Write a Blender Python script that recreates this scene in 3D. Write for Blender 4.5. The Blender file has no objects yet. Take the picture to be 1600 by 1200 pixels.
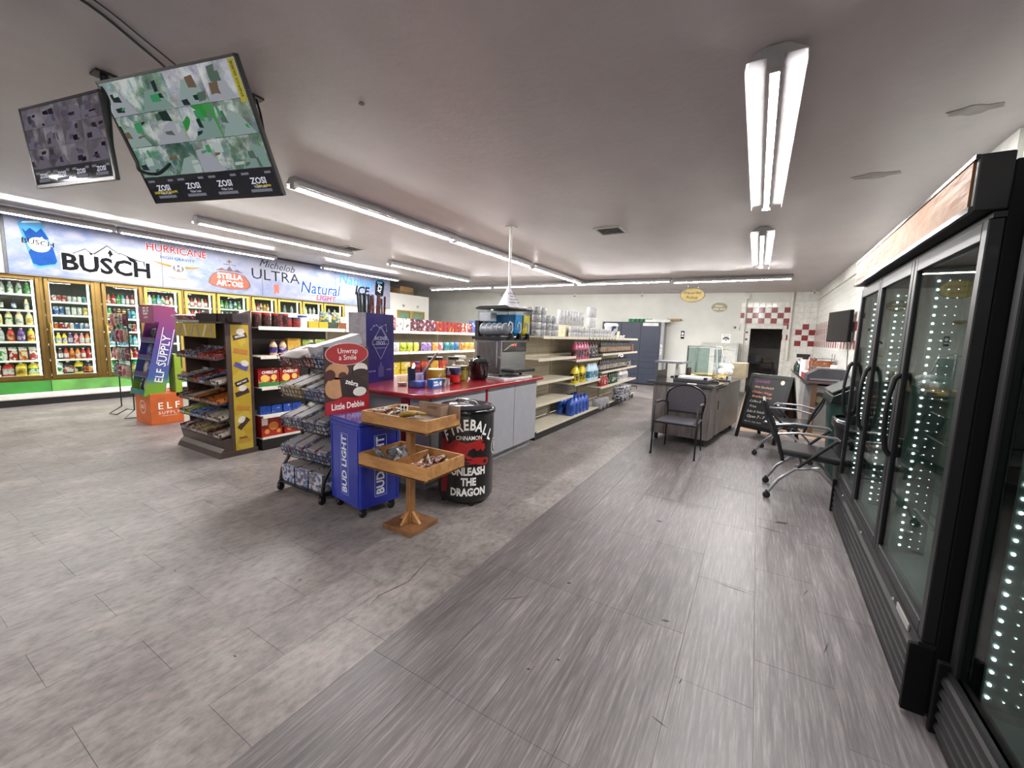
import bpy, math, random
from mathutils import Vector, Matrix
from math import sin, cos, pi, radians
R = random.Random(7)
SC = bpy.context.scene
COL = SC.collection
# ------------------------------------------------------------------ camera, world, exposure
PITCH, ROLL, YAW = radians(6.82086), radians(1.76624), radians(30.39916)
_fw = Vector((-sin(YAW)*cos(PITCH), cos(YAW)*cos(PITCH), -sin(PITCH)))
_rt = Vector((cos(YAW), sin(YAW), 0)); _up = _rt.cross(_fw)
_r2 = _rt*cos(ROLL)+_up*sin(ROLL); _u2 = -_rt*sin(ROLL)+_up*cos(ROLL)
cam = bpy.data.cameras.new('camera'); camo = bpy.data.objects.new('camera', cam); COL.objects.link(camo)
mw = Matrix((_r2, _u2, -_fw)).transposed().to_4x4(); mw.translation = Vector((0, 0, 1.475))
camo.matrix_world = mw
cam.sensor_width = 36; cam.lens = 645.092/1600*36; cam.clip_start = .03; cam.clip_end = 100
SC.camera = camo
w = bpy.data.worlds.new('world'); SC.world = w; w.use_nodes = True
w.node_tree.nodes['Background'].inputs[0].default_value = (.6, .65, .75, 1)
w.node_tree.nodes['Background'].inputs[1].default_value = .15
SC.view_settings.view_transform = 'Standard'; SC.view_settings.look = 'None'
SC.view_settings.gamma = 1; SC.view_settings.use_curve_mapping = False
SC.view_settings.exposure = 1.76
TUBE = 98.0          # emission of the fluorescent tubes
COOLER_LED = 2.6    # emission of the walk-in cooler's light strips
FRIDGE_LED = 6.0   # emission of the upright coolers' diodes

# ------------------------------------------------------------------ materials
def lin(h):
    h = h.lstrip('#')
    o = []
    for i in (0, 2, 4):
        c = int(h[i:i+2], 16)/255
        o.append(c/12.92 if c <= .04045 else ((c+.055)/1.055)**2.4)
    return (*o, 1)
_mc = {}
class NT:
    def __init__(s, name):
        s.m = bpy.data.materials.new(name); s.m.use_nodes = True
        s.t = s.m.node_tree; s.t.nodes.clear()
        s.out = s.n('ShaderNodeOutputMaterial')
    def n(s, typ, **k):
        nd = s.t.nodes.new(typ)
        for a, b in k.items(): setattr(nd, a, b)
        return nd
    def l(s, a, b): s.t.links.new(a, b)
    def bsdf(s, rough=.5, metal=0, spec=.5, coat=0):
        b = s.n('ShaderNodeBsdfPrincipled')
        b.inputs['Roughness'].default_value = rough; b.inputs['Metallic'].default_value = metal
        b.inputs['Specular IOR Level'].default_value = spec; b.inputs['Coat Weight'].default_value = coat
        b.inputs['Coat Roughness'].default_value = .08
        s.l(b.outputs[0], s.out.inputs[0]); return b
    def ramp(s, fac, stops, interp='LINEAR'):
        r = s.n('ShaderNodeValToRGB'); r.color_ramp.interpolation = interp
        e = r.color_ramp.elements
        while len(e) < len(stops): e.new(.5)
        for i, (p, c) in enumerate(stops):
            e[i].position = p; e[i].color = lin(c) if isinstance(c, str) else (c, c, c, 1)
        s.l(fac, r.inputs[0]); return r.outputs[0]
    def noise(s, scale, detail=3, vec=None, rough=.55):
        n = s.n('ShaderNodeTexNoise'); n.inputs['Scale'].default_value = scale; n.inputs['Detail'].default_value = detail
        n.inputs['Roughness'].default_value = rough
        if vec is not None: s.l(vec, n.inputs['Vector'])
        return n.outputs['Fac']
    def pos(s, sc=(1, 1, 1), src='pos'):
        if src == 'pos': v = s.n('ShaderNodeNewGeometry').outputs['Position']
        elif src == 'gen': v = s.n('ShaderNodeTexCoord').outputs['Generated']
        else: v = s.n('ShaderNodeTexCoord').outputs['Object']
        m = s.n('ShaderNodeMapping'); m.inputs['Scale'].default_value = sc
        s.l(v, m.inputs[0]); return m.outputs[0]
    def mix(s, fac, a, b, mode='MIX'):
        m = s.n('ShaderNodeMix', data_type='RGBA', blend_type=mode)
        for i, x in ((6, a), (7, b)):
            if isinstance(x, str): m.inputs[i].default_value = lin(x)
            else: s.l(x, m.inputs[i])
        if isinstance(fac, (int, float)): m.inputs[0].default_value = fac
        else: s.l(fac, m.inputs[0])
        return m.outputs[2]
    def bump(s, b, h, strength=.2, dist=.01):
        n = s.n('ShaderNodeBump'); n.inputs['Strength'].default_value = strength; n.inputs['Distance'].default_value = dist
        s.l(h, n.inputs['Height']); s.l(n.outputs[0], b.inputs['Normal'])
    def rnd(s): return s.n('ShaderNodeObjectInfo').outputs['Random']

def M(col, rough=.5, metal=0, coat=0, var=.12, sc=9, spec=.5):
    """painted or moulded surface with a slight procedural mottling"""
    k = ('M', col, rough, metal, coat, var, sc, spec)
    if k in _mc: return _mc[k]
    t = NT('paint'); b = t.bsdf(rough, metal, spec, coat)
    c = lin(col); lo = [x*(1-var) for x in c[:3]]; hi = [min(1, x*(1+var)) for x in c[:3]]
    r = t.n('ShaderNodeValToRGB'); r.color_ramp.elements[0].color = (*lo, 1); r.color_ramp.elements[1].color = (*hi, 1)
    r.color_ramp.elements[0].position = .3; r.color_ramp.elements[1].position = .7
    t.l(t.noise(sc, 2, t.pos()), r.inputs[0]); t.l(r.outputs[0], b.inputs['Base Color'])
    _mc[k] = t.m; return t.m
def PK(a, b_, c, sc=14, rough=.35, split=(.47, .6), name='print'):
    """printed packaging: patches of three inks, shifted from one object to the next"""
    k = ('PK', a, b_, c, sc, rough, split)
    if k in _mc: return _mc[k]
    t = NT(name); b = t.bsdf(rough, 0, .5, .1)
    v = t.n('ShaderNodeVectorMath', operation='ADD'); t.l(t.pos((1, 1, 1), 'obj'), v.inputs[0])
    sclr = t.n('ShaderNodeMath', operation='MULTIPLY'); sclr.inputs[1].default_value = 31.0; t.l(t.rnd(), sclr.inputs[0])
    t.l(sclr.outputs[0], v.inputs[1])
    f = t.noise(sc, 2.5, v.outputs[0], .6)
    rp = t.ramp(f, [(0, a), (split[0], b_), (split[1], c)], 'CONSTANT')
    for e in rp.node.color_ramp.elements: e.color = [v*.62 for v in e.color[:3]]+[1]     # matte board and film inks
    t.l(rp, b.inputs['Base Color'])
    _mc[k] = t.m; return t.m
def EM(col, s, name='light'):
    k = ('E', col, s)
    if k in _mc: return _mc[k]
    t = NT(name); e = t.n('ShaderNodeEmission'); e.inputs[0].default_value = lin(col); e.inputs[1].default_value = s
    t.l(e.outputs[0], t.out.inputs[0]); _mc[k] = t.m; return t.m
def GL(tint='#ffffff', refl=.5, rough=.0, name='clear_glass'):
    """thin clear sheet: see-through, with an angle-dependent mirror reflection"""
    k = ('G', tint, refl, rough)
    if k in _mc: return _mc[k]
    t = NT(name); a = t.n('ShaderNodeBsdfTransparent'); a.inputs[0].default_value = lin(tint)
    g = t.n('ShaderNodeBsdfGlossy'); g.inputs['Roughness'].default_value = rough
    f = t.n('ShaderNodeLayerWeight'); f.inputs['Blend'].default_value = .5
    pw = t.n('ShaderNodeMath', operation='POWER'); pw.inputs[1].default_value = 4.5; t.l(f.outputs['Facing'], pw.inputs[0])
    mu = t.n('ShaderNodeMath', operation='MULTIPLY_ADD'); mu.inputs[1].default_value = refl*1.6; mu.inputs[2].default_value = refl*.08; t.l(pw.outputs[0], mu.inputs[0]); mu.use_clamp = True
    m = t.n('ShaderNodeMixShader'); t.l(mu.outputs[0], m.inputs[0]); t.l(a.outputs[0], m.inputs[1]); t.l(g.outputs[0], m.inputs[2])
    t.l(m.outputs[0], t.out.inputs[0]); _mc[k] = t.m; return t.m
def wood(a, b_, sc=(2, 22, 22), rough=.55, src='obj'):
    k = ('W', a, b_, sc, src)
    if k in _mc: return _mc[k]
    t = NT('wood_grain'); b = t.bsdf(rough)
    f = t.noise(1.6, 5, t.pos(sc, src), .6)
    t.l(t.ramp(f, [(.3, a), (.7, b_)]), b.inputs['Base Color']); t.bump(b, f, .15)
    _mc[k] = t.m; return t.m

# ------------------------------------------------------------------ mesh building
class MB:
    def __init__(s): s.v = []; s.f = []; s.mi = []; s.sm = []; s.m = 0; s.smooth = False; s.X = None
    def add(s, vs, fs):
        b = len(s.v)
        for p in vs:
            p = Vector(p); s.v.append(s.X @ p if s.X is not None else p)
        for f in fs: s.f.append([b+i for i in f]); s.mi.append(s.m); s.sm.append(s.smooth)
        return s
    def box(s, x0, x1, y0, y1, z0, z1, taper=0):
        q = taper
        sm = s.smooth; s.smooth = False
        s.add([(x0, y0, z0), (x1, y0, z0), (x1, y1, z0), (x0, y1, z0), (x0+q, y0+q, z1), (x1-q, y0+q, z1), (x1-q, y1-q, z1), (x0+q, y1-q, z1)],
              [(0, 3, 2, 1), (4, 5, 6, 7), (0, 1, 5, 4), (1, 2, 6, 5), (2, 3, 7, 6), (3, 0, 4, 7)])
        s.smooth = sm; return s
    def cb(s, c, sz): return s.box(c[0]-sz[0]/2, c[0]+sz[0]/2, c[1]-sz[1]/2, c[1]+sz[1]/2, c[2]-sz[2]/2, c[2]+sz[2]/2)
    def prism(s, poly, a, b, ax='y'):
        """extrude a 2-D outline; ax y: (x,z) outline from y=a to b; ax x: (y,z); ax z: (x,y)"""
        f = {'y': lambda p, d: (p[0], d, p[1]), 'x': lambda p, d: (d, p[0], p[1]), 'z': lambda p, d: (p[0], p[1], d)}[ax]
        n = len(poly)
        A = sum(poly[i][0]*poly[(i+1) % n][1]-poly[(i+1) % n][0]*poly[i][1] for i in range(n))
        if (A < 0) != (ax == 'y'): poly = poly[::-1]
        if b < a: a, b = b, a
        vs = [f(p, a) for p in poly]+[f(p, b) for p in poly]
        fs = [tuple(range(n))[::-1], tuple(range(n, 2*n))]+[(i, (i+1) % n, n+(i+1) % n, n+i) for i in range(n)]
        return s.add(vs, fs)
    def rings(s, rings, caps=True):
        n = len(rings[0]); vs = [p for r in rings for p in r]; fs = []
        for k in range(len(rings)-1):
            for i in range(n): fs.append((k*n+i, k*n+(i+1) % n, (k+1)*n+(i+1) % n, (k+1)*n+i))
        s.add(vs, fs)
        if caps:
            sm = s.smooth; s.smooth = False
            s.add(rings[0], [tuple(range(n))[::-1]]); s.add(rings[-1], [tuple(range(n))]); s.smooth = sm
        return s
    def lathe(s, prof, n=12, c=(0, 0, 0), sq=0, caps=True, ax='z', sy=1):
        """prof [(r,z)]; sq>0 squares the section off"""
        rs = []
        for r, z in prof:
            ring = []
            for i in range(n):
                a = 2*pi*(i+.5)/n; ca, sa = cos(a), sin(a)
                k = r
                if sq: k = r/((abs(ca)**(2+sq)+abs(sa)**(2+sq))**(1/(2+sq)))
                x, y = ca*k, sa*k*sy
                p = (x, y, z) if ax == 'z' else ((z, x, y) if ax == 'x' else (y, z, x))
                ring.append((p[0]+c[0], p[1]+c[1], p[2]+c[2]))
            rs.append(ring)
        sm = s.smooth; s.smooth = True; s.rings(rs, caps); s.smooth = sm; return s
    def cyl(s, p0, p1, r0, r1=None, n=10, caps=True): return s.tube([p0, p1], [r0, r0 if r1 is None else r1], n, caps)
    def tube(s, pts, r, n=8, caps=True, flat=1):
        pts = [Vector(p) for p in pts]; rs = []; u = None
        for i, p in enumerate(pts):
            d = (pts[min(i+1, len(pts)-1)]-pts[max(i-1, 0)]).normalized()
            if u is None:
                u = Vector((0, 0, 1)) if abs(d.z) < .9 else Vector((1, 0, 0))
            u = (u-d*u.dot(d)); u = u.normalized() if u.length > 1e-5 else d.orthogonal().normalized()
            v = d.cross(u); rr = r[i] if isinstance(r, (list, tuple)) else r
            rs.append([p+u*cos(2*pi*(k+.5)/n)*rr*flat+v*sin(2*pi*(k+.5)/n)*rr for k in range(n)])
        sm = s.smooth; s.smooth = True; s.rings(rs, caps); s.smooth = sm; return s
    def ball(s, c, r, n=10, m=6):
        r = r if isinstance(r, (list, tuple)) else (r, r, r); rs = []
        for j in range(m+1):
            t = pi*j/m; q = max(sin(t), .02)
            rs.append([(c[0]+r[0]*q*cos(2*pi*i/n), c[1]+r[1]*q*sin(2*pi*i/n), c[2]-r[2]*cos(t)) for i in range(n)])
        sm = s.smooth; s.smooth = True; s.rings(rs); s.smooth = sm; return s
    def quad(s, a, b, c, d): return s.add([a, b, c, d], [(0, 1, 2, 3)])
    def mesh(s, name, mats):
        me = bpy.data.meshes.new(name); me.from_pydata([tuple(p) for p in s.v], [], s.f)
        for m in (mats if isinstance(mats, (list, tuple)) else [mats]): me.materials.append(m)
        me.polygons.foreach_set('material_index', s.mi); me.polygons.foreach_set('use_smooth', s.sm); me.update(); return me
    def build(s, name, mats, parent=None, loc=None, rz=0, bevel=0, seg=2):
        o = bpy.data.objects.new(name, s.mesh(name, mats)); COL.objects.link(o)
        if parent is not None: o.parent = parent
        if loc is not None: o.location = loc
        if rz: o.rotation_euler = (0, 0, rz)
        if bevel:
            b = o.modifiers.new('bevel', 'BEVEL'); b.width = bevel; b.segments = seg; b.limit_method = 'ANGLE'; b.angle_limit = radians(40)
        return o
def B(x0, x1, y0, y1, z0, z1): return MB().box(x0, x1, y0, y1, z0, z1)
def bowl_arc(c, r, a0, a1, n, ax='z'):
    o = []
    for i in range(n+1):
        a = a0+(a1-a0)*i/n
        p = (cos(a)*r, sin(a)*r)
        o.append((c[0]+p[0], c[1]+p[1]))
    return o
def tag(o, label, cat, group=None, kind=None):
    if label: o['label'] = label
    if cat: o['category'] = cat
    if group: o['group'] = group
    if kind: o['kind'] = kind
    return o
def thing(name, label, cat, loc=(0, 0, 0), rz=0, group=None):
    o = bpy.data.objects.new(name, None); COL.objects.link(o); o.location = loc; o.rotation_euler = (0, 0, rz)
    o.empty_display_size = .1
    return tag(o, label, cat, group)
def copy_tree(o, parent=None):
    kids = {}
    def walk(a, p):
        c = a.copy(); COL.objects.link(c); c.parent = p
        for ch in a.children: walk(ch, c)
        return c
    return walk(o, parent)
def struct(o): o['kind'] = 'structure'; return o
# planes for lettering and flat prints: origin, right, up
def plane(o, right, up):
    r = Vector(right).normalized(); u = Vector(up).normalized(); n = r.cross(u)
    m = Matrix((r, u, n)).transposed().to_4x4(); m.translation = Vector(o); return m
PX = lambda x, y=0, z=0: plane((x, y, z), (0, 1, 0), (0, 0, 1))      # on a face that looks to +x
PNY = lambda y, x=0, z=0: plane((x, y, z), (1, 0, 0), (0, 0, 1))     # on a face that looks to -y
def txt(s, size, mat, parent, P, x=0, y=0, d=.002, bold=0, sx=1, rot=0, shear=0, align='CENTER', name='lettering', space=1):
    c = bpy.data.curves.new(name, 'FONT'); c.body = s; c.size = size; c.align_x = align; c.align_y = 'CENTER'
    c.offset = bold*size; c.shear = shear; c.space_character = space; c.resolution_u = 2
    tmp = bpy.data.objects.new(name, c); me = bpy.data.meshes.new_from_object(tmp); bpy.data.objects.remove(tmp); bpy.data.curves.remove(c)
    me.name = name; me.materials.clear(); me.materials.append(mat); o = bpy.data.objects.new(name, me); COL.objects.link(o); o.parent = parent
    o.matrix_local = P @ Matrix.Translation((x, y, d)) @ Matrix.Rotation(rot, 4, 'Z') @ Matrix.Diagonal((sx, 1, 1, 1))
    return o
def flat(polys, mat, parent, P, d=.001, name='printed_shape', th=.0006):
    """flat print: outlines in plane coordinates, a hair proud of the surface"""
    mb = MB(); mb.X = P
    for poly in polys: mb.prism(poly, d, d+th, 'z')
    return mb.build(name, mat, parent)
def ell(cx, cy, a, b, n=28, a0=0, a1=2*pi):
    return [(cx+a*cos(a0+(a1-a0)*i/n), cy+b*sin(a0+(a1-a0)*i/n)) for i in range(n if a1-a0 > 6.2 else n+1)]
def rect(x0, x1, y0, y1): return [(x0, y0), (x1, y0), (x1, y1), (x0, y1)]

WHITE = M('#e9e7e2', .5); BLACK = M('#101011', .45); CHROME = M('#c9c9cc', .2, 1, var=.03); STEEL = M('#9b9c9e', .35, 1, var=.08)
DKMETAL = M('#1b1b1d', .4, .3); CREAM = M('#ded8c6', .45); BEIGE = M('#b9ae98', .5)
INKW = M('#f2f1ee', .6, var=.02); INKK = M('#121216', .7, var=.02, spec=.1)
ORD = ['first', 'second', 'third', 'fourth', 'fifth', 'sixth', 'seventh', 'eighth', 'ninth', 'tenth']
# ------------------------------------------------------------------ the room
BW = 13.9; RW = 1.34; LW = -13.2; FW = -5.0; CX = -10.75   # back, right, left, front walls; face of the walk-in cooler
def cz(x):
    pts = [(-13.3, 3.27), (-10.75, 3.235), (-8, 2.98), (-4.3, 2.93), (1.5, 2.865)]
    for (a, za), (b, zb) in zip(pts, pts[1:]):
        if x <= b: return za+(zb-za)*(x-a)/(b-a)
    return 2.865
def wall_mat(c1, c2, bump=.1):
    t = NT('wall_paint'); b = t.bsdf(.6)
    t.l(t.ramp(t.noise(1.3, 5, t.pos()), [(.3, c1), (.7, c2)]), b.inputs['Base Color']); t.bump(b, t.noise(45, 2, t.pos()), bump, .004); return t.m
# ceiling: painted plaster with cloudy patches
t = NT('ceiling_plaster'); b = t.bsdf(.42, spec=.35)
n1 = t.noise(.55, 6, t.pos((1, .6, 1)), .6)
t.l(t.ramp(n1, [(.3, '#a89fa3'), (.55, '#b9b2b4'), (.75, '#c6c1c0')]), b.inputs['Base Color']); t.bump(b, t.noise(14, 5, t.pos()), .18, .01)
xs = [-13.3, -10.75, -10.3, -9.85, -9.4, -8.7, -8, -6, -4.3, -1.5, 1.5]
for a, c in zip(xs, xs[1:]):
    q = MB().add([(a, FW-.1, cz(a)), (c, FW-.1, cz(c)), (c, BW+.1, cz(c)), (a, BW+.1, cz(a)), (a, FW-.1, cz(a)+.1), (c, FW-.1, cz(c)+.1), (c, BW+.1, cz(c)+.1), (a, BW+.1, cz(a)+.1)],
           [(0, 3, 2, 1), (4, 5, 6, 7), (0, 1, 5, 4), (2, 3, 7, 6), (0, 4, 7, 3), (1, 2, 6, 5)])
    ceiling = struct(q.build('ceiling', t.m))
stain = NT('ceiling_stain'); sb = stain.bsdf(.5); stain.l(stain.ramp(stain.noise(9, 3, stain.pos()), [(.3, '#77706f'), (.7, '#968f8d')]), sb.inputs['Base Color'])
for (x, y, a, c2) in ((.72, 4.6, .16, .07), (.98, 3.6, .12, .06)):
    m2 = MB(); m2.prism([(x+a*cos(i*.4)*(1+.2*sin(i*2.3)), y+c2*sin(i*.4)*(1+.25*cos(i*1.7))) for i in range(16)], cz(x)-.0035, cz(x)-.001, 'z')
    m2.build('damp_stain', stain.m, ceiling)
m2 = MB(); m2.lathe([(.016, 0), (.02, -.004)], 10, (-2.3, 1.92, cz(-2.3))); m2.build('drill_hole', BLACK, ceiling)
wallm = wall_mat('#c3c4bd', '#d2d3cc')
DX0, DX1, DZ = -.2, .59, 1.86
mb = MB()
mb.box(LW-.1, DX0, BW, BW+.12, 0, 3.4); mb.box(DX1, RW+.12, BW, BW+.12, 0, 3.0); mb.box(DX0, DX1, BW, BW+.12, DZ, 3.0)
wall_back = struct(mb.build('wall_back', wallm))
wall_right = struct(B(RW, RW+.12, FW, BW, 0, 3.0).build('wall_right', wallm))
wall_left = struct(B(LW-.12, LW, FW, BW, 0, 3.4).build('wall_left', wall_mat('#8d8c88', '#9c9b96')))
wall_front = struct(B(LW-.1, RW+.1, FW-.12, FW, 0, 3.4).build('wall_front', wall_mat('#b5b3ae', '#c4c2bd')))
# dark back room seen through the doorway
for q in ((DX0-.6, DX1+.6, BW+2.2, BW+2.3, 0, 2.6), (DX0-.7, DX0-.6, BW+.12, BW+2.3, 0, 2.6), (DX1+.6, DX1+.7, BW+.12, BW+2.3, 0, 2.6), (DX0-.7, DX1+.7, BW+.12, BW+2.3, 2.5, 2.6), (DX0-.7, DX1+.7, BW+.12, BW+2.3, -.06, 0)):
    struct(B(*q).build('wall_store_room', M('#8a8784', .7)))

mb = MB()
mb.box(DX0-.1, DX0, BW-.02, BW+.12, 0, DZ+.1); mb.box(DX1, DX1+.08, BW-.02, BW+.12, 0, DZ+.1); mb.box(DX0, DX1, BW-.02, BW+.12, DZ, DZ+.1)
door1 = struct(mb.build('door_1', M('#cfcdc6', .5)))
# floor: stone-look tiles to the left, grey wood-look planks to the right, tan tiles in the kitchen corner
def floor_mat(kind):
    t = NT('vinyl_'+kind); b = t.bsdf(.38, spec=.4)
    if kind == 'stone':
        f = t.noise(2.6, 8, t.pos((1, .8, 1)), .68); f2 = t.noise(26, 4, t.pos((1, .5, 1)), .7)
        c = t.ramp(f, [(.3, '#968d8b'), (.5, '#afa7a4'), (.68, '#c8c1bd')]); c2 = t.ramp(f2, [(.36, '#4a4442'), (.47, '#808080'), (.62, '#a4a09e')])
        c = t.mix(.55, c, c2, 'OVERLAY')
    elif kind == 'plank':
        f = t.noise(1.7, 6, t.pos((9, .55, 1)), .68); f2 = t.noise(2.2, 8, t.pos((40, 1.6, 1)), .75); f3 = t.noise(1.5, 4, t.pos((1.2, 1.2, 1)), .7)
        c = t.ramp(f, [(.28, '#847e7f'), (.5, '#979192'), (.72, '#a9a4a5')]); c2 = t.ramp(f2, [(.36, '#3d3634'), (.5, '#7e7e7e'), (.64, '#d8d4d2')])
        c = t.mix(.55, c, c2, 'OVERLAY'); c = t.mix(.25, c, t.ramp(f3, [(.35, '#4a4442'), (.6, '#888684')]), 'OVERLAY')
    else:
        f = t.noise(2, 5, t.pos((5, 1.2, 1)), .6); c = t.ramp(f, [(.3, '#a88b6c'), (.7, '#c4a888')])
    r = t.ramp(t.rnd(), [(0, '#757575'), (1, '#8b8b8b')])
    c = t.mix(.6, c, r, 'OVERLAY')
    if kind != 'tan':       # scuffs and worn dirt
        sp = t.noise(5.5, 9, t.pos((1.6, .8, 1)), .78)
        c = t.mix(t.ramp(sp, [(.63, 0.), (.72, .6)]), c, '#3b3431')
    t.l(c, b.inputs['Base Color'])
    rr = t.n('ShaderNodeMapRange'); rr.inputs[3].default_value = .3; rr.inputs[4].default_value = .52; t.l(f, rr.inputs[0]); t.l(rr.outputs[0], b.inputs['Roughness'])
    t.bump(b, f, .08, .003); return t.m
FS, FP, FT = floor_mat('stone'), floor_mat('plank'), floor_mat('tan')
floor = struct(B(LW, RW, FW, BW, -.12, -.002).build('floor', M('#5c5553', .8)))
def tile_mesh(w_, l_, mat, name):
    g = .0004; c = .0006
    mb = MB()
    mb.add([(g, g, -.004), (w_-g, g, -.004), (w_-g, l_-g, -.004), (g, l_-g, -.004), (g+c, g+c, 0), (w_-g-c, g+c, 0), (w_-g-c, l_-g-c, 0), (g+c, l_-g-c, 0)],
           [(4, 5, 6, 7), (0, 1, 5, 4), (1, 2, 6, 5), (2, 3, 7, 6), (3, 0, 4, 7)])
    return mb.mesh(name, mat)
SEAM = -1.41; TW = .315
rest = {}
def place(me, name, x, y, w_, l_, near):
    if near:
        o = bpy.data.objects.new(name, me); COL.objects.link(o); o.location = (x, y, 0); o.parent = floor
    else: rest.setdefault(name, []).append((x, y, w_, l_))
tiles = []
ms = tile_mesh(TW, .61, FS, 'floor_tile'); mp = tile_mesh(.305, .91, FP, 'floor_plank'); mt = tile_mesh(.3, .3, FT, 'kitchen_tile')
for i in range(30):
    x = SEAM-(i+1)*TW; off = .365+(.305 if i % 2 == 0 else 0)
    for j in range(-9, 23):
        tiles.append((ms, 'floor_tile', x, off+j*.61, TW, .61))
for i in range(9):
    x = SEAM+i*.305; off = 1.21-(.305 if i in (4, 6) else 0)
    for j in range(-7, 15):
        y = off+j*.91
        if x > -.2 and y > 7.0: continue
        tiles.append((mp, 'floor_plank', x, y, .305, .91))
for i in range(5):
    for j in range(20): tiles.append((mt, 'kitchen_tile', -.19+i*.3, 7.79+j*.3, .3, .3))
def infront(a):
    x, y = a[2]+a[4]/2, a[3]+a[5]/2
    d = Vector((x, y, -1.475)); z = d.dot(_fw)
    if z < .2: return 1e9
    u = d.dot(_r2)/z; v = d.dot(_u2)/z
    if abs(u) > 1.32 or abs(v) > .98: return 1e9
    return z
tiles = [(infront(a), a) for a in tiles]; tiles.sort(key=lambda q: q[0])
cnt = {}
for z, a in tiles:
    cnt[a[1]] = cnt.get(a[1], 0)+1
    place(*a, z < 1e8 and cnt[a[1]] <= (200 if a[1] == 'floor_tile' else 95))
for nm, lst in rest.items():
    mb = MB()
    for (x, y, w_, l_) in lst:
        if y+l_ < FW or x+w_ < LW: continue
        g = .0006; mb.quad((x+g, y+g, 0), (x+w_-g, y+g, 0), (x+w_-g, y+l_-g, 0), (x+g, y+l_-g, 0))
    o = mb.build(nm+'_field', {'floor_tile': FS, 'floor_plank': FP, 'kitchen_tile': FT}[nm], floor); o['kind'] = 'stuff'
mb = B(-.52, -.2, 7.3, 13.3, -.003, .0005); mb.build('worn_subfloor_strip', M('#4a4a48', .6, var=.4, sc=5), floor)
# scuffs and a long curved scratch on the vinyl
SCUFF = M('#2c2624', .7)
def scuff(x, y, a, l, w_):
    d = Vector((cos(a), sin(a))); n = Vector((-d.y, d.x)); p = Vector((x, y)); pts = [p-d*l/2, p+n*w_*.5-d*l*.1, p+d*l/2+n*w_*.2, p-n*w_*.4+d*l*.1]
    MB().prism([tuple(v) for v in pts], .0001, .0005, 'z').build('scuff_mark', SCUFF, floor)
for (x, y, a, l, w_) in ((-.29, 2.17, .3, .05, .02), (-.36, 2.1, -.1, .06, .006), (-.85, 2.2, .5, .03, .02), (-.16, 1.8, 1.4, .05, .006), (-.2, 1.55, -.3, .07, .006), (-.66, 1.62, .2, .02, .015), (-.75, 1.5, .4, .02, .012), (-.56, 3.4, .1, .06, .03), (.16, 1.25, 1.2, .09, .012), (.13, 1.42, -.2, .1, .008),
                         (.2, 1.2, -.5, .14, .006), (.3, 3.95, .4, .12, .05), (.22, 3.75, -.2, .2, .012), (-.1, 4.6, -.1, .3, .008), (.0, 2.7, -.1, .2, .006), (-1.05, 1.9, .8, .16, .006), (-2.9, 1.0, .1, .02, .01), (-2.2, 1.35, .7, .02, .012), (-1.9, .85, .2, .02, .01), (.42, 2.4, 1.3, .12, .008), (.38, 2.9, 1.2, .1, .006), (-.3, 1.25, 1.3, .12, .006)):
    scuff(x, y, a, l, w_)
MB().tube([(-1.73, 1.95, .0002), (-1.69, 1.8, .0002), (-1.66, 1.68, .0002), (-1.68, 1.6, .0002), (-1.7, 1.5, .0002), (-1.68, 1.42, .0002)], [.001, .003, .002, .004, .0025, .001], 5, flat=.1).build('scratch_mark', SCUFF, floor)
# walls: white and red glazed tiles of the kitchen corner
tw, th = .15, .15
def wt(mat, ax):
    mb = MB(); d = .006; g = .0025
    if ax == 'y': mb.add([(g, 0, g), (tw-g, 0, g), (tw-g, 0, th-g), (g, 0, th-g), (g+.003, -d, g+.003), (tw-g-.003, -d, g+.003), (tw-g-.003, -d, th-g-.003), (g+.003, -d, th-g-.003)],
                         [(4, 5, 6, 7), (0, 1, 5, 4), (1, 2, 6, 5), (2, 3, 7, 6), (3, 0, 4, 7)])
    else: mb.add([(0, g, g), (0, tw-g, g), (0, tw-g, th-g), (0, g, th-g), (-d, g+.003, g+.003), (-d, tw-g-.003, g+.003), (-d, tw-g-.003, th-g-.003), (-d, g+.003, th-g-.003)],
                 [(4, 7, 6, 5), (0, 4, 5, 1), (1, 5, 6, 2), (2, 6, 7, 3), (3, 7, 4, 0)])
    return mb.mesh('wall_tile', mat)
TWm = M('#d6d6d0', .3, coat=.3); TRm = M('#7e1a20', .3, coat=.3)
wy, ry, wx, rx = wt(TWm, 'y'), wt(TRm, 'y'), wt(TWm, 'x'), wt(TRm, 'x')
red = set()
for k in range(4): red |= {(1+2*k, 15)}          # rows counted from the floor, columns from the left edge at x=-.49
for k in range(4): red |= {(0+2*k, 14)}
for k in range(4): red |= {(1+2*k, 13)}
red |= {(7, 12), (7, 10), (10, 12), (9, 11), (11, 11), (10, 10), (9, 9), (11, 9)}
for c in range(12):
    for r in range(17):
        x, z = -.49+c*.152, .03+r*.152
        if x > DX0-.25 and x < DX1+.08-.02 and z < DZ+.03 and c >= 1 and c <= 6: continue
        if c <= 1 and r < 13 : continue
        o = bpy.data.objects.new('wall_tile', ry if (c, r) in red else wy); COL.objects.link(o)
        o.location = (x, BW, z); o.parent = wall_back
nred = 0
mb = MB()
for c in range(38):
    for r in range(0, 17):
        y, z = BW-.152*(c+1), .03+r*.152
        if 9 <= r <= 12 or (c < 24 and r > 5):
            isred = 9 <= r <= 12 and (c+r) % 2 == 0
            o = bpy.data.objects.new('wall_tile', rx if isred else wx); COL.objects.link(o); o.location = (RW, y, z); o.parent = wall_right
            nred += 1
        else: mb.box(RW-.005, RW, y+.003, y+.149, z+.003, z+.149)
mb.build('wall_tile_field', TWm, wall_right)['kind'] = 'stuff'
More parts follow.
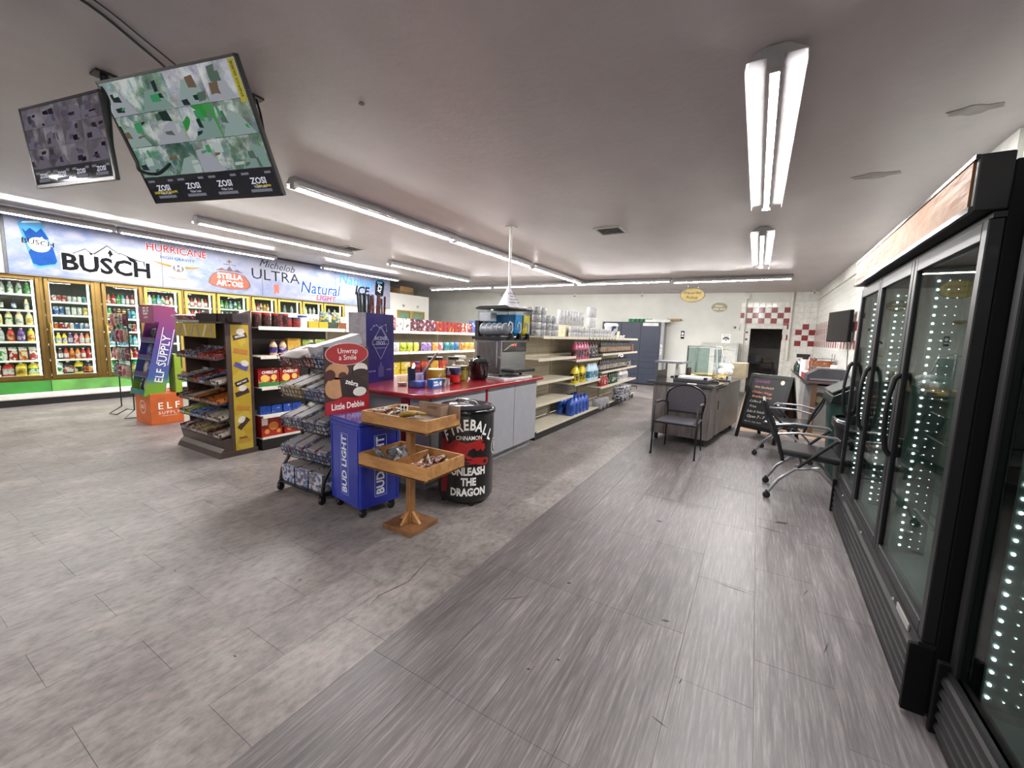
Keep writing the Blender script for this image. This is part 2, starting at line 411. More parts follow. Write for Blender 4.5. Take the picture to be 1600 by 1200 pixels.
mb = MB(); mb.cyl((-.37, BW-.04, 0), (-.37, BW-.04, cz(0)), .022); mb.box(-.42, -.3, BW-.09, BW, 2.7, 2.86); struct(mb.build('trim_1', M('#d2d1ca', .5)))
mb = MB(); mb.cyl((.74, BW-.05, 1.0), (.74, BW-.05, cz(0)), .03); struct(mb.build('trim_2', M('#d2d1ca', .5)))
mb = MB(); mb.box(.8, RW, BW-.03, BW, 2.63, 2.87); mb.box(RW-.03, RW, 4, BW, 2.66, 2.87); struct(mb.build('trim_3', M('#c9c9c3', .5)))

# ------------------------------------------------------------------ strip lights
TUBEM = EM('#fffcfa', TUBE, 'tube_light')
HOUS = M('#918f90', .5)
def strip(x0, y0, x1, y1, z, label, drop=0, w=.09):
    L = math.hypot(x1-x0, y1-y0); t = thing('strip_light', label, 'light', ((x0+x1)/2, (y0+y1)/2, z), math.atan2(y1-y0, x1-x0), 'fluorescent strip lights')
    h = L/2
    mb = MB(); mb.prism([(-w, -.004), (-w+.01, .0), (w-.01, .0), (w, -.004), (w, .004), (.045, .05), (-.045, .05), (-w, .004)], -h, h, 'x')
    for s in (-1, 1): mb.prism([(s*w, .002), (s*(w+.003), .002), (s*(w+.006), -.041), (s*(w+.003), -.041)], -h, h, 'x')  # side lips added to keep the tube's light off the ceiling
    mb.build('housing', HOUS, t)
    tb = bpy.data.objects.new('tube', None); COL.objects.link(tb); tb.parent = t; a0, a1 = radians(-160), radians(-20)     # a diode tube: lit half below, opaque spine above
    def arc(a, b, n): return [(.021*cos(a+(b-a)*i/n), -.034+.021*sin(a+(b-a)*i/n)) for i in range(n+1)]
    lo = arc(a0, a1, 8); up = arc(a1, a1+radians(220), 8); mb = MB(); k = len(lo)
    mb.add([(-h+.04, y, z) for y, z in lo]+[(h-.04, y, z) for y, z in lo], [(i, k+i, k+i+1, i+1) for i in range(k-1)]); mb.build('diffuser', TUBEM, tb)
    mb = MB(); mb.add([(-h+.04, y, z) for y, z in up]+[(h-.04, y, z) for y, z in up], [(i, k+i, k+i+1, i+1) for i in range(k-1)]); mb.build('spine', HOUS, tb)
    for s in (-1, 1): B(-.02, .02, -.035, .035, -.055, .0).build('tube_holder', HOUS, t, (s*(h-.02), 0, 0))
    if drop:
        for s in (-.7, .7): MB().cyl((s*h, 0, .05), (s*h, 0, .055+drop), .004, n=6).build('hanger', HOUS, t)
    return t
def cs(x): return cz(x)-.055
strip(-9.42, .2, -9.42, 2.75, cs(-9.42)-.03, 'strip light along the top left edge, nearest above the beer banner', 0.03)
strip(-9.44, 2.8, -9.44, 5.45, cs(-9.44)-.03, 'second strip light above the beer banner, over its middle', .03)
strip(-9.6, 6.75, -9.6, 9.3, cs(-9.6)-.03, 'short strip light above the right end of the beer banner', .03)
strip(-6.78, 2.83, -6.78, 5.36, cs(-6.78), 'strip light beside the left ceiling vent, in front of the banner')
strip(-6.85, 6.4, -6.85, 9.2, cs(-6.85), 'strip light alone in mid ceiling, behind the one beside the vent')
strip(-4.0, 2.5, -4.0, 4.98, cs(-4), 'nearest strip light of the long middle row')
strip(-4.03, 5.03, -4.03, 7.4, cs(-4.03), 'second strip light of the long middle row, by the white pole')
strip(-4.06, 7.6, -4.06, 10.25, cs(-4.06), 'last strip light of the middle row, meeting the cross row')
for a, c, n in ((-9.2, -6.85, 'leftmost strip light of the row across the back'), (-6.8, -4.25, 'second strip light from the left in the row across the back'),
                (-4.2, -1.86, 'third strip light from the left in the row across the back'), (-1.82, .52, 'rightmost strip light of the row across the back')):
    dr = max(0, cz((a+c)/2)-2.92)
    strip(a, 10.36, c, 10.36, min(cs((a+c)/2), 2.868 if a < -2 else 2.83), n, dr)
strip(-.04, 2.45, -.04, 4.97, cs(0), 'large strip light at upper right, nearest the glass coolers', 0, .125)
strip(-.04, -2.3, -.04, .2, cs(0), 'added unseen strip light above the camera, out of the frame', 0, .125)  # unseen lamp carrying on the row, added to brighten the near floor
for a, n in ((-4.0, 'added unseen strip light behind the camera, middle row'), (-7.2, 'added unseen strip light behind the camera, left row')): strip(a, -4.0, a, -1.5, cs(a), n)  # unseen lamps, added to brighten the front of the floor
strip(-.06, 6.04, -.06, 8.7, cs(0), 'far right strip light, behind the large one at upper right', 0, .125)
# ------------------------------------------------------------------ product shapes (meshes shared between alike goods)
_pm = {}
def pm(key, fn):
    if key not in _pm: _pm[key] = fn()
    return _pm[key]
ALU = M('#c8cacc', .25, .9, var=.03)
def can_mesh(mat, r=.033, h=.122):
    def f():
        mb = MB(); mb.m = 0; mb.lathe([(r*.8, 0), (r, .008), (r, h-.014)], 10, caps=False); mb.m = 1; mb.lathe([(r, h-.014), (r*.82, h-.001), (r*.8, h)], 10)
        return mb.mesh('drink_can', [mat, ALU])
    return pm(('can', mat.name, r, h), f)
def bottle_mesh(liq, lab, cap, r=.034, h=.22, neck=.3, n=10):
    """drink bottle: body, label band, shoulder, neck and cap"""
    def f():
        z1, z2, z3 = h*.18, h*.55, h*(1-neck); mb = MB()
        mb.m = 0; mb.lathe([(r*.86, 0), (r, .01), (r*.97, z1)], n, caps=True); mb.m = 1; mb.lathe([(r*1.01, z1), (r*1.01, z2)], n, caps=False)
        mb.m = 0; mb.lathe([(r, z2), (r*.96, z2+.012), (r*.85, z3), (r*.42, h*.9), (r*.38, h*.93)], n, caps=False)
        mb.m = 2; mb.lathe([(r*.44, h*.92), (r*.44, h)], n); return mb.mesh('bottle', [liq, lab, cap])
    return pm(('bot', liq.name, lab.name, cap.name, r, h, neck), f)
def jug_mesh(liq, lab, cap, w_=.15, d=.1, h=.27):
    """gallon jug: squared body, label, sloping shoulder, side handle, cap"""
    def f():
        mb = MB(); q = w_/2; sy = d/w_
        mb.m = 0; mb.lathe([(q*.92, 0), (q, .012), (q, h*.16)], 14, sq=2.5, sy=sy); mb.m = 1; mb.lathe([(q*1.01, h*.16), (q*1.01, h*.56)], 14, sq=2.5, sy=sy, caps=False)
        mb.m = 0; mb.lathe([(q, h*.56), (q*.97, h*.64), (q*.62, h*.83), (q*.3, h*.9), (q*.26, h*.93)], 14, sq=1.2, sy=sy, caps=False)
        mb.tube([(q*.93, 0, h*.6), (q*1.02, 0, h*.72), (q*.8, 0, h*.86), (q*.28, 0, h*.9)], q*.15, 6)
        mb.m = 2; mb.lathe([(q*.32, h*.92), (q*.32, h)], 10, sy=1); return mb.mesh('jug', [liq, lab, cap])
    return pm(('jug', liq.name, lab.name, cap.name, w_, d, h), f)
def carton_mesh(mat, top, w_=.095, h=.24):
    def f():
        q = w_/2; mb = MB(); mb.box(-q, q, -q, q, 0, h*.76); mb.m = 1
        mb.prism([(-q, h*.76), (q, h*.76), (0.004, h*.93), (-.004, h*.93)], -q, q, 'y'); mb.box(-.004, .004, -q, q, h*.92, h)
        return mb.mesh('carton', [mat, top])
    return pm(('car', mat.name, top.name, w_, h), f)
def box_mesh(mat, w_, d, h, side=None):
    def f():
        mb = MB(); mb.box(-w_/2, w_/2, -d/2, d/2, 0, h); 
        if side is not None: mb.mi[2:] = [0, 1, 0, 1]
        e = .0007; mb.m = 0; mb.box(-w_/2+.004, w_/2-.004, -d/2+.004, d/2-.004, h, h+e)
        return mb.mesh('carton_box', [mat, side or mat])
    return pm(('box', mat.name, w_, d, h, side.name if side else ''), f)
def bag_mesh(mat, w_, h, d, ax=1):
    """pillow bag with crimped ends"""
    def f():
        mb = MB(); rs = []; n = 12
        for z, k in ((0, .12), (.03, .16), (.2, .9), (.5, 1), (.8, .9), (.97, .16), (1, .12)):
            ring = []
            for i in range(n):
                a = 2*pi*i/n; ww = w_/2*(1-.06*k); ring.append((cos(a)*ww, sin(a)*d/2*k, z*h))
            rs.append(ring)
        mb.smooth = True; mb.rings(rs); return mb.mesh('snack_bag', mat)
    return pm(('bag', mat.name, w_, h, d), f)
def tub_mesh(mat, lid, r, h, r2=None):
    def f():
        mb = MB(); mb.lathe([(r*.94, 0), (r, .01), (r2 or r, h*.88)], 14); mb.m = 1; mb.lathe([((r2 or r)*1.04, h*.86), ((r2 or r)*1.04, h)], 14); return mb.mesh('tub', [mat, lid])
    return pm(('tub', mat.name, lid.name, r, h, r2), f)
def put(me, name, loc, rz, label, cat, group=None, parent=None):
    o = bpy.data.objects.new(name, me); COL.objects.link(o); o.location = loc; o.rotation_euler = (0, 0, rz)
    tag(o, label, cat, group); return o
def jit(a): return R.uniform(-a, a)

# ------------------------------------------------------------------ walk-in cooler along the left wall
GOLD = M('#7d6434', .32, .75, var=.12, sc=4); GOLD2 = M('#b59a4c', .35, .6, var=.1)
PANE = GL('#f2f6f2', .22); WLED = EM('#f4fff4', COOLER_LED, 'cooler_light_strip')
SHELFW = M('#e6e6e0', .4); GREEN = M('#3f8a3a', .4, var=.3, sc=2.5); DKIN = M('#5a5d58', .7)
wc = thing('walk_in_cooler', 'long gold-framed walk-in drinks cooler with glass doors along the left wall', 'cooler', (CX, 1.3, 0))
Y0, Y1 = 1.0, 9.9
def W(y): return y-1.3
doors = [(1.40, 2.10), (2.135, 2.79), (2.87, 3.485), (3.50, 4.14), (4.19, 4.79), (4.82, 5.52), (5.58, 6.20), (6.22, 6.88), (6.90, 7.52), (7.54, 8.22)]
mb = MB()   # insulated shell: back, ends, roof, floor, solid front beyond the doors
mb.box(-1.0, -.92, W(Y0), W(11.96), .0, 2.75); mb.box(-.92, -.06, W(11.9), W(11.96), 0, 2.75); mb.box(-.92, -.06, W(Y0), W(Y0)+.06, 0, 2.75)
mb.box(-.92, -.06, W(Y0), W(11.9), 2.3, 2.36); mb.box(-.92, -.06, W(Y0), W(11.9), 0, .4)
mb.build('insulated_shell', DKIN, wc)
mb = MB(); mb.box(-.06, 0, W(8.26), W(11.96), .45, 2.76); mb.box(-.9, -.06, W(11.95), W(11.97), .45, 2.76); mb.build('white_front_panel', M('#dbdad4', .45, var=.02), wc)
mb = MB(); mb.box(-.05, .012, W(Y0), W(8.26), 2.205, 2.25); mb.box(-.05, .012, W(Y0), W(8.26), .42, .455)
prev = Y0
for a, c in doors+[(8.26, 8.26)]:
    if a > prev: mb.box(-.05, .008, W(prev), W(a), .45, 2.21)
    prev = c
mb.build('door_surround', GOLD, wc)
for k, y in enumerate([1.0, 2.12, 3.3, 4.5, 5.7, 6.9]):
    y2 = [2.12, 3.3, 4.5, 5.7, 6.9, 8.26][k]
    B(-.05, .02, W(y)+.004, W(y2)-.004, .225, .42).build('green_base_panel', [GREEN, M('#63a24e', .4, var=.3, sc=3)][k % 2], wc)
B(-.05, .05, W(Y0), W(11.96), .115, .22).build('bumper_rail', M('#d9d6cf', .4), wc, bevel=.02)
B(-.05, .03, W(Y0), W(11.96), 0, .115).build('kick_plate', BLACK, wc)
for k, (a, c) in enumerate(doors):
    a += .006; c -= .006; z0, z1 = .462, 2.2; f = .055; d = bpy.data.objects.new('door', None); COL.objects.link(d); d.parent = wc; d.location = (.002, W(a), 0)
    L = c-a; mb = MB()
    mb.box(0, .04, 0, f, z0, z1); mb.box(0, .04, L-f, L, z0, z1); mb.box(0, .04, f, L-f, z0, z0+f); mb.box(0, .04, f, L-f, z1-f, z1)
    mb.build('door_frame', GOLD if k < 3 else GOLD2, d, bevel=.006, seg=1)
    mb = MB(); mb.box(.012, .016, f, L-f, z0+f, z1-f); mb.build('pane', PANE, d)
    mb = MB(); g = f+.008
    mb.box(-.004, .01, f, g, z0+f, z1-f); mb.box(-.004, .01, L-g, L-f, z0+f, z1-f); mb.build('gasket', BLACK, d)
    mb = MB(); mb.tube([(.04, .028, 1.05), (.075, .028, 1.08), (.075, .028, 1.4), (.04, .028, 1.43)], .009); mb.build('handle', GOLD2, d)
    for s, yy in ((1, a+.07), (-1, c-.07)):
        mb = MB(); mb.box(-.075, -.055, W(yy)-.012, W(yy)+.012, .5, 2.16); mb.build('light_strip', WLED, wc)
shelfz = [[.50, .765, 1.09, 1.37, 1.63, 1.90], [.50, .77, 1.05, 1.32, 1.57, 1.81], [.50, .76, 1.02, 1.29, 1.54, 1.82], [.50, .78, 1.06, 1.34, 1.6, 1.86]]
def shelf(parent, x0, x1, y0, y1, z, lip=.02, mat=None):
    mb = MB(); mb.box(x0, x1, y0, y1, z-.012, z); mb.box(x1, x1+.008, y0, y1, z-lip, z+.012); return mb.build('shelf', mat or SHELFW, parent)
for k, (a, c) in enumerate(doors):
    zs = shelfz[min(k, 3)]
    for z in zs: shelf(wc, -.7, -.13, W(a)+.01, W(c)-.01, z)
# goods on the cooler shelves; each row: (shape, [(colours)], spacing)
cap_w, cap_r, cap_k, cap_b = M('#e9e9e6', .4), M('#b52a2a', .4), M('#222', .4) if False else M('#222222', .4), M('#2f5fb0', .4)
LIQ = {n: M(c, .2, coat=.4) for n, c in dict(red='#b5302e', orange='#d67a2b', yellow='#d9c23c', green='#3f9a3c', lime='#a8c83c', blue='#3179b8', cyan='#49a9c8', purple='#6a3f8f', pink='#d98a9c', brown='#4a2a1c', beige='#d9c79c', white='#e8e6dc', grey='#8f9a92', black='#2b2624', teal='#2f7f84', clear='#c3d6cf').items()}
LAB = {n: PK(*c) for n, c in dict(red=('#e9e4dc', '#c0282c', '#7a1518'), white=('#f2f0ea', '#e3e2dc', '#9aa3ab'), blue=('#e5e8ee', '#2f66b4', '#1c3f7d'), green=('#e9eee2', '#3f8f3f', '#1f5a2a'),
       yellow=('#f2e8b8', '#dcb62f', '#a3701c'), orange=('#f4dcc0', '#dd7a2c', '#9c3f18'), purple=('#e8e0ee', '#6a4296', '#3f2468'), black=('#dedede', '#33302f', '#1a1817'), silver=('#e8eaec', '#b9bdc2', '#6f7c8c'), pink=('#f4e0e4', '#d4788f', '#a03f5a'), teal=('#e0eeec', '#3f8f94', '#1f5c66')).items()}
def goods(shape, cols):
    if shape == 'can': return [can_mesh(LAB[c], .031) for c in cols]
    if shape == 'tall': return [can_mesh(LAB[c], .034, .16) for c in cols]
    if shape == 'bot': return [bottle_mesh(LIQ[c.split('/')[0]], LAB[c.split('/')[1]], cap_w if i % 2 else cap_r, .036, .205) for i, c in enumerate(cols)]
    if shape == 'slim': return [bottle_mesh(LIQ[c.split('/')[0]], LAB[c.split('/')[1]], cap_k, .03, .215, .42) for c in cols]
    if shape == 'wide': return [bottle_mesh(LIQ[c.split('/')[0]], LAB[c.split('/')[1]], cap_w, .046, .235, .25) for c in cols]
    if shape == 'jug': return [jug_mesh(LIQ[c.split('/')[0]], LAB[c.split('/')[1]], cap_w if c[0] != 'g' else cap_b, .13, .108, .235) for c in cols]
    if shape == 'carton': return [carton_mesh(LAB[c], LAB['white'], .092, .235) for c in cols]
    if shape == 'tub': return [tub_mesh(LAB[c], cap_w, .05, .08) for c in cols]
NM = dict(can='drink_can', tall='drink_can', bot='drink_bottle', slim='drink_bottle', wide='juice_bottle', jug='drink_jug', carton='drink_carton', tub='snack_tub')
CT = dict(can='can', tall='can', bot='bottle', slim='bottle', wide='bottle', jug='jug', carton='carton', tub='tub')
WD = dict(can='can', tall='tall can', bot='plastic drink bottle', slim='slim-necked bottle', wide='wide juice bottle', jug='squat jug', carton='gable-top carton', tub='low tub')
LV = ['bottom shelf', 'second shelf from the bottom', 'third shelf from the bottom', 'third shelf from the top', 'second shelf from the top', 'top shelf']
def POSN(i, n):
    return 'left end' if i == 0 else ('right end' if i == n-1 else f'{ORD[i]} from left')
fill = {
 0: [('jug', 'white/red red/white yellow/yellow yellow/green green/green'.split()), ('carton', 'white green red orange red white orange'.split()), ('wide', 'grey/white grey/silver red/orange purple/purple yellow/orange yellow/yellow'.split()),
     ('wide', 'lime/green beige/yellow beige/green beige/white beige/yellow'.split()), ('slim', 'black/white black/white black/blue beige/white'.split()), ('bot', 'white/black white/white clear/silver clear/green clear/green green/green'.split())],
 1: [('jug', 'clear/green black/red yellow/black black/orange'.split()), ('bot', 'orange/white brown/blue red/white orange/orange orange/red red/white red/red'.split()), ('bot', 'lime/blue yellow/white yellow/purple purple/white pink/red pink/white orange/white yellow/yellow'.split()),
     ('can', 'orange orange red red white blue blue silver blue white'.split()), ('tall', 'blue blue blue silver white silver yellow yellow silver white'.split()), ('can', 'red red red red silver silver white teal silver silver white'.split())],
 2: [('jug', 'green/green clear/green clear/white green/yellow'.split()), ('bot', 'red/white white/red clear/purple clear/white pink/yellow red/red'.split()), ('bot', 'blue/white cyan/blue cyan/blue cyan/teal blue/blue teal/teal cyan/white'.split()),
     ('tall', 'red orange black green teal black red green'.split()), ('bot', 'pink/red green/green brown/pink orange/yellow yellow/orange teal/blue cyan/teal'.split()), ('slim', 'orange/red orange/red red/red green/green cyan/white pink/white red/white'.split())],
 3: [None, None, None, ('bot', 'red/white white/red green/green clear/blue cyan/white red/red'.split()), ('bot', 'white/white white/blue red/white red/red red/red clear/green'.split()), ('bot', 'white/white white/white green/teal cyan/blue clear/green red/white white/orange'.split())]}
tops = ['white/red white/black red/white white/pink red/red clear/white red/white'.split(), 'cyan/teal green/green green/green cyan/white clear/green green/black'.split(),
        'orange/white yellow/white red/white white/orange yellow/yellow orange/white'.split(), 'white/white grey/silver clear/silver'.split(), 'white/white clear/white white/silver white/white'.split(), 'white/white white/blue clear/white'.split()]
for k in range(4, 10): fill[k] = [None]*4+[('bot', tops[k-4][::-1]), ('bot', tops[k-4])]
for k, rows in fill.items():
    a, c = doors[k]; zs = shelfz[min(k, 3)]; dn = 'leftmost' if k == 0 else ORD[k]
    for r, row in enumerate(rows):
        if row is None: continue
        sh, cols = row; cols = cols[:dict(can=8, tall=7, bot=7, slim=7, wide=5, carton=5, jug=4).get(sh, 6)]; ms_ = goods(sh, cols); n = len(ms_); L = c-a-.125; g = f'{dn} cooler door, {LV[r]}'
        for i, me in enumerate(ms_):
            y = a+.0625+(i+.5)*L/n
            col = cols[i].split('/')
            lab = f"{col[0] if len(col) == 1 else col[1]+'-labelled'} {WD[sh]}, {POSN(i, n)}, {LV[r]}, {dn} cooler door"
            o = put(me, NM[sh], (CX-.21+jit(.012), y, zs[r]+.0005), jit(.4) if sh not in ('carton', 'jug') else (pi/2 if sh == 'jug' else jit(.05)), lab, CT[sh], g)

# ------------------------------------------------------------------ beer banner over the doors
def sky_print():
    t = NT('banner_print'); b = t.bsdf(.35)
    f = t.noise(.75, 5, t.pos((1, 1, 1.5)), .6); f2 = t.noise(3, 4, t.pos((1, .8, 2.5)))
    c = t.ramp(f, [(.3, '#9696a2'), (.46, '#878b9f'), (.56, '#5f7099'), (.64, '#8d92a8'), (.8, '#9a9aa6')]); c = t.mix(.15, c, t.ramp(f2, [(.35, '#56668f'), (.65, '#9a9ba9')]))
    t.l(c, b.inputs['Base Color']); return t.m
SKY = sky_print()
bn = thing('beer_banner', 'long pale blue beer banner with brand lettering above the cooler doors', 'banner', (-10.62, 1.75, 2.24))
BX = -10.62
seams = [1.75, 3.8, 5.8, 7.86, 9.92]
for a, c in zip(seams, seams[1:]): B(-.02, 0, a-1.75+.004, c-1.75-.004, 0, .945).build('banner_panel', SKY, bn)
B(-.05, -.021, -.4, 8.2, -.02, .95).build('backing_board', M('#a9a9a6', .5), bn)
B(-.06, 0.01, -.035, -.002, -.02, .95).build('edge_strip', M('#4a4c52', .4), bn)
PB = plane((0, -1.75, -2.24), (0, 1, 0), (0, 0, 1))
CR = M('#9c2420', .6, spec=.1); CB = M('#1a478c', .6, spec=.1); CLB = M('#4a8fbc', .6, spec=.1); CG = M('#8a7236', .6, spec=.1); CDK = M('#141c26', .6, spec=.1); CNV = M('#142448', .6, spec=.1)
# blue can picture
flat([[(1.9, 3.05), (1.93, 3.1), (2.13, 3.15), (2.17, 3.12), (2.2, 3.0), (2.32, 2.5), (2.29, 2.42), (2.09, 2.35), (2.03, 2.38)]], CLB, bn, PB, .001, 'can_picture')
flat([[(1.99, 2.6), (2.05, 2.72), (2.12, 2.67), (2.2, 2.78), (2.28, 2.72), (2.315, 2.5), (2.29, 2.45), (2.1, 2.39), (2.03, 2.42)], [(1.94, 2.98), (1.98, 2.93), (2.03, 3.0), (2.1, 2.94), (2.16, 3.02), (2.24, 2.86), (2.0, 2.74)]], CB, bn, PB, .0018, 'can_picture_blue')
flat([ell(2.12, 2.74, .13, .12)], INKW, bn, PB, .0026, 'can_picture_disc'); flat([[(1.94, 3.06), (1.96, 3.09), (2.14, 3.14), (2.17, 3.11)]], M('#cfd6de', .3), bn, PB, .0026, 'can_picture_lid')
flat([[(2.05, 2.8), (2.1, 2.86), (2.12, 2.84), (2.16, 2.88), (2.2, 2.8)]], M('#dfe6f0', .5), bn, PB, .0034, 'can_picture_peak')
txt('BUSCH', .115, INKK, bn, PB, 2.11, 2.77, .0042, .012, 1.05, -.06); txt('BEER', .035, CG, bn, PB, 2.12, 2.7, .0042, 0)
flat([[(2.47, 2.64), (2.68, 2.785), (2.75, 2.72), (2.79, 2.715), (2.98, 2.895), (3.13, 2.78), (3.17, 2.785), (3.43, 2.69), (3.52, 2.68), (3.52, 2.6), (2.47, 2.6)]], INKK, bn, PB, .001, 'mountain_outline')
flat([[(2.48, 2.635), (2.68, 2.77), (2.75, 2.705), (2.8, 2.7), (2.98, 2.875), (3.13, 2.765), (3.17, 2.77), (3.42, 2.675), (3.5, 2.67), (3.54, 2.34), (2.44, 2.34), (2.44, 2.62)]], INKW, bn, PB, .0018, 'mountain_snow')
flat([[(3.02, 2.83), (3.06, 2.74), (3.03, 2.72), (3.01, 2.66), (3.0, 2.73), (2.98, 2.76)], [(2.72, 2.75), (2.78, 2.69), (2.74, 2.68)], [(3.24, 2.75), (3.4, 2.68), (3.36, 2.64), (3.3, 2.66)]], INKK, bn, PB, .0026, 'mountain_rock')
txt('BUSCH', .4, INKW, bn, PB, 2.985, 2.5, .003, .06, 1.0, 0); txt('BUSCH', .4, INKK, bn, PB, 2.985, 2.5, .005, .032, 1.0, 0)
txt('HURRICANE', .205, M('#e9d9d6', .5), bn, PB, 4.085, 2.99, .002, .04, .93); txt('HURRICANE', .205, CR, bn, PB, 4.085, 2.99, .003, .012, .93)
txt('HIGH GRAVITY', .085, CNV, bn, PB, 4.08, 2.825, .002, 0, 1.05)
flat([[(3.62, 2.74), (3.96, 2.69), (3.98, 2.64), (3.8, 2.67)], [(4.52, 2.72), (4.18, 2.69), (4.16, 2.64), (4.34, 2.66)]], CG, bn, PB, .001, 'wing_emblem')
flat([ell(4.08, 2.64, .125, .095)], M('#8d8a90', .4, .4), bn, PB, .0018, 'oval_emblem'); flat([ell(4.08, 2.64, .1, .074)], M('#4a3f40', .4), bn, PB, .0026, 'oval_emblem_field')
txt('H', .14, INKW, bn, PB, 4.08, 2.64, .0036, .03, 1.2); txt('Malt Liquor', .075, CG, bn, PB, 4.06, 2.435, .002, 0, 1, 0, .3)
st = [(4.62, 2.42), (4.7, 2.36), (5.07, 2.31), (5.44, 2.35), (5.52, 2.42), (5.5, 2.53), (5.4, 2.66), (5.25, 2.7), (4.88, 2.71), (4.74, 2.65), (4.65, 2.54)]
flat([st], M('#6f4a3a', .5), bn, PB, .001, 'red_emblem_rim'); flat([[(5.07+(x-5.07)*.9, 2.51+(y-2.51)*.88) for x, y in st]], M('#c2492f', .45), bn, PB, .0018, 'red_emblem')
flat([[(4.78, 2.71), (4.9, 2.78), (5.0, 2.74), (5.07, 2.84), (5.14, 2.74), (5.24, 2.78), (5.36, 2.71), (5.2, 2.73), (5.07, 2.72), (4.94, 2.73)], [(5.06, 2.9), (5.08, 2.9), (5.08, 2.98), (5.06, 2.98)], [(5.02, 2.93), (5.12, 2.93), (5.12, 2.95), (5.02, 2.95)]], M('#5a3c34', .5), bn, PB, .001, 'emblem_crest')
txt('ANNO 1366', .05, CDK, bn, PB, 5.07, 2.87, .0026, 0)
txt('STELLA', .165, INKW, bn, PB, 5.07, 2.6, .003, .025, 1.0); txt('ARTOIS', .165, INKW, bn, PB, 5.07, 2.44, .003, .025, 1.0)
txt('Michelob', .245, CDK, bn, PB, 6.18, 3.0, .002, -.004, 1.0, -.06, .35); txt('ULTRA', .36, CDK, bn, PB, 6.15, 2.74, .002, -.005, 1.12)
flat([[(6.08, 2.55), (6.21, 2.555), (6.21, 2.31), (6.145, 2.36), (6.08, 2.3)]], M('#c05a4a', .5), bn, PB, .001, 'ribbon_emblem')
txt('Natural', .44, INKW, bn, PB, 7.38, 2.56, .002, .04, .9, 0, .2); txt('Natural', .44, CB, bn, PB, 7.38, 2.56, .003, .016, .9, 0, .2); txt('LIGHT', .19, CR, bn, PB, 7.54, 2.33, .002, .012, 1.15, 0, .2)
txt('Natural', .42, CLB, bn, PB, 8.58, 2.93, .002, .014, .95, -.03, .2); txt('ICE', .36, CDK, bn, PB, 8.78, 2.66, .002, .03, 1.0, 0, .2)
flat([[(9.33, 3.02), (9.4, 3.07), (9.62, 3.07), (9.69, 3.02), (9.63, 2.6), (9.55, 2.56), (9.36, 2.57), (9.29, 2.62)]], CDK, bn, PB, .001, 'dark_can_picture')
txt('ICE', .2, INKW, bn, PB, 9.49, 2.8, .003, .02, .8, 1.3, .2); flat([[(9.38, 3.03), (9.62, 3.04), (9.58, 2.97), (9.4, 2.96)]], CLB, bn, PB, .002, 'can_picture_top')
# second cooler bay, right of the banner: doors 16 and 17
for k, (a, n) in enumerate(((10.35, '16'), (11.05, '17'))):
    d = bpy.data.objects.new('door', None); COL.objects.link(d); d.parent = wc; d.location = (.002, W(a), 0); L = .64; f = .05; z0, z1 = .6, 2.2
    mb = MB(); mb.box(0, .04, 0, f, z0, z1); mb.box(0, .04, L-f, L, z0, z1); mb.box(0, .04, f, L-f, z0, z0+f); mb.box(0, .04, f, L-f, z1-f, z1); mb.build('door_frame', GOLD2, d)
    B(.005, .012, f, L-f, z0+f, z1-f).build('pane', GL('#dfe8e0', .4), d); B(-.003, .003, f, L-f, z0+f, z1-f).build('pale_back', M('#c9d2c8', .5), d)  # plain pale panel with no lamp behind it
    txt(n, .12, INKK, wc, PX(.012, W(a)+.3, 2.36), 0, 0, .002, .02)
o = thing('cardboard_box', 'open brown cardboard box on top of the white cooler end', 'box', (-11.1, 10.9, 2.76), .1); mb = MB()
mb.box(-.25, .25, -.35, .35, 0, .2); mb.build('carton_body', M('#8f7350', .7), o); mb = MB(); mb.box(.25, .255, -.35, .35, .12, .27); mb.build('flap', M('#a98a62', .7), o)
mb = MB(); mb.lathe([(.16, 0), (.18, .05), (.05, .14)], 12); tag(mb.build('black_light_fixture', BLACK, None, (-11.2, 10.2, 2.76)), 'dark round fixture lying on the cooler roof beside the cardboard box', 'fixture')
# ------------------------------------------------------------------ left gondola (shelving run along y, seen from its +x side)
GB = M('#8d8577', .55); GD = M('#2b2522', .5); LIP = M('#e4dfd2', .4)
def pegboard(parent, x, y0, y1, z0, z1, mat, name='pegboard'):
    """panel with punched holes shown as small dark plugs"""
    o = B(x-.012, x, y0, y1, z0, z1).build(name, mat, parent)
    mb = MB(); n = int((y1-y0)/.05)
    for i in range(n):
        for j in range(int((z1-z0)/.05)):
            yy, zz = y0+.025+i*.05, z0+.025+j*.05; mb.box(x-.001, x+.0008, yy-.007, yy+.007, zz-.007, zz+.007)
    h = mb.build('peg_hole', M('#4b4740', .8), o); h['kind'] = 'stuff'; return o
GX = -5.45     # middle of the run
gl = thing('gondola_shelf', 'long two-sided store shelf with snacks and cans behind the red counter', 'shelf', (GX, 2.65, 0))
def GYl(y): return y-2.65
sect = [2.65, 3.84, 5.06, 6.28, 7.5, 8.3]
B(-.03, .03, 0, GYl(8.3), .1, 1.49).build('back_panel_dark', GD, gl)
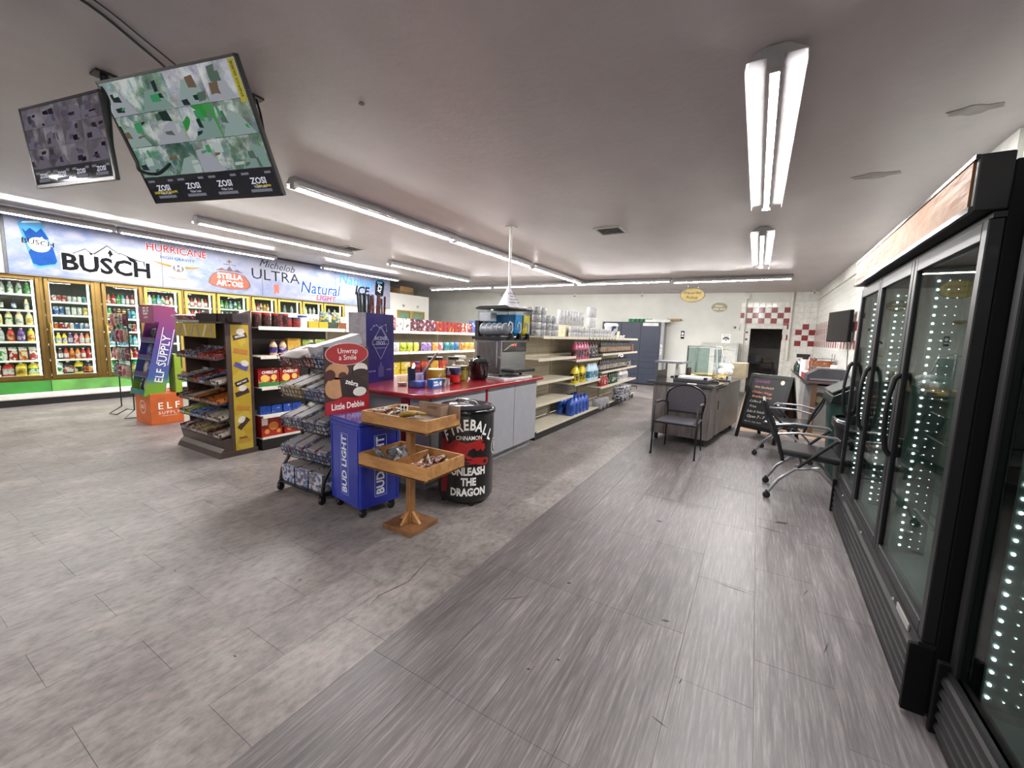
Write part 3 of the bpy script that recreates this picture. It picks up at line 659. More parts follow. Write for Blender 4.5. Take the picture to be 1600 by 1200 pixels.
for a, c in zip(sect, sect[1:]):
    dark = c < 4
    B(.031, .036, GYl(a)+.02, GYl(c)-.02, .16, 1.46).build('back_panel', GD if dark else GB, gl)
    mb = MB(); mb.box(-.02, .04, GYl(a)-.015, GYl(a)+.015, .0, 1.66); mb.build('upright', GD if dark else BEIGE, gl)
    pegboard(gl, .03, GYl(a)+.02, GYl(c)-.02, 1.48, 1.66, CREAM)
    for z, dp in ((1.47, .42), (1.13, .44), (.76, .44), (.42, .44)):
        if a > 4 and z < .5: continue
        shelf(gl, .036, .036+dp, GYl(a)+.01, GYl(c)-.01, z, .03, LIP)
    B(-.4, .46, GYl(a), GYl(c)-.004, 0, .13).build('base_deck', M('#1d1a19', .5), gl)
    shelf(gl, .036, .45, GYl(a)+.01, GYl(c)-.01, .145, .02, LIP)
    for z in (.45, .8, 1.15): shelf(gl, -.44, -.036, GYl(a)+.01, GYl(c)-.01, z, .02, LIP)
mb = MB(); mb.box(-.02, .04, GYl(8.3)-.015, GYl(8.3)+.015, 0, 1.66); mb.build('upright', BEIGE, gl)
# goods, first section: coffee, snacks
X1 = GX+.34
def row(meshes, x, y0, z, gap, name, labs, cat, group, rz=0):
    for i, me in enumerate(meshes): put(me, name, (x+jit(.01), y0+i*gap, z+.0005), rz+jit(.04), labs[i] if isinstance(labs, list) else labs.format(ORD[i]), cat, group)
jarm = tub_mesh(PK('#3a1c16', '#2a1512', '#7a2b22', 20), M('#a3222a', .35), .052, .175, .047)
row([jarm]*4, X1, 2.70, 1.47, .115, 'coffee_jar', 'dark coffee jar with red lid, {} from left on top shelf of left gondola', 'jar', 'red-lidded coffee jars')
row([tub_mesh(PK('#4a1a1c', '#8d2a30', '#2a1416', 18), M('#1c1616', .4), .06, .17)], X1, 2.94+.02, 1.47, .1, 'coffee_tub', 'maroon coffee tub with black lid beside the red-lidded jars', 'tub', None)
row([tub_mesh(PK('#8d2a30', '#a8443f', '#3a1416', 18), M('#20305c', .4), .05, .135)]*2, X1, 3.06+.02, 1.47, .105, 'coffee_tub', '{} maroon coffee tub with navy lid on the top shelf of left gondola', 'tub', 'navy-lidded coffee tubs')
put(tub_mesh(M('#e4e2dd', .4), M('#27418f', .4), .055, .165), 'sugar_canister', (X1, 3.28, 1.4705), 0, 'white canister with blue lid on the top gondola shelf', 'canister')
for i, (c, t_) in enumerate((('#d6b72a', 'MILD'), ('#d6b72a', 'GOLD'), ('#2f4a3a', 'BOLD'), ('#8a4a20', 'RICH'))):
    o = put(box_mesh(PK(c, c, '#e8d68a', 30, split=(.4, .68)), .09, .135, .095), 'snack_box', (X1, 3.41+i*.145, 1.4705), 0, f"{['plain yellow', 'bright yellow', 'dark green', 'brown'][i]} small box, {ORD[i]} of four at the end of the top shelf", 'box', 'small boxes on the top gondola shelf')
jl = bottle_mesh(M('#c9a888', .3), PK('#3f2f86', '#5a48a0', '#e8e4f0', 20), M('#9c3030', .4), .045, .19, .3)
row([jl]*2, X1, 2.89, 1.13, .12, 'syrup_bottle', '{} red-capped syrup bottle with purple label on second gondola shelf', 'bottle', 'purple-labelled syrup bottles')
put(box_mesh(PK('#d9a83c', '#e4bf5c', '#a3561c', 12, split=(.5, .68)), .07, .17, .21), 'cereal_box', (X1, 3.14, 1.1305), 0, 'orange-yellow cereal box beside the syrup bottles', 'box')
row([box_mesh(PK('#8fae3c', '#a9c25a', '#e4e8d0', 14), .08, .15, .2)]*3, X1, 3.33, 1.13, .168, 'cereal_box', '{} green cereal box from the left on second gondola shelf', 'box', 'green cereal boxes')
def printed_box(label, col, w_, d, h, loc, word, wc_, cat='box', fruit=None, group=None):
    t = thing('cracker_box', label, cat, loc, 0, group); B(-d/2, d/2, -w_/2, w_/2, 0, h).build('carton_body', col, t)
    if word: txt(word, h*.2, wc_, t, PX(d/2, 0, h*.78), .01, 0, .001, .03)
    return t
CHZ = PK('#b5231f', '#b5231f', '#e6c884', 9, split=(.4, .62))
for i in range(2):
    t = printed_box(f'red and yellow cheese cracker box, {ORD[i]} from left on the third gondola shelf', CHZ, .25, .12, .22, (X1, 2.79+i*.26, .76), 'CHEEZ-IT', INKW, group='cheese cracker boxes')
    flat([rect(-.123, .123, .004, .05)], M('#2f7a3a', .4), t, PX(.06), .001, 'green_band'); flat([ell(-.05, .1, .05, .045), ell(.06, .11, .035, .035)], M('#e4b45a', .5), t, PX(.06), .002, 'cracker_picture')
for i in range(4): put(box_mesh(PK('#1f3f9c', '#2a55b8', '#c8d4ea', 22, split=(.42, .66)), .1, .12, .1), 'cookie_pack', (X1+jit(.02), 2.74+i*.135, .4205), jit(.2), f'small blue cookie pack, {ORD[i]} from left on low gondola shelf', 'pack', 'blue cookie packs')
for i in range(2):
    t = printed_box(f'large red cracker box, {ORD[i]} from left on the bottom gondola shelf', PK('#b5231f', '#c4362c', '#e2a03c', 8, split=(.45, .68)), .25, .13, .25, (X1+.02, 2.79+i*.28, .145), None, INKW, group='large red cracker boxes')
    flat([ell(.02, .13, .06, .05), ell(-.06, .07, .03, .03), ell(.08, .06, .025, .025)], M('#d98a3a', .5), t, PX(.065), .001, 'cracker_picture'); flat([rect(-.12, -.05, .15, .24)], M('#e6dccb', .5), t, PX(.065), .001, 'side_facts')
# tall goods near the incense box: hanging dog-chew bags and a dark funnel-shaped display
for i in range(2): put(bag_mesh(PK('#d8b83c', '#3a6f6a', '#c9b49a', 14), .16, .24, .07), 'hanging_snack_bag', (GX+.16, 3.72+i*.2, 1.472), pi/2, f'teal and yellow snack bag, {ORD[i]} in the row on the gondola top shelf', 'bag', 'teal snack bags')
mb = MB(); mb.lathe([(.02, 0), (.05, .12), (.045, .3), (.09, .55), (.03, .62)], 10); mb.m = 1; mb.lathe([(.07, .48), (.1, .56), (.02, .66)], 8, (.05, 0, 0))
# second and third sections: cereal / noodle boxes above, bags below
cx = X1+.02
y = 4.30
seq = [('#e4d9cf', '#8d2a40', '#2a1a1c', .2, .22)]*1+[('#e9e4df', '#b54a72', '#5a2030', .17, .225)]*2+[('#e8e4de', '#d9d4cd', '#5a4a4a', .17, .215)]*2+[('#2a2626', '#8d3a5a', '#e4dcd6', .21, .215)]*3
seq2 = [('#a3262a', '#8d1f24', '#d9a03c', .11, .2)]*7+[('#e4dccf', '#b5302e', '#2a1a18', .11, .19)]*3
for i, (a, b_, c, w_, h) in enumerate(seq+seq2):
    me = box_mesh(PK(a, b_, c, 16), .07, w_-.012, h)
    nm = 'grey-pink' if i < 3 else ('pale' if i < 5 else ('black and pink' if i < 8 else ('crimson' if i < 15 else 'red and white')))
    put(me, 'noodle_box', (cx, y+w_/2, 1.4705), jit(.03), f"{nm} snack box, {['first','second','third','fourth','fifth','sixth','seventh','eighth','ninth','tenth','eleventh','twelfth','thirteenth','fourteenth','fifteenth','sixteenth','seventeenth','eighteenth'][i]} along gondola top shelf beyond the incense box", 'box', 'snack boxes in a row'); y += w_
for i in range(2): put(carton_mesh(PK('#e8eaf2', '#3f5fb0', '#d97a2c', 10), M('#3554a5', .4), .13, .26) if False else box_mesh(PK('#e8eaf2', '#4a68b4', '#d97a2c', 10, split=(.42, .62)), .08, .15, .26), 'waffle_box', (cx, y+.09+i*.165, 1.4705), 0, f'tall blue and white waffle box, {ORD[i]} of the pair left of the slush machine', 'box', 'blue and white waffle boxes')
for i in range(3): put(box_mesh(PK('#e9e2da', '#d9622c', '#b5302e', 12), .08, .13, .17), 'waffle_box', (cx, y+.42+i*.145, 1.4705), 0, f'low orange and white box, {ORD[i]} of three behind the slush machine', 'box', 'orange and white boxes')
y = 4.86
bags = [('white', '#dcdcdc', '#c4c4c4', '#8a8a8a'), ('lime', '#a8c23a', '#d9d63c', '#5a8a2a'), ('lime', '#a8c23a', '#d9d63c', '#5a8a2a'), ('yellow', '#e2cf3a', '#e8da6a', '#a88a20'), ('lilac', '#8a6ab8', '#b49ad0', '#5a3f8a'), ('lilac', '#8a6ab8', '#b49ad0', '#5a3f8a'), ('peach', '#e2b45a', '#d98a3c', '#e8e0d0'), ('pink-white', '#e8dcd8', '#c4707a', '#a33f4a'),
        ('teal', '#2f7f84', '#4aa0b0', '#1f5a50'), ('teal', '#2f7f84', '#4aa0b0', '#1f5a50'), ('blue', '#2f6aa8', '#4a8ac8', '#1f3f7a'), ('red-gold', '#b5402a', '#d9a83c', '#8a2a1c'), ('gold', '#d9a83c', '#e8c86a', '#a3702a'), ('gold', '#d9a83c', '#e8c86a', '#a3702a')]
for i, (n, a, b_, c) in enumerate(bags):
    k = i % 2
    put(bag_mesh(PK(a, b_, c, 18), .155, .16, .075), 'snack_bag', (cx+.02+jit(.02), y+i*.16, 1.1305), pi/2+jit(.2), f'{n} snack bag, {"topmost" if False else "number"} {["one","two","three","four","five","six","seven","eight","nine","ten","eleven","twelve","thirteen","fourteen"][i]} from the left on the middle gondola shelf', 'bag', 'snack bags on the middle shelf')
y = 4.7
for i, (n, a, b_, c) in enumerate((('yellow', '#e2cf2a', '#d9b52a', '#e8e4d0'), ('yellow', '#e2cf2a', '#d9b52a', '#e8e4d0'), ('red', '#b5231f', '#c4362c', '#e2a03c'), ('red', '#b5231f', '#c4362c', '#e2a03c'), ('gold', '#d99a2a', '#e2b23c', '#a32a1c'), ('red', '#b5231f', '#c4362c', '#e2a03c'))):
    put(box_mesh(PK(a, b_, c, 12), .11, .21, .2), 'cracker_carton', (cx, y+.11+i*.24, .7605), 0, f'{n} cracker carton, {ORD[i]} from the left on the lower gondola shelf behind the jars', 'box', 'cartons on the lower gondola shelf')

# ------------------------------------------------------------------ candy end rack (dark brown, faces the camera)
CB_ = M('#463833', .4, var=.15); YEL = PK('#d9b92c', '#d4b22a', '#e0c446', 3, .5, name='yellow_print')
cr = thing('candy_rack', 'dark brown candy end rack with yellow printed panel', 'rack', (-5.53, 2.4, 0))
# local: x from -.5 to .5, y from -.17 (front) to .2 (back)
mb = MB(); mb.box(-.5, .5, .17, .2, .05, 1.6); mb.build('back_panel', CB_, cr)
for s in (-1, 1):
    mb = MB(); x = s*.49
    mb.prism([(-.06, .04), (.2, .04), (.2, 1.66), (-.08, 1.56)], x-.012, x+.012, 'x'); mb.build('side_panel', CB_, cr)
mb = MB(); mb.prism([(-.2, 0), (.21, 0), (.21, .06), (-.17, .06)], -.52, .52, 'x'); mb.build('plinth', CB_, cr); mb = MB(); mb.prism([(-.18, .06), (.2, .06), (.2, .24), (-.16, .2), (-.14, .1)], -.5, .5, 'x'); mb.build('base_bin', CB_, cr)
flat([rect(-.025, .165, .06, 1.49)], YEL, cr, PX(.503), .001, 'yellow_panel')
PY = PX(.503)
for i, (z, col, rot) in enumerate(((1.36, '#3a2420', .25), (1.19, '#a06a2c', -.2), (1.02, '#4a4a8a', -.45), (.84, '#2c1c18', .35), (.72, '#33231c', .3), (.54, '#a8742a', -.2), (.36, '#3a2420', .8), (.16, '#a8862a', 0))):
    P2 = PY @ Matrix.Translation((.07, z, 0)) @ Matrix.Rotation(rot, 4, 'Z'); flat([rect(-.075, .075, -.028, .028)], M(col, .5), cr, P2, .0022, 'candy_bar_picture')
    if i in (0, 2, 4, 6): flat([ell(.02, .05, .045, .035, 12)], M('#cfc9c0', .5), cr, P2, .003, 'glove_picture')
txt('SNICKERS', .032, INKW, cr, PY, .07, 1.362, .0035, .02, .75, .25); txt('MILKY WAY', .028, INKW, cr, PY, .07, .84, .0035, .02, .75, .35); txt('twix', .05, M('#7a2a1c', .5), cr, PY, .06, .2, .0035, .03)
flat([rect(-.47, .47, 0, .155)], YEL, cr, PNY(-.155, 0, 1.34), .0, 'yellow_header', .006)
for i in range(6): flat([[(-.42+i*.15, .14), (-.38+i*.15, .14), (-.33+i*.15, .01), (-.37+i*.15, .01)] if i % 2 else [(-.42+i*.15, .01), (-.38+i*.15, .01), (-.3+i*.15, .14), (-.34+i*.15, .14)]], M(['#8a8478', '#c9c4b8', '#9a948a'][i % 3], .5), cr, PNY(-.155, 0, 1.34), .007, 'candy_bar_picture')
mb = MB(); mb.box(-.48, .48, -.15, .17, 1.5, 1.515); mb.build('top_shelf', CB_, cr); 
mb = MB(); mb.box(-.48, .1, -.165, -.15, 1.5, 1.53); mb.build('price_rail', M('#b9b7b2', .3, .4), cr)
trayz = [1.13, .85, .63, .44, .25]
for z in trayz:
    mb = MB(); mb.prism([(-.17, z-.04), (.17, z+.04), (.17, z+.055), (-.155, z-.02), (-.155, z+.012), (-.17, z+.012)], -.475, .475, 'x'); mb.build('sloped_tray', CB_, cr)
# candy lying in open boxes on the trays: every box a thing
CANDY = [('#c9c2b8', '#7a4a5a', '#3a2a2c'), ('#b9b4b4', '#6a6a8a', '#3f2f2a'), ('#a32a24', '#c4403a', '#e4c8b0'), ('#2f55a0', '#9ab4dc', '#e4e4ea'), ('#d9702a', '#e28a3c', '#4a2418'), ('#e4ded4', '#cfc6b4', '#6a4a3a'), ('#7a1f2a', '#9c2f3a', '#d9b46a'), ('#a8c43a', '#d4d83c', '#3a5a2a'), ('#4a2a22', '#5a3a2c', '#a8764a'), ('#d98a94', '#e4b4bc', '#8a3a4a')]
CNAME = ['silver-pink', 'silver-grey', 'red', 'blue', 'orange', 'white', 'maroon', 'lime', 'brown', 'pink']
def candybox(i, w_, d, h=.05):
    """open display box holding a row of wrapped bars"""
    def f():
        mb = MB(); e = .003
        mb.box(-w_/2, w_/2, -d/2, d/2, 0, e); mb.box(-w_/2, -w_/2+e, -d/2, d/2, 0, h); mb.box(w_/2-e, w_/2, -d/2, d/2, 0, h); mb.box(-w_/2, w_/2, d/2-e, d/2, 0, h*1.5); mb.box(-w_/2, w_/2, -d/2, -d/2+e, 0, h*.55)
        mb.m = 1; n = 3; s = (w_-.01)/n
        rr = random.Random(i*7+int(w_*100))
        for k in range(n):
            x = -w_/2+.005+(k+.5)*s; z0 = .012+rr.random()*.012
            mb.lathe([(s*.2, -d*.44), (s*.46, -d*.36), (s*.46, d*.36), (s*.2, d*.44)], 8, (0, 0, 0), ax='x') if False else None
            y0 = -d*.42+rr.random()*.02
            pts = [(x, y0, z0+.012), (x, y0+d*.08, z0+.014), (x, y0+d*.74, z0+.014), (x, y0+d*.82, z0+.012)]
            mb.tube(pts, [s*.12, s*.42, s*.42, s*.12], 7, flat=.45)
        return mb.mesh('candy_box', [PK(*CANDY[i], 26), PK(CANDY[i][1], CANDY[i][0], CANDY[i][2], 34)])
    return pm(('cb', i, round(w_, 3), round(d, 3), h), f)
order = [[0, 0, 1, 1, 2, 2, 6], [5, 1, 8, 2, 3, 8, 5], [8, 8, 5, 4, 8, 4, 4], [5, 7, 3, 3, 1, 5, 5], [1, 0, 5, 9, 5, 8, 5]]
LVL = ['top', 'second', 'third', 'fourth', 'lowest']
for r, z in enumerate(trayz):
    for k, ci in enumerate(order[r]):
        o = put(candybox(ci, .125, .29), 'candy_box', (-5.53-.405+k*.135, 2.4-.03, z+.002), 0, f'{CNAME[ci]} candy box, {ORD[k]} from left on {LVL[r]} sloped tray of brown rack', 'candy', 'candy boxes on the brown rack'); o.rotation_euler = (.2, 0, 0)
for k, ci in enumerate([6, 6, 7, 7, 6, 6]):
    o = put(candybox(ci, .14, .26), 'candy_box', (-5.53-.38+k*.15, 2.38, .245), 0, f'{CNAME[ci]} candy box, {ORD[k]} from left in the base bin of brown rack', 'candy', 'candy boxes in the base bin'); o.rotation_euler = (.11, 0, 0)
for k in range(5): put(bag_mesh(PK('#7a2a3a', '#9c4450', '#e4dcd4', 12), .2, .17, .07), 'candy_bag', (-5.92+k*.1, 2.36+jit(.03), 1.517), jit(.5), f'maroon candy bag, {ORD[k]} from left on top of the brown rack', 'bag', 'maroon candy bags on the rack top').rotation_euler.x = 1.2
for k in range(2):
    o = put(box_mesh(PK('#2c2220', '#3a2c28', '#c9c0b4', 18, split=(.5, .72)), .3, .17, .09), 'candy_carton', (-5.35+k*.28, 2.36+k*.06, 1.517), .25-k*.15, f'dark brown candy carton, {ORD[k]} on top of the brown rack', 'box', 'dark cartons on the rack top'); o.rotation_euler.x = .0

# ------------------------------------------------------------------ tall cardboard floor display with colour fade
def fade(stops, axis='z'):
    t = NT('cardboard_print'); b = t.bsdf(.5); s = t.n('ShaderNodeSeparateXYZ'); t.l(t.n('ShaderNodeTexCoord').outputs['Generated'], s.inputs[0])
    t.l(t.ramp(s.outputs['XYZ'.index(axis.upper())], stops), b.inputs['Base Color']); return t.m
FO = M('#c4602a', .5); FUP = fade([(0, '#6f9c2c'), (.12, '#6f9c2c'), (.2, '#3f5f9c'), (.5, '#4a3f8f'), (.75, '#6f2468'), (1, '#7a1f4f')]); PUR = fade([(0, '#2f6f6a'), (.4, '#3a2f6a'), (1, '#5a1f52')])
ef = thing('cardboard_display', 'tall cardboard floor display with orange base and purple to green tower', 'display', (-7.73, 2.62, 0))
B(-.27, .27, -.2, .2, 0, .46).build('orange_base', FO, ef, bevel=.004); mb = MB(); mb.prism([(-.2, .46), (.2, .46), (.2, 1.02), (.05, 1.02)], .2, .27, 'x') if False else None
B(.05, .27, .12, .2, .4, 1.03).build('green_back', M('#8aa62c', .5), ef)
# leaning tower, opening to -y
def tw_(z): return -.16+.0+(z-.46)*.17
Z0, Z1 = .43, 1.5
for s in (-1, 1):
    x = s*.24
    mb = MB(); mb.prism([(-.26, Z0), (-.02, Z0), (.2, Z1+.02), (.22, 1.62), (.15, 1.72), (.0, 1.74), (-.08, 1.74), (-.08, 1.5), (-.02, Z1)], x-.006, x+.006, 'x'); mb.build('tower_side', FUP, ef)
mb = MB(); mb.prism([(-.03, Z0), (-.01, Z0), (.2, Z1), (.18, Z1)], -.24, .24, 'x'); mb.build('tower_back', PUR, ef)
B(-.24, .24, -.085, -.075, 1.48, 1.74).build('header_card', M('#8a3f5f', .5), ef); mb = MB(); mb.prism([(-.085, 1.74), (0, 1.742), (.15, 1.722), (.22, 1.622), (.21, 1.61), (.14, 1.71), (0, 1.73), (-.085, 1.73)], -.245, .245, 'x'); mb.build('curved_top', M('#7a1f4f', .5), ef)
txt('ELF', .15, INKW, ef, PNY(-.085, 0, 1.65), 0, 0, .002, .01, .9); txt('SUPPLY', .045, INKW, ef, PNY(-.085, 0, 1.56), 0, 0, .002, 0)
levels = [.47, .72, .97, 1.22]
for k, z in enumerate(levels):
    q = (z-Z0)/(Z1-Z0); y0 = -.26+q*.235; mb = MB(); mb.prism([(y0, z-.03), (y0+.22, z-.01), (y0+.22, z), (y0+.012, z-.02), (y0+.012, z+.05), (y0, z+.05)], -.235, .235, 'x'); mb.build('display_shelf', PUR if k else M('#2f6f6a', .5), ef)
    for j in range(3):
        c = [('black', '#1c1a1c', '#2a2a30', '#e4e4e4'), ('white', '#e4dfdc', '#c9b49a', '#8a4a3a'), ('blue', '#4a55a0', '#8a94c8', '#2a2a4a'), ('black', '#1c1a1c', '#2a2a30', '#e4e4e4')][(k+j) % 4]
        o = put(bag_mesh(PK(*c[1:], 14), .14, .2, .05), 'vape_pouch', (-7.73-.15+j*.15, 2.62+y0+.1, z), 0, f"{c[0]} pouch, {['left', 'middle', 'right'][j]} on {['lowest', 'second', 'third', 'top'][k]} shelf of purple cardboard display", 'pouch', 'pouches in the cardboard display'); o.rotation_euler = (-.18, 0, 0)
PS = plane((.2465, .06, 1.0), (0, .2, .98), (0, -.98, .2)) if False else plane((.2465, -.0, .98), (0, .205, .979), (0, -.979, .205))
txt('ELF SUPPLY', .14, INKW, ef, PS, -.02, .0, .002, .005, 1.0); flat([[(-.1, -.07), (.44, -.07), (.44, -.063), (-.1, -.063)], [(-.1, .07), (.44, .07), (.44, .063), (-.1, .063)]], INKW, ef, PS, .001, 'frame_line')
txt('ELF', .14, INKW, ef, PX(.27, .02, .27), 0, 0, .002, .012, 1.0, space=1.5); txt('SUPPLY', .06, INKW, ef, PX(.27, .02, .17), 0, 0, .002, 0, 1.1, space=1.3); txt('FOR EVERY OCCASION', .018, INKW, ef, PX(.27, .02, .125), 0, 0, .002)
flat([[(x, y) for x, y in ell(0, 0, .1, .1)]], M('#e4dccf', .5), ef, PNY(-.2, 0, .25), .001, 'round_seal'); flat([ell(0, 0, .088, .088)], FO, ef, PNY(-.2, 0, .25), .002, 'round_seal_field'); txt('ELF', .075, INKW, ef, PNY(-.2, 0, .25), 0, 0, .003, .01)

# ------------------------------------------------------------------ black wire peg stand beside it
ws = thing('wire_stand', 'thin black wire peg stand hung with small packs, left of the cardboard display', 'stand', (-8.42, 2.5, 0)); mb = MB()
for x in (-.42, .1): mb.tube([(x, 0, 1.66), (x, 0, .12)], .009, 6)
mb.tube([(-.42, 0, 1.66), (.36, 0, 1.66)], .009, 6)
for z in (1.4, 1.12, .85, .6): mb.tube([(-.42, 0, z), (.36, 0, z)], .005, 5)
mb.build('wire_frame', DKMETAL, ws)
mb = MB(); mb.tube([(-.42, 0, .12), (-.48, -.14, .012), (-.3, -.1, .012), (-.2, 0, .1), (.1, 0, .12), (.15, -.14, .012), (.25, .12, .012)], .008, 6); mb.build('wire_foot', DKMETAL, ws)
for z in (1.62, 1.38, 1.1, .83):
    for x in (-.24, -.08, .08, .25): MB().cyl((x, 0, z), (x, -.12, z+.01), .004, n=5).build('peg_hook', DKMETAL, ws)
for r, z in enumerate((1.42, 1.18, .9, .64)):
    for k, x in enumerate((-.24, -.08, .08, .25)):
        c = [('pink', '#a8485a', '#c9707f', '#e4d4cc'), ('tan', '#b09070', '#c9b49a', '#5a3a2c'), ('grey', '#5a5f68', '#9a9fa8', '#2a2c30'), ('maroon', '#6a1f34', '#8a3f50', '#d4c4b4')][(r*2+k) % 4]
        put(bag_mesh(PK(*c[1:], 16), .12, .19, .045), 'hanging_pack', (-8.42+x, 2.5-.08, z), jit(.2), f"{c[0]} hanging pack, {ORD[k]} from left on {['top', 'second', 'third', 'lowest'][r]} row of the wire stand", 'pack', 'packs on the wire stand')
# ------------------------------------------------------------------ right gondola (long half-empty shelf run)
gr = thing('gondola_shelf', 'long beige half-empty store shelf with motor oil and paper rolls beyond the counter', 'shelf', (-3.05, 5.05, 0))
def GYr(y): return y-5.05
BG2 = M('#b9b19c', .5, var=.06); SH2 = M('#cfc7b4', .45, var=.06)
secs = [5.07, 6.45, 7.76, 9.1, 10.45]
for a, c in zip(secs, secs[1:]):
    o = bpy.data.objects.new('back_panel', None); COL.objects.link(o); o.parent = gr
    for i in range(14):
        B(.0, .012, GYr(a)+.015, GYr(c)-.015, .14+i*.106, .14+i*.106+.1).build('slat', BG2, o)
    B(-.012, -.001, GYr(a)+.015, GYr(c)-.015, .14, 1.62).build('backer', BEIGE, o)
for y in secs: B(-.02, .03, GYr(y)-.015, GYr(y)+.015, 0, 1.64).build('upright', BEIGE, gr)
hs = [[(1.145, .46), (.81, .44), (.495, .44)], [(1.08, .46), (.675, .46)], [(1.15, .48), (.8, .48), (.5, .48)], [(1.15, .48), (.8, .48), (.5, .48)]]
for (a, c), hh in zip(zip(secs, secs[1:]), hs):
    for z, dp in hh: shelf(gr, .012, dp+.02, GYr(a)+.01, GYr(c)-.01, z, .03, SH2)
    B(-.02, .47, GYr(a), GYr(c), 0, .105).build('base_deck', M('#191817', .5), gr); shelf(gr, .012, .49, GYr(a)+.005, GYr(c)-.005, .13, .02, SH2)
    if a > 5.1 or True: shelf(gr, .012, .49, max(.13, GYr(a)+.01), GYr(c)-.01, 1.46, .03, SH2)
for i in range(9): B(.498, .503, GYr(7.0+i*.19)-.03, GYr(7.0+i*.19)+.03, 1.432, 1.455).build('green_price_tag', M('#3f6a3f', .5), gr)
mb = MB(); mb.tube([(.3, GYr(10.46), .27), (.5, GYr(10.62), .27), (.5, GYr(10.62), .2)], .012, 6); mb.build('end_bumper', M('#3a1a18', .5), gr)
RXF = -2.72
# paper goods on the top shelf
WRAP = PK('#d4d4d8', '#b9bac0', '#8d9098', 22, .3); WRAP2 = PK('#e8e8ea', '#dcdce0', '#b4b8c4', 16, .3)
def rolls_mesh(nx, nz, r, h, mat):
    def f():
        mb = MB()
        for i in range(nx):
            for k in range(nz): mb.lathe([(r*.9, k*h+.002), (r, k*h+.012), (r, (k+1)*h-.012), (r*.9, (k+1)*h-.002), (r*.3, (k+1)*h-.004)], 10, (0, (i-(nx-1)/2)*2*r, 0))
            for k in range(nz): pass
        return mb.mesh('roll_pack', mat)
    return pm(('rolls', nx, nz, r, h, mat.name), f)
n = 0
for (y, x, nz) in ((5.26, RXF, 4), (5.42, RXF-.14, 4), (5.26, RXF-.14, 4), (5.42, RXF, 4), (5.62, RXF, 3), (5.62, RXF-.14, 3), (5.78, RXF, 3), (5.94, RXF-.1, 3), (6.1, RXF-.1, 2)):
    for k in range(nz):
        put(rolls_mesh(1, 1, .068, .103, WRAP), 'toilet_roll', (x, y, 1.4605+k*.1035), R.random()*6, f"wrapped grey toilet roll, {['bottom','second','third','top'][k]} of stack {['one','two','three','four','five','six','seven','eight','nine'][n]} nearest the slush machine", 'toilet roll', 'stacked wrapped toilet rolls')
    n += 1
for i in range(8): put(rolls_mesh(1, 1, .062, .25, WRAP2), 'paper_towel_roll', (RXF-.17, 6.5+i*.128, 1.665), 0, f'tall white paper towel roll, {ORD[i]} in the row on top of the small packs', 'paper towel', 'row of tall paper towel rolls')
B(-.11, .11, -.5, .5, 0, .196).build('carton_body', M('#d4ccae', .6), tag(thing('cream_carton', 'cream carton lying under the tall paper towel rolls', 'box', (RXF-.17, 6.95, 1.466)), None, None))
for i in range(8): put(rolls_mesh(2, 2, .058, .09, WRAP2), 'tissue_pack', (RXF+.04, 6.55+i*.265, 1.4605), 0, f'small white four-roll tissue pack, {ORD[i]} in the front row on the top shelf', 'tissue pack', 'front row of tissue packs')
o = put(rolls_mesh(2, 3, .075, .2, PK('#e9e9ec', '#e2e2e6', '#c4c8ce', 6, .3)), 'paper_towel_pack', (RXF-.18, 8.0, 1.4605), .1, 'large white paper towel bale standing upright at the end of the top shelf', 'paper towel')
t = thing('wipes_canister', 'white canister with dark blue swirl at the end of the top shelf', 'canister', (RXF-.06, 8.95, 1.4605)); mb = MB(); mb.lathe([(.125, 0), (.135, .02), (.14, .26)], 18); mb.build('canister_body', PK('#e9e9ee', '#e4e4ea', '#2f3a7a', 5, split=(.35, .55)), t); mb = MB(); mb.lathe([(.15, .26), (.152, .3), (.12, .325)], 18); mb.build('lid', WHITE, t)
# jugs and bottles
OILP = M('#a8456a', .3, coat=.3); DRK = M('#2a2628', .35); DRL = PK('#3a3436', '#6a5a50', '#cfc9c4', 18)
n = 0
def grid(me, name, x0, xs_, y0, n_, dy, z, lab, cat, group, rz=0):
    for i in range(n_):
        for j in range(xs_): put(me, name, (x0-j*.13, y0+i*dy, z+.0005), rz+jit(.05), lab.format(ORD[i], ['front', 'second', 'third'][j]), cat, group)
WJ = jug_mesh(OILP, PK('#2a2022', '#8d3a54', '#e4d4d8', 14), M('#b98a96', .4), .15, .11, .31)
grid(WJ, 'coolant_jug', RXF+.06, 1, 6.62, 5, .135, 1.08, 'magenta coolant jug, {} from left in the {} row on the beige shelf', 'jug', 'magenta coolant jugs', pi/2)
OJ = jug_mesh(DRK, PK('#e4e4e4', '#4a4648', '#1f1c1d', 16, split=(.4, .52)), M('#7a2030', .4), .17, .12, .3)
grid(OJ, 'oil_jug', RXF+.06, 1, 7.31, 3, .145, 1.08, 'black motor oil jug, {} from left in the {} row beside the magenta jugs', 'jug', 'black oil jugs', pi/2)
OB = bottle_mesh(DRK, PK('#a88a70', '#d0b498', '#5a4a44', 26), M('#1c1a1a', .4), .045, .25, .3)
OB2 = bottle_mesh(DRK, PK('#cfcac6', '#a89686', '#4f4845', 26), M('#1c1a1a', .4), .045, .24, .3)
grid(OB, 'oil_bottle', RXF+.1, 1, 7.9, 20, .112, 1.15, 'dark oil bottle, {} from left in the {} row on the upper far shelf', 'bottle', 'oil bottles on the upper far shelf') if False else None
BIG = ORD+['eleventh', 'twelfth', 'thirteenth', 'fourteenth', 'fifteenth', 'sixteenth', 'seventeenth', 'eighteenth', 'nineteenth', 'twentieth']
for i in range(19): put(OB, 'oil_bottle', (RXF+.09, 7.87+i*.115, 1.1505), jit(.1), f'dark oil bottle with tan label, {BIG[i]} from left on upper far shelf', 'bottle', 'oil bottles on the upper far shelf')
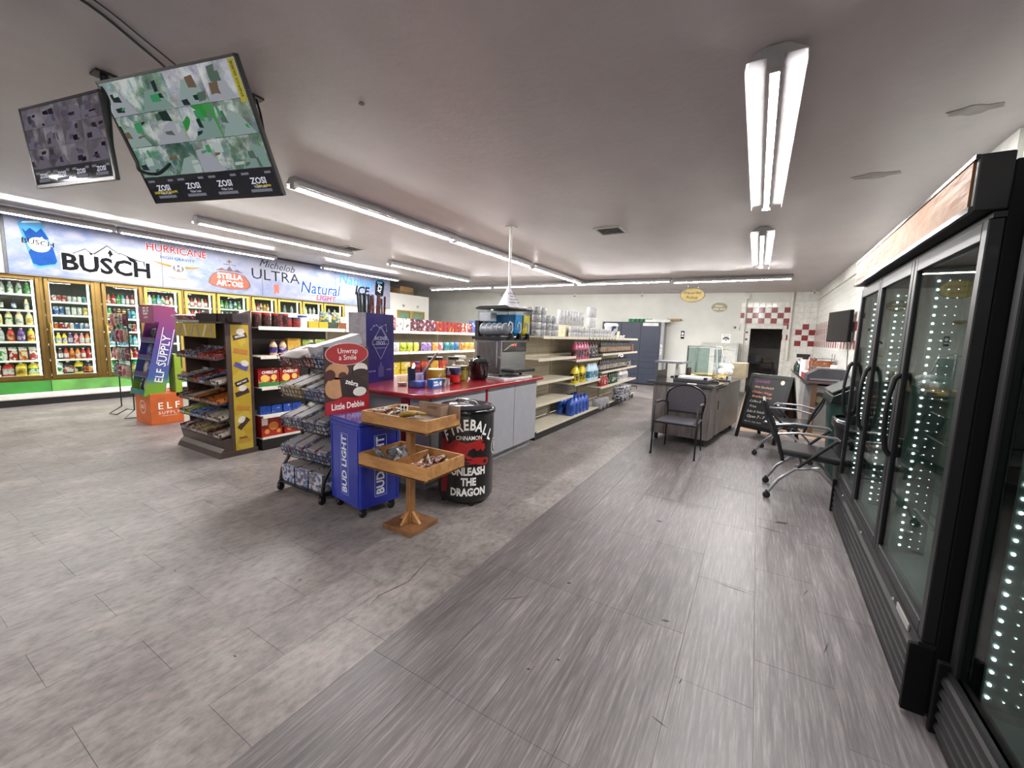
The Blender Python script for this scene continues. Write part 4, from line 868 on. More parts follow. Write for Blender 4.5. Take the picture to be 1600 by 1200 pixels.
for i in range(17): put(OB2, 'oil_bottle', (RXF+.09, 7.87+i*.115, .8005), jit(.1), f'dark oil bottle with pale label, {BIG[i]} from left on middle far shelf', 'bottle', 'oil bottles on the middle far shelf')
for k in range(2): put(box_mesh(PK('#7a2a24', '#8d3a2e', '#c9b49a', 12), .14, .2, .09), 'red_carton', (RXF+.05, 10.17, 1.1505+k*.091), 0, f"flat red carton, {['lower', 'upper'][k]} of the pair at the far end of upper shelf", 'box', 'red cartons at the shelf end')
put(tub_mesh(PK('#2a2a2e', '#d4d4d8', '#5a5a60', 12), M('#4a4a4c', .4), .06, .16), 'grey_tub', (RXF+.08, 10.0, .8005), 0, 'grey and white tub at the far end of the middle far shelf', 'tub')
for i in range(4): put(OB2 if i > 4 else bottle_mesh(M('#a3262a', .3), PK('#e4d4d0', '#b5302e', '#3a1a1a', 18), M('#e4e4e0', .4), .045, .21, .3), 'additive_bottle', (RXF+.09, 7.95+i*.12, .5005), 0, f'small red additive bottle, {ORD[i]} from left on low far shelf', 'bottle', 'red additive bottles')
for i in range(5): put(bottle_mesh(M('#24402e', .3), PK('#d4dcd4', '#2f5a3f', '#1a1c1a', 18), cap_k, .045, .25, .3), 'additive_bottle', (RXF+.09, 8.5+i*.12, .5005), 0, f'dark green bottle, {ORD[i]} from left on low far shelf', 'bottle', 'dark green bottles')
WJ2 = jug_mesh(M('#dcdcda', .4), PK('#e4e4e4', '#d0d2d6', '#5a6a8a', 14), cap_w, .16, .12, .26)
for i in range(4): put(WJ2, 'white_jug', (RXF+.08, 9.28+i*.17, .5005), pi/2, f'white jug, {ORD[i]} from left on low far shelf', 'jug', 'white jugs')
YJ = jug_mesh(M('#d6c22a', .35, coat=.3), PK('#d6c22a', '#3a2f2a', '#e4d44a', 12, split=(.44, .56)), M('#a8951f', .4), .19, .13, .3)
for i in range(4): put(YJ, 'yellow_jug', (RXF+.06-(i % 2)*.05, 6.66+i*.155, .6755), pi/2, f'yellow antifreeze jug, {ORD[i]} from left beside the pale blue bottles', 'jug', 'yellow antifreeze jugs')
BJ = jug_mesh(M('#b4cfe2', .3), PK('#e4eef4', '#3f8ab4', '#4a8a4a', 10, split=(.44, .6)), M('#d4dce4', .4), .19, .12, .3)
for i in range(4): put(BJ, 'detergent_jug', (RXF+.06, 7.3+i*.125, .6755), pi/2, f'pale blue detergent jug with green label, {ORD[i]} from left beside the yellow jugs', 'jug', 'pale blue detergent jugs')
WW = jug_mesh(M('#1f4fae', .25, coat=.4), PK('#1c3f96', '#2a5ac0', '#c8d4ea', 14, split=(.45, .68)), M('#2f5fc0', .4), .19, .14, .31)
for i in range(5):
    for j in range(2): put(WW, 'washer_fluid_jug', (RXF+.06-j*.2, 6.55+i*.165+j*.03, .1305), pi/2, f"blue washer fluid jug, {ORD[i]} from left in the {['front', 'rear'][j]} row on bottom shelf", 'jug', 'blue washer fluid jugs')
WB = PK('#2a2c44', '#e4e4e8', '#5a6080', 20)
for i in range(4):
    for k in range(2): put(bag_mesh(WB, .18, .24, .13), 'water_pack', (RXF+.12, 8.75+i*.2, .2+k*.14), 0, f"dark and white wrapped water pack, {ORD[i]} from left, {['lower', 'upper'][k]} layer on the bottom shelf", 'pack', 'wrapped water packs').rotation_euler = (0, pi/2, 0)
for i in range(3): put(bag_mesh(PK('#e4e4e6', '#cfd0d4', '#8a8a90', 10), .2, .22, .12), 'white_bag', (RXF+.02, 7.75+i*.22, .18), .3*i, f'crumpled white packet, {ORD[i]} from left on the bottom shelf past the blue jugs', 'bag', 'white packets on the bottom shelf').rotation_euler = (.2, pi/2, 0)

# ------------------------------------------------------------------ counter with red top
CTZ = .93; REDM = M('#8a1a24', .22, coat=.4, var=.05); GREYP = M('#9a9ba2', .4, var=.04)
co = thing('checkout_counter', 'grey panelled island counter with a glossy red top', 'counter', (-3.0, 3.8, 0))
def cnt(x, y): return (x+3.0, y-3.8)
cx0, cx1, cy0, cy1 = -3.75, -2.43, 2.63, 4.98; r = .16
poly = [cnt(cx0, cy0)]+[cnt(*p) for p in bowl_arc((cx1-r, cy0+r), r, -pi/2, 0, 6)]+[cnt(cx1, cy1), cnt(cx0, cy1)]
mb = MB(); mb.prism(poly, CTZ-.045, CTZ, 'z'); mb.build('red_countertop', REDM, co, bevel=.012)
mb = MB(); mb.box(-.65, .43, -.98, 1.1, 0, .09); mb.build('toe_kick', M('#8d8f94', .5), co)
mb = MB(); mb.box(-.68, .49, -1.0, 1.12, .09, .885); mb.build('carcass', M('#85868c', .5), co)
for a, c in ((2.82, 3.69), (3.73, 4.315), (4.325, 4.9)): B(.49, .508, cnt(0, a)[1], cnt(0, c)[1], .1, .88).build('front_panel', GREYP, co, bevel=.002, seg=1)
B(.49, .515, cnt(0, 3.695)[1], cnt(0, 3.725)[1], .09, .885).build('red_strip', REDM, co)
for a, c in ((-3.66, -2.84), (-2.72, -2.5)): B(cnt(a, 0)[0], cnt(c, 0)[0], -1.018, -1.0, .1, .88).build('end_panel', GREYP, co)
B(cnt(-2.83, 0)[0], cnt(-2.73, 0)[0], -1.022, -1.0, .09, .885).build('red_strip', REDM, co)
# white service pole with a paper sign
po = thing('service_pole', 'white service pole from the ceiling down to the red counter', 'pole', (-2.98, 4.93, CTZ)); mb = MB(); mb.cyl((0, 0, 0), (0, 0, cz(-3)-CTZ), .02, n=12); mb.build('pole_tube', M('#d4d3ce', .4), po)
B(-.06, .06, -.06, .06, cz(-3)-CTZ-.012, cz(-3)-CTZ-.001).build('ceiling_plate', M('#b9b7b2', .4), po); B(-.03, .03, -.02, .02, .62, .75).build('clamp', M('#d4d3ce', .4), po)
ps = thing('paper_sign', 'white paper sheet with printed lines folded around the pole above slush machine', 'sign', (-2.98, 4.93, 1.83)); mb = MB(); mb.smooth = False
pts = []
mb.lathe([(.165, 0), (.15, .02), (.03, .26), (.024, .27)], 14, caps=False, c=(0, -.01, 0)); mb.build('paper_cone', M('#d9d6e0', .6, var=.03), ps)
for i, s in enumerate(('PLEASE ASK', 'FOR HELP', 'WITH', 'REFILLS')):
    q = i*.04; P_ = plane((.125-q*.4, -.085+.05*.3, .07+q), (.62, .78, 0), (-.45, .34, .83)); txt(s, .03, INKK, ps, P_, 0, 0, .004, .01)
# slush machine
SLX, SLY = -2.66, 4.25
sl = thing('slush_machine', 'three-bowl slush drink machine in stainless steel on the red counter', 'drink machine', (SLX, SLY, CTZ), radians(-5))
# local: x from -.42 (back) to 0 (front face, looks +x); y 0..0.54
B(-.5, .1, -.06, .56, 0.0, .022).build('white_board', M('#d9d9dc', .4), sl)
SS = M('#a3a3a2', .25, .85, var=.06)
for (x, y) in ((-.38, .05), (-.04, .05), (-.38, .49), (-.04, .49)): MB().cyl((x, y, .022), (x, y, .05), .02).build('foot', BLACK, sl)
B(-.42, 0, 0, .54, .05, .475).build('cabinet', SS, sl, bevel=.006)
for i in range(13): B(-.36+i*.023, -.346+i*.023, -.004, .0, .17, .44).build('vent_slat', M('#6f6d6c', .4, .6), sl)
B(-.4, -.388, -.006, 0, .14, .45).build('panel_trim', M('#c9c9c9', .3, .7), sl); B(-.07, -.058, -.006, 0, .14, .45).build('panel_trim', M('#c9c9c9', .3, .7), sl)
B(-.33, -.05, -.003, 0, .055, .16).build('dark_side_panel', M('#4a4445', .4), sl)
B(0, .006, .03, .53, .33, .455).build('control_panel', M('#1b1718', .2, coat=.5), sl)
mb = MB(); mb.prism([(.035, .345), (.2, .425), (.34, .44), (.16, .395), (.1, .36)], .006, .0065, 'x'); mb.build('swoosh_print', M('#a89a8c', .4), sl)
B(.006, .0066, .3, .5, .345, .39).build('keypad', M('#3a3436', .4), sl)
for y in (.235, .29): MB().lathe([(.011, .006), (.009, .012)], 8, (0, y, .415), ax='x').build('indicator_lamp', EM('#ff5040', 1.2), sl)
mb = MB(); mb.box(0, .18, .02, .5, .085, .12); mb.m = 1
for i in range(9): mb.box(.02+i*.018, .03+i*.018, .03, .49, .12, .126)
mb.build('drip_tray', [BLACK, DKMETAL], sl, bevel=.004)
B(-.46, .05, -.01, .55, .475, .51).build('bowl_deck', BLACK, sl)
for k, (liq, nm) in enumerate((('#9a9a9c', 'clear'), ('#1f86c4', 'blue'), ('#c9b53a', 'yellow'))):
    y0 = .01+k*.18; bo = bpy.data.objects.new('bowl', None); COL.objects.link(bo); bo.parent = sl; bo['label'] = f'{nm} slush bowl'; bo.location = (0, y0+.083, .51)
    # outline in the x-z plane, extruded across the bowl
    prof = [(-.4, .0), (.0, .0), (.05, .04), (.07, .11), (.06, .18), (.09, .22), (.09, .34), (-.4, .34)]
    mb = MB(); mb.prism(prof, -.082, .082, 'y'); mb.build('bowl_shell', GL('#eef2f4', .35), bo, bevel=.02)
    fl = M(liq, .3, var=.1) if k else M('#8b8d91', .35)
    top = .28
    mb = MB(); mb.lathe([(.05, -.38), (.074, -.37), (.074, .01), (.06, .045), (.02, .055)], 20, (0, 0, .09), ax='x'); mb.build('drum', M('#7d7f83', .35) if k == 0 else fl, bo)
    if k: mb = MB(); mb.prism([(-.37, .1), (.05, .1), (.055, .18), (.06, top), (-.37, top)], -.072, .072, 'y'); mb.build('slush', fl, bo)
    else: B(-.38, -.2, -.06, .06, .19, .3).build('white_cup_liner', M('#c4c6cc', .4), bo, bevel=.01)
    mb = MB()
    for i in range(5): mb.lathe([(.074, -.36+i*.085), (.077, -.352+i*.085), (.074, -.344+i*.085)], 14, (0, 0, .1), ax='x')
    h = mb.build('auger_ring', M('#c9c9cc', .3), bo)
    mb = MB(); mb.prism([(-.43, .34), (.1, .34), (.1, .36), (.03, .385), (-.36, .385), (-.43, .36)], -.086, .086, 'y'); mb.build('lid', BLACK, bo, bevel=.006)
    mb = MB(); mb.box(.052, .085, -.022, .022, -.02, .05); mb.tube([(.07, 0, .05), (.095, 0, .03), (.1, 0, -.03)], .009); mb.build('tap', BLACK, bo)
    mb = MB(); mb.tube([(.062, -.05, .13), (.066, -.02, .19), (.066, .025, .17), (.064, .04, .1), (.06, .01, .04)], .011, 6, flat=.6); mb.build('spout_guard', M('#b9bcc0', .4), bo)
    B(-.46, -.4, -.05, .05, 0, .2).build('drive_cover', BLACK, bo)
# incense box: tall dark blue display carton with packets of sticks
PURP = NT('night_sky_print'); pb = PURP.bsdf(.5, spec=.15); f_ = PURP.noise(3.2, 4, PURP.pos((1, 1, 1), 'obj')); s_ = PURP.n('ShaderNodeTexVoronoi'); s_.inputs['Scale'].default_value = 22; PURP.l(PURP.pos((1, 1, 1), 'obj'), s_.inputs['Vector'])
c_ = PURP.ramp(f_, [(.3, '#14114a'), (.5, '#1c1560'), (.62, '#281a6c'), (.75, '#112c4c')]); PURP.l(PURP.mix(PURP.ramp(s_.outputs['Distance'], [(.0, .8), (.06, 0.)]), c_, '#9a9ac8'), pb.inputs['Base Color'])
ib = thing('incense_carton', 'tall dark blue starry display carton on the left end of the red counter', 'display', (-3.46, 3.1, CTZ), radians(14))
mb = MB(); mb.box(-.2, 0, -.25, .25, 0, .01); mb.box(-.006, 0, -.25, .25, .01, .72); mb.box(-.2, -.194, -.25, .25, .01, .72); mb.box(-.194, -.006, .244, .25, .01, .72); mb.box(-.194, -.006, -.244, .244, .6, .604); mb.build('carton_body', PURP.m, ib)
B(-.2, 0, -.256, -.25, .0, .72).build('pale_side', PK('#d4cfd8', '#c4bfcc', '#5a4a6a', 14, split=(.5, .72)), ib)
PI_ = PX(.0, 0, 0); SIL = M('#aab0d0', .4)
def seg2(a, b_, w_=.004):
    d = Vector(b_)-Vector(a); n_ = Vector((-d.y, d.x)).normalized()*w_/2; a, b_ = Vector(a), Vector(b_)
    return [tuple(a+n_), tuple(a-n_), tuple(b_-n_), tuple(b_+n_)]
dm = [(0, .58), (.15, .42), (0, .24), (-.15, .42)]
flat([seg2(dm[i], dm[(i+1) % 4]) for i in range(4)]+[seg2((0, .6), (.15, .44)), seg2((-.15, .4), (.15, .4), .003), seg2((-.1, .36), (.1, .36), .003)], SIL, ib, PI_, .001, 'diamond_emblem')
st_ = [(-.17, .55), (-.12, .59), (-.07, .6), (-.02, .575), (.1, .61), (.11, .54)]
flat([seg2(a, b_, .003) for a, b_ in zip(st_, st_[1:])]+[ell(x, y, .007, .007, 8) for x, y in st_], SIL, ib, PI_, .001, 'constellation')
txt('INCENSE', .055, SIL, ib, PI_, 0, .46, .002, .01, 1.0); txt('MATCHES', .05, SIL, ib, PI_, 0, .415, .002, .01, 1.0) if False else txt('STICKS', .05, SIL, ib, PI_, 0, .41, .002, .01, 1.0)
flat([rect(-.05, .05, .05, .16), [(-.03, .16), (.03, .16), (.01, .21), (-.01, .21)]], M('#2a2a72', .4), ib, PI_, .001, 'carton_picture'); txt('20 STICKS', .022, SIL, ib, PI_, .15, .12, .002); txt('HAND MADE', .022, SIL, ib, PI_, -.16, .12, .002)
n = 0
for k in range(15):
    dark = k < 5
    y = -.21+k*.03; o = thing('incense_packet', f"{'charcoal' if dark else 'maroon'} foil incense packet, {BIG[k]} from left, standing in the starry carton", 'incense', (-3.46+(-.1-y*.24*0)*cos(radians(14))-(y)*sin(radians(14)), 3.1-.1*sin(radians(14))+y*cos(radians(14)), CTZ+.6045), radians(14)+jit(.3), 'incense packets')
    mb = MB(); h = .3+jit(.02); lx = jit(.03); ly = jit(.025); mb.tube([(0, 0, 0), (lx*.5, ly*.5, h*.5), (lx, ly, h)], [.017, .018, .015], 6, flat=.5); mb.build('foil', M('#3a3d42', .2, .6) if dark else PK('#8d8284', '#7a2034', '#4a1422', 20, .2, split=(.42, .62)), o)
    mb = MB(); mb.tube([(lx*.8, ly*.8, h*.82), (lx, ly, h+.004)], .0175, 6, flat=.55); mb.build('header', M('#24262a', .3) if dark else M('#5a1f2a', .3), o)
# jars and small goods along the counter
GJ = GL('#f4f4f2', .35)
def jar(name, label, cat, x, y, r, h, parts, lid, lidh=.03, sq=1.5):
    t = thing(name, label, cat, (x, y, CTZ+.0005)); mb = MB(); mb.lathe([(r*.93, 0), (r, .012), (r, h*.74), (r*.72, h*.88), (r*.7, h)], 16, sq=sq); mb.build('jar_glass', GJ, t)
    for nm, m_, z0, z1, q in parts: mb = MB(); mb.lathe([(r*q*.93, z0), (r*q, z0+.006), (r*q, z1)], 16, sq=sq); mb.build(nm, m_, t)
    mb = MB(); mb.lathe([(r*.78, h), (r*.78, h+lidh)], 16); mb.build('lid', lid, t); return t
jar('candy_jar', 'clear jar with pink and yellow label and black lid on the counter', 'jar', -2.98, 3.42, .105, .25, [('label', PK('#e0d4dc', '#d9b43a', '#8d4a8a', 9, split=(.4, .62)), .03, .15, 1.01)], BLACK)
jar('pickle_jar', 'large jar with bright red brine, blue label and black lid', 'jar', -2.84, 3.56, .075, .255, [('red_brine', M('#d01a14', .15, coat=.5), .008, .09, .96), ('label', PK('#e4e4ea', '#3a4a8a', '#16161a', 10), .09, .17, 1.01)], BLACK)
jar('pickle_jar', 'large jar with olive green pickles and white lid', 'jar', -2.93, 3.80, .085, .255, [('pickles', M('#8a8420', .2, coat=.5, var=.3, sc=30), .008, .125, .96), ('label', PK('#a89a2a', '#4a4a18', '#d9cf8a', 12), .12, .17, 1.01)], CREAM)
jar('straw_jar', 'slim clear jar beside the rice cooker with pale lid', 'jar', -3.1, 4.02, .06, .2, [('cups', M('#cfc9d4', .4), .01, .15, .9)], M('#e4e2da', .4), .02, 0)
jar('glass_jar', 'small clear glass jar standing nearest the starry carton', 'jar', -3.06, 3.02, .052, .15, [('coins', M('#b49a9a', .4), .005, .03, .9)], GJ, .012, 0)
t = thing('plastic_tub', 'clear square tub with blue tint holding a brown brush', 'tub', (-2.86, 3.02, CTZ+.0005), .2); mb = MB(); mb.box(-.06, .06, -.06, .06, 0, .19, -.008); mb.build('tub_wall', GL('#c4cef0', .4), t); B(-.055, .055, -.055, .055, .004, .06).build('blue_wipes', M('#8f98c0', .4, var=.3, sc=20), t); mb = MB(); mb.prism([(-.06, .19), (.06, .19), (0, .235)], -.06, .06, 'x'); mb.build('white_lid', GL('#f4f4f8', .6), t); MB().lathe([(.022, .23), (.022, .25)], 10).build('purple_cap', M('#3f3a8a', .4), t)
B(-.064, -.06, -.065, .065, 0, .2).build('dark_back', M('#2c2a30', .5), t)
t = thing('brush', 'brown handled brush leaning out of the blue tub', 'brush', (-2.86, 3.12, CTZ+.12)); mb = MB(); mb.tube([(0, 0, 0), (-.02, .1, .1), (-.04, .24, .2)], [.014, .016, .014], 8); mb.build('brown_handle', M('#4a2020', .4), t); mb = MB(); mb.tube([(-.04, .24, .2), (-.045, .275, .225)], .015, 8); mb.build('white_tip', WHITE, t)
t = thing('lighter_box', 'small blue box with white print at the counter edge', 'box', (-2.72, 3.12, CTZ+.0005), .05); B(-.035, .035, -.075, .075, 0, .085).build('carton_body', M('#2a62b0', .4), t)
flat([rect(-.06, .02, .02, .035), rect(-.06, .0, .05, .065), rect(.035, .06, .02, .06)], INKW, t, PX(.035), .001, 'white_print'); flat([rect(-.05, .03, -.0 + .037, .05)], M('#8ac0e4', .4), t, PX(.035), .001, 'pale_print')
put(box_mesh(PK('#c9bfc0', '#a89a9c', '#6a4a50', 20), .06, .09, .075), 'small_carton', (-2.74, 3.30, CTZ+.0005), .05, 'small greyish carton right of the blue box on the counter', 'box')
mb = MB(); mb.lathe([(.035, 0), (.037, .01), (.037, .1), (.012, .15), (.008, .19)], 12); tag(mb.build('sauce_bottle', M('#9c1f2a', .3), None, (-3.22, 4.1, CTZ+.0005)), 'red squeeze bottle behind the jars by the rice cooker', 'bottle')
t = thing('rice_cooker', 'black round rice cooker with glass lid on the red counter', 'cooker', (-2.86, 4.06, CTZ+.0005)); mb = MB(); mb.lathe([(.09, 0), (.118, .03), (.122, .19), (.126, .2), (.126, .215)], 22); mb.build('pot_body', M('#121214', .18, coat=.5), t)
mb = MB(); mb.lathe([(.12, .215), (.11, .235), (.05, .255)], 22); mb.build('glass_lid', M('#3a4040', .1, .4), t); mb = MB(); mb.lathe([(.012, .255), (.022, .27), (.022, .285)], 10); mb.build('lid_knob', BLACK, t)
for s in (-1, 1): B(-.02, .02, s*.13-.02, s*.13+.02, .16, .18).build('handle', BLACK, t)
B(.115, .124, -.03, .03, .05, .12).build('control_plate', M('#2c2c30', .3), t)
mb = MB(); mb.tube([(-.0, 0, 0), (.03, .03, .03), (.1, .05, .045)], .02, 8); tag(mb.build('ladle', M('#e4e2dd', .4), None, (-3.05, 4.05, CTZ+.225)), 'white ladle lying across the pale jar lid', 'ladle') if False else None
# ------------------------------------------------------------------ wire snack rack with side sign
lr = thing('snack_rack', 'black wire snack rack on casters holding open cake cartons', 'rack', (-3.34, 2.3, 0))
TB = M('#18181a', .35, .2)
for s in (-1, 1):
    mb = MB(); x = s*.3
    mb.tube([(x, -.22, .08), (x, -.2, .2), (x, -.12, .32), (x, -.02, .42), (x, .03, .6), (x, .12, 1.34)], .015, 8); mb.tube([(x, -.22, .07), (x, .22, .07)], .014, 8); mb.tube([(x, .22, .07), (x, .2, 1.0), (x, .13, 1.34)], .014, 8); mb.build('side_frame', TB, lr)
    for y in (-.22, .22):
        c = bpy.data.objects.new('caster', None); COL.objects.link(c); c.parent = lr; c.location = (x, y, 0)
        MB().lathe([(.022, -.013), (.033, -.008), (.033, .008), (.022, .013)], 14, (0, 0, .0335), ax='x').build('wheel', BLACK, c); B(-.018, .018, -.02, .02, .055, .075).build('fork', TB, c)
mb = MB(); 
for z0, z1 in ((.2, 1.28),): mb.prism([(.06, z0), (.07, z0), (.16, z1), (.15, z1)], -.29, .29, 'x')
mb.build('grey_back_panel', M('#8d8f96', .4), lr)
SN = [('#e4dcd8', '#a32a34', '#7a1a24'), ('#e4dcd0', '#c9a86a', '#6a3a24'), ('#dcdce4', '#6a84b4', '#a83a3a'), ('#dfe0e6', '#5a6a9c', '#c9b08a'), ('#2f5aa8', '#dfe4ee', '#c9503a')]
SNN = ['red and white', 'cream and brown', 'pale blue', 'blue and tan', 'blue and white']
def snack_carton(i, w_, d, h):
    def f():
        mb = MB(); e = .004
        mb.box(-w_/2, w_/2, -d/2, -d/2+e, 0, h); mb.box(-w_/2, -w_/2+e, -d/2, d/2, 0, h); mb.box(w_/2-e, w_/2, -d/2, d/2, 0, h); mb.box(-w_/2, w_/2, d/2-e, d/2, 0, h)
        mb.m = 1; mb.box(-w_/2+e, w_/2-e, -d/2+e, d/2-e, 0, h*.9); mb.m = 2; mb.prism([(-d/2+.02, h*.9), (d/2-.02, h*.9), (d/2-.03, h*.98), (-d/2+.03, h*.98)], -w_/2+.02, w_/2-.02, 'x')
        return mb.mesh('snack_carton', [PK(*SN[i], 22), M('#6a6464', .6), M('#857f80', .5)])
    return pm(('sc', i, w_, d, h), f)
shz = [1.14, .86, .58, .32]
for k, z in enumerate(shz):
    bk = bpy.data.objects.new('basket', None); COL.objects.link(bk); bk.parent = lr; bk.location = (0, -.17+.03*k*.0, z); bk.rotation_euler = (.3, 0, 0)
    L = .325; mb = MB()
    for zz in (0, .045, .09): mb.tube([(-L, .36, zz), (-L, 0, zz), (L, 0, zz), (L, .36, zz)], .004, 5)
    mb.build('basket_rail', TB, bk)
    mb = MB()
    for i in range(15): x = -L+i*2*L/14; mb.tube([(x, 0, .09), (x, 0, 0), (x, .36, 0)], .0028, 4)
    mb.build('basket_wire', TB, bk)
    for i in range(4):
        ci = [0, 1, 3, 2][k] if not (k == 0 and i > 2) else 3
        if k == 1 and i > 1: ci = 2
        sc = put(snack_carton(ci, .152, .33, .1+.012*(i % 2)), 'snack_carton', (0, 0, 0), 0, f"open {SNN[ci]} cake carton, {ORD[i]} from left on {['top','second','third','fourth'][k]} wire basket", 'box', 'cake cartons on the wire rack')
        sc.matrix_world = Matrix.Translation((-3.34, 2.3, 0)) @ Matrix.Translation((0, -.17, z)) @ Matrix.Rotation(.3, 4, 'X') @ Matrix.Translation((-.243+i*.162, .178, .0045))
mb = MB(); mb.box(-.3, .3, -.24, .2, .085, .097); mb.build('bottom_deck', TB, lr)
for i in range(3): 
    put(snack_carton([4, 2, 3][i], .19, .38, .15), 'snack_carton', (-3.34-.2+i*.2, 2.28, .0975), 0, f"large {SNN[[4,2,3][i]]} carton, {ORD[i]} from left on the wire rack's bottom deck", 'box', 'large cartons on the rack bottom')
o = put(box_mesh(PK('#d4d4dc', '#c4c5d0', '#3a3a7a', 8, split=(.5, .62)), .17, .4, .085), 'white_cake_box', (-3.13, 2.32, 1.3), 0, 'white cake box with purple band tilted on the right of the top basket', 'box'); o.rotation_euler = (.3, 0, -.25)
o = put(bag_mesh(M('#8a7f7c', .6), .3, .25, .08), 'grey_paper_bag', (-3.42, 2.3, 1.27), 0, 'crumpled grey paper sheet over the top basket cartons', 'paper'); o.rotation_euler = (1.75, 0, 0)
# side sign (looks to +x)
SGX = .37
sg = bpy.data.objects.new('side_sign', None); COL.objects.link(sg); sg.parent = lr; sg.location = (SGX, -.22, .77); sg['label'] = 'red and brown cookie sign on the rack side'
PSG = PX(0, 0, 0); SRED = M('#a3222a', .4)
B(-.006, -.0005, 0, .44, 0, .56).build('sign_board', M('#3a2622', .5), sg)
flat([[(0, .0), (.44, .0), (.44, .165), (.33, .165), (.2, .145), (.08, .115), (0, .105)]], SRED, sg, PSG, .001, 'red_band')
flat([ell(.22, .5, .215, .095)], M('#c9b4b0', .4), sg, PSG, .001, 'sign_oval_rim', .004); flat([ell(.22, .5, .208, .089)], SRED, sg, PSG, .005, 'sign_oval')
txt('Little Debbie', .075, INKW, sg, PSG, .22, .06, .003, .02, .84); txt('Unwrap', .062, INKW, sg, PSG, .22, .525, .0065, 0, 1.0); txt('a Smile', .062, INKW, sg, PSG, .22, .47, .0065, 0, 1.0)
flat([ell(.12, .36, .11, .07), ell(.1, .22, .1, .09)], M('#b98a62', .6), sg, PSG, .001, 'cookie_picture'); flat([ell(.05, .33, .05, .045), ell(.17, .32, .04, .03)], M('#4a2420', .6), sg, PSG, .0018, 'filling_picture')
flat([[(.14, .3), (.28, .34), (.42, .25), (.42, .14), (.3, .12), (.16, .14)]], M('#2a1c1a', .5), sg, PSG, .0026, 'wrapper_picture'); flat([ell(.34, .17, .07, .04)], M('#d9d4cc', .6), sg, PSG, .0034, 'cream_picture'); flat([ell(.35, .37, .075, .05)], M('#d9d4cc', .6), sg, PSG, .0034, 'cream_picture'); flat([ell(.35, .335, .085, .035)], M('#2a1c1a', .5), sg, PSG, .0042, 'chocolate_picture')
txt('zebra', .06, INKW, sg, PSG, .26, .25, .0044, .02, 1, -.3)

# ------------------------------------------------------------------ blue rolling beer cooler
BLU = M('#1f2f9c', .28, coat=.5, var=.12, sc=5); BLU2 = M('#26389f', .2, coat=.6)
bf = thing('beer_cooler', 'blue square beer cooler on casters with vertical white lettering', 'cooler', (-2.525, 2.05, 0), radians(-9))
B(-.45, 0, 0, .36, .085, .745).build('cooler_body', BLU, bf, bevel=.012)
B(-.455, .005, -.005, .365, .745, .78).build('top_lid', BLU2, bf, bevel=.012)
for (x, y) in ((-.4, .05), (-.05, .05), (-.4, .31), (-.05, .31)):
    c = bpy.data.objects.new('caster', None); COL.objects.link(c); c.parent = bf; c.location = (x, y, 0)
    MB().lathe([(.02, -.012), (.03, -.008), (.03, .008), (.02, .012)], 14, (0, 0, .0305), ax='x').build('wheel', BLACK, c); B(-.02, .02, -.02, .02, .055, .085).build('fork', BLACK, c)
for P_, W_ in ((PNY(0, -.225, .41), .39), (PX(0, .18, .41), .3)):
    mb = MB(); mb.X = P_; e = .008
    mb.box(-W_/2-e, -W_/2, -.3, .3, .0, .006); mb.box(W_/2, W_/2+e, -.3, .3, .0, .006); mb.box(-W_/2-e, W_/2+e, .3, .308, .0, .006); mb.box(-W_/2-e, W_/2+e, -.308, -.3, 0, .006); mb.build('panel_edge', BLU2, bf)
    a = .055; th_ = .004
    flat([rect(-a, -a+th_, -.25, .25), rect(a-th_, a, -.25, .25), rect(-a, a, .246, .25), rect(-a, a, -.25, -.246)], M('#9ab4e4', .4), bf, P_, .001, 'lettering_frame')
    txt('BUD LIGHT', .098, M('#e4e8f4', .45), bf, P_, .0, 0, .002, .03, .94, pi/2)

# ------------------------------------------------------------------ pine two-tier stand
PINE = wood('#8f6236', '#c08d54', (3, 14, 14)); PINE2 = wood('#7a5230', '#a87644', (14, 14, 3)); PINED = wood('#5a3a22', '#8a5f38', (6, 9, 9))
wsd = thing('wooden_stand', 'two-tier pine display stand with square foot in front of the counter', 'stand', (-2.165, 2.22, 0))
B(-.145, .145, -.145, .145, 0, .038).build('foot_board', PINED, wsd, bevel=.004); B(-.025, .025, -.025, .025, .038, .83).build('post', PINE2, wsd, bevel=.003)
for i in range(4):
    mb = MB(); mb.X = Matrix.Rotation(i*pi/2, 4, 'Z'); mb.prism([(.025, .038), (.1, .038), (.025, .12)], -.011, .011, 'y'); mb.build('brace', PINE, wsd)
def tray(z, x0, x1, y0, y1, h):
    t = bpy.data.objects.new('tray', None); COL.objects.link(t); t.parent = wsd; t.location = (0, 0, z); e = .016
    B(x0, x1, y0, y1, 0, .01).build('tray_bottom', PINE, t)
    B(x0, x1, y0, y0+e, .0, h).build('tray_side', PINE, t, bevel=.002); B(x0, x1, y1-e, y1, .0, h).build('tray_side', PINE, t, bevel=.002)
    B(x0, x0+e, y0+e, y1-e, .0, h).build('tray_end', PINE, t, bevel=.002); B(x1-e, x1, y0+e, y1-e, .0, h).build('tray_end', PINE, t, bevel=.002); return t
t1 = tray(.49, -.275, .375, -.25, .17, .095); B(.03, .045, -.234, .154, .01, .08).build('divider', PINE, t1)
t2 = tray(.785, -.335, .305, -.17, .2, .095)
B(-.315, .285, -.15, .18, .01, .052).build('paper_liner', M('#8a7360', .7), t2)
def candybar(i):
    def f():
        mb = MB(); mb.tube([(-.055, 0, .008), (-.045, 0, .01), (.045, 0, .01), (.055, 0, .008)], [.016, .017, .017, .016], 8, flat=.55); return mb.mesh('wrapped_bar', PK(*[('#e4dcd4', '#8d3a3a', '#6a4a2c'), ('#d9cfc4', '#6a2a2c', '#a87a3c'), ('#cfc4b4', '#8a6a4a', '#4a2a20')][i], 30))
    return pm(('wb', i), f)
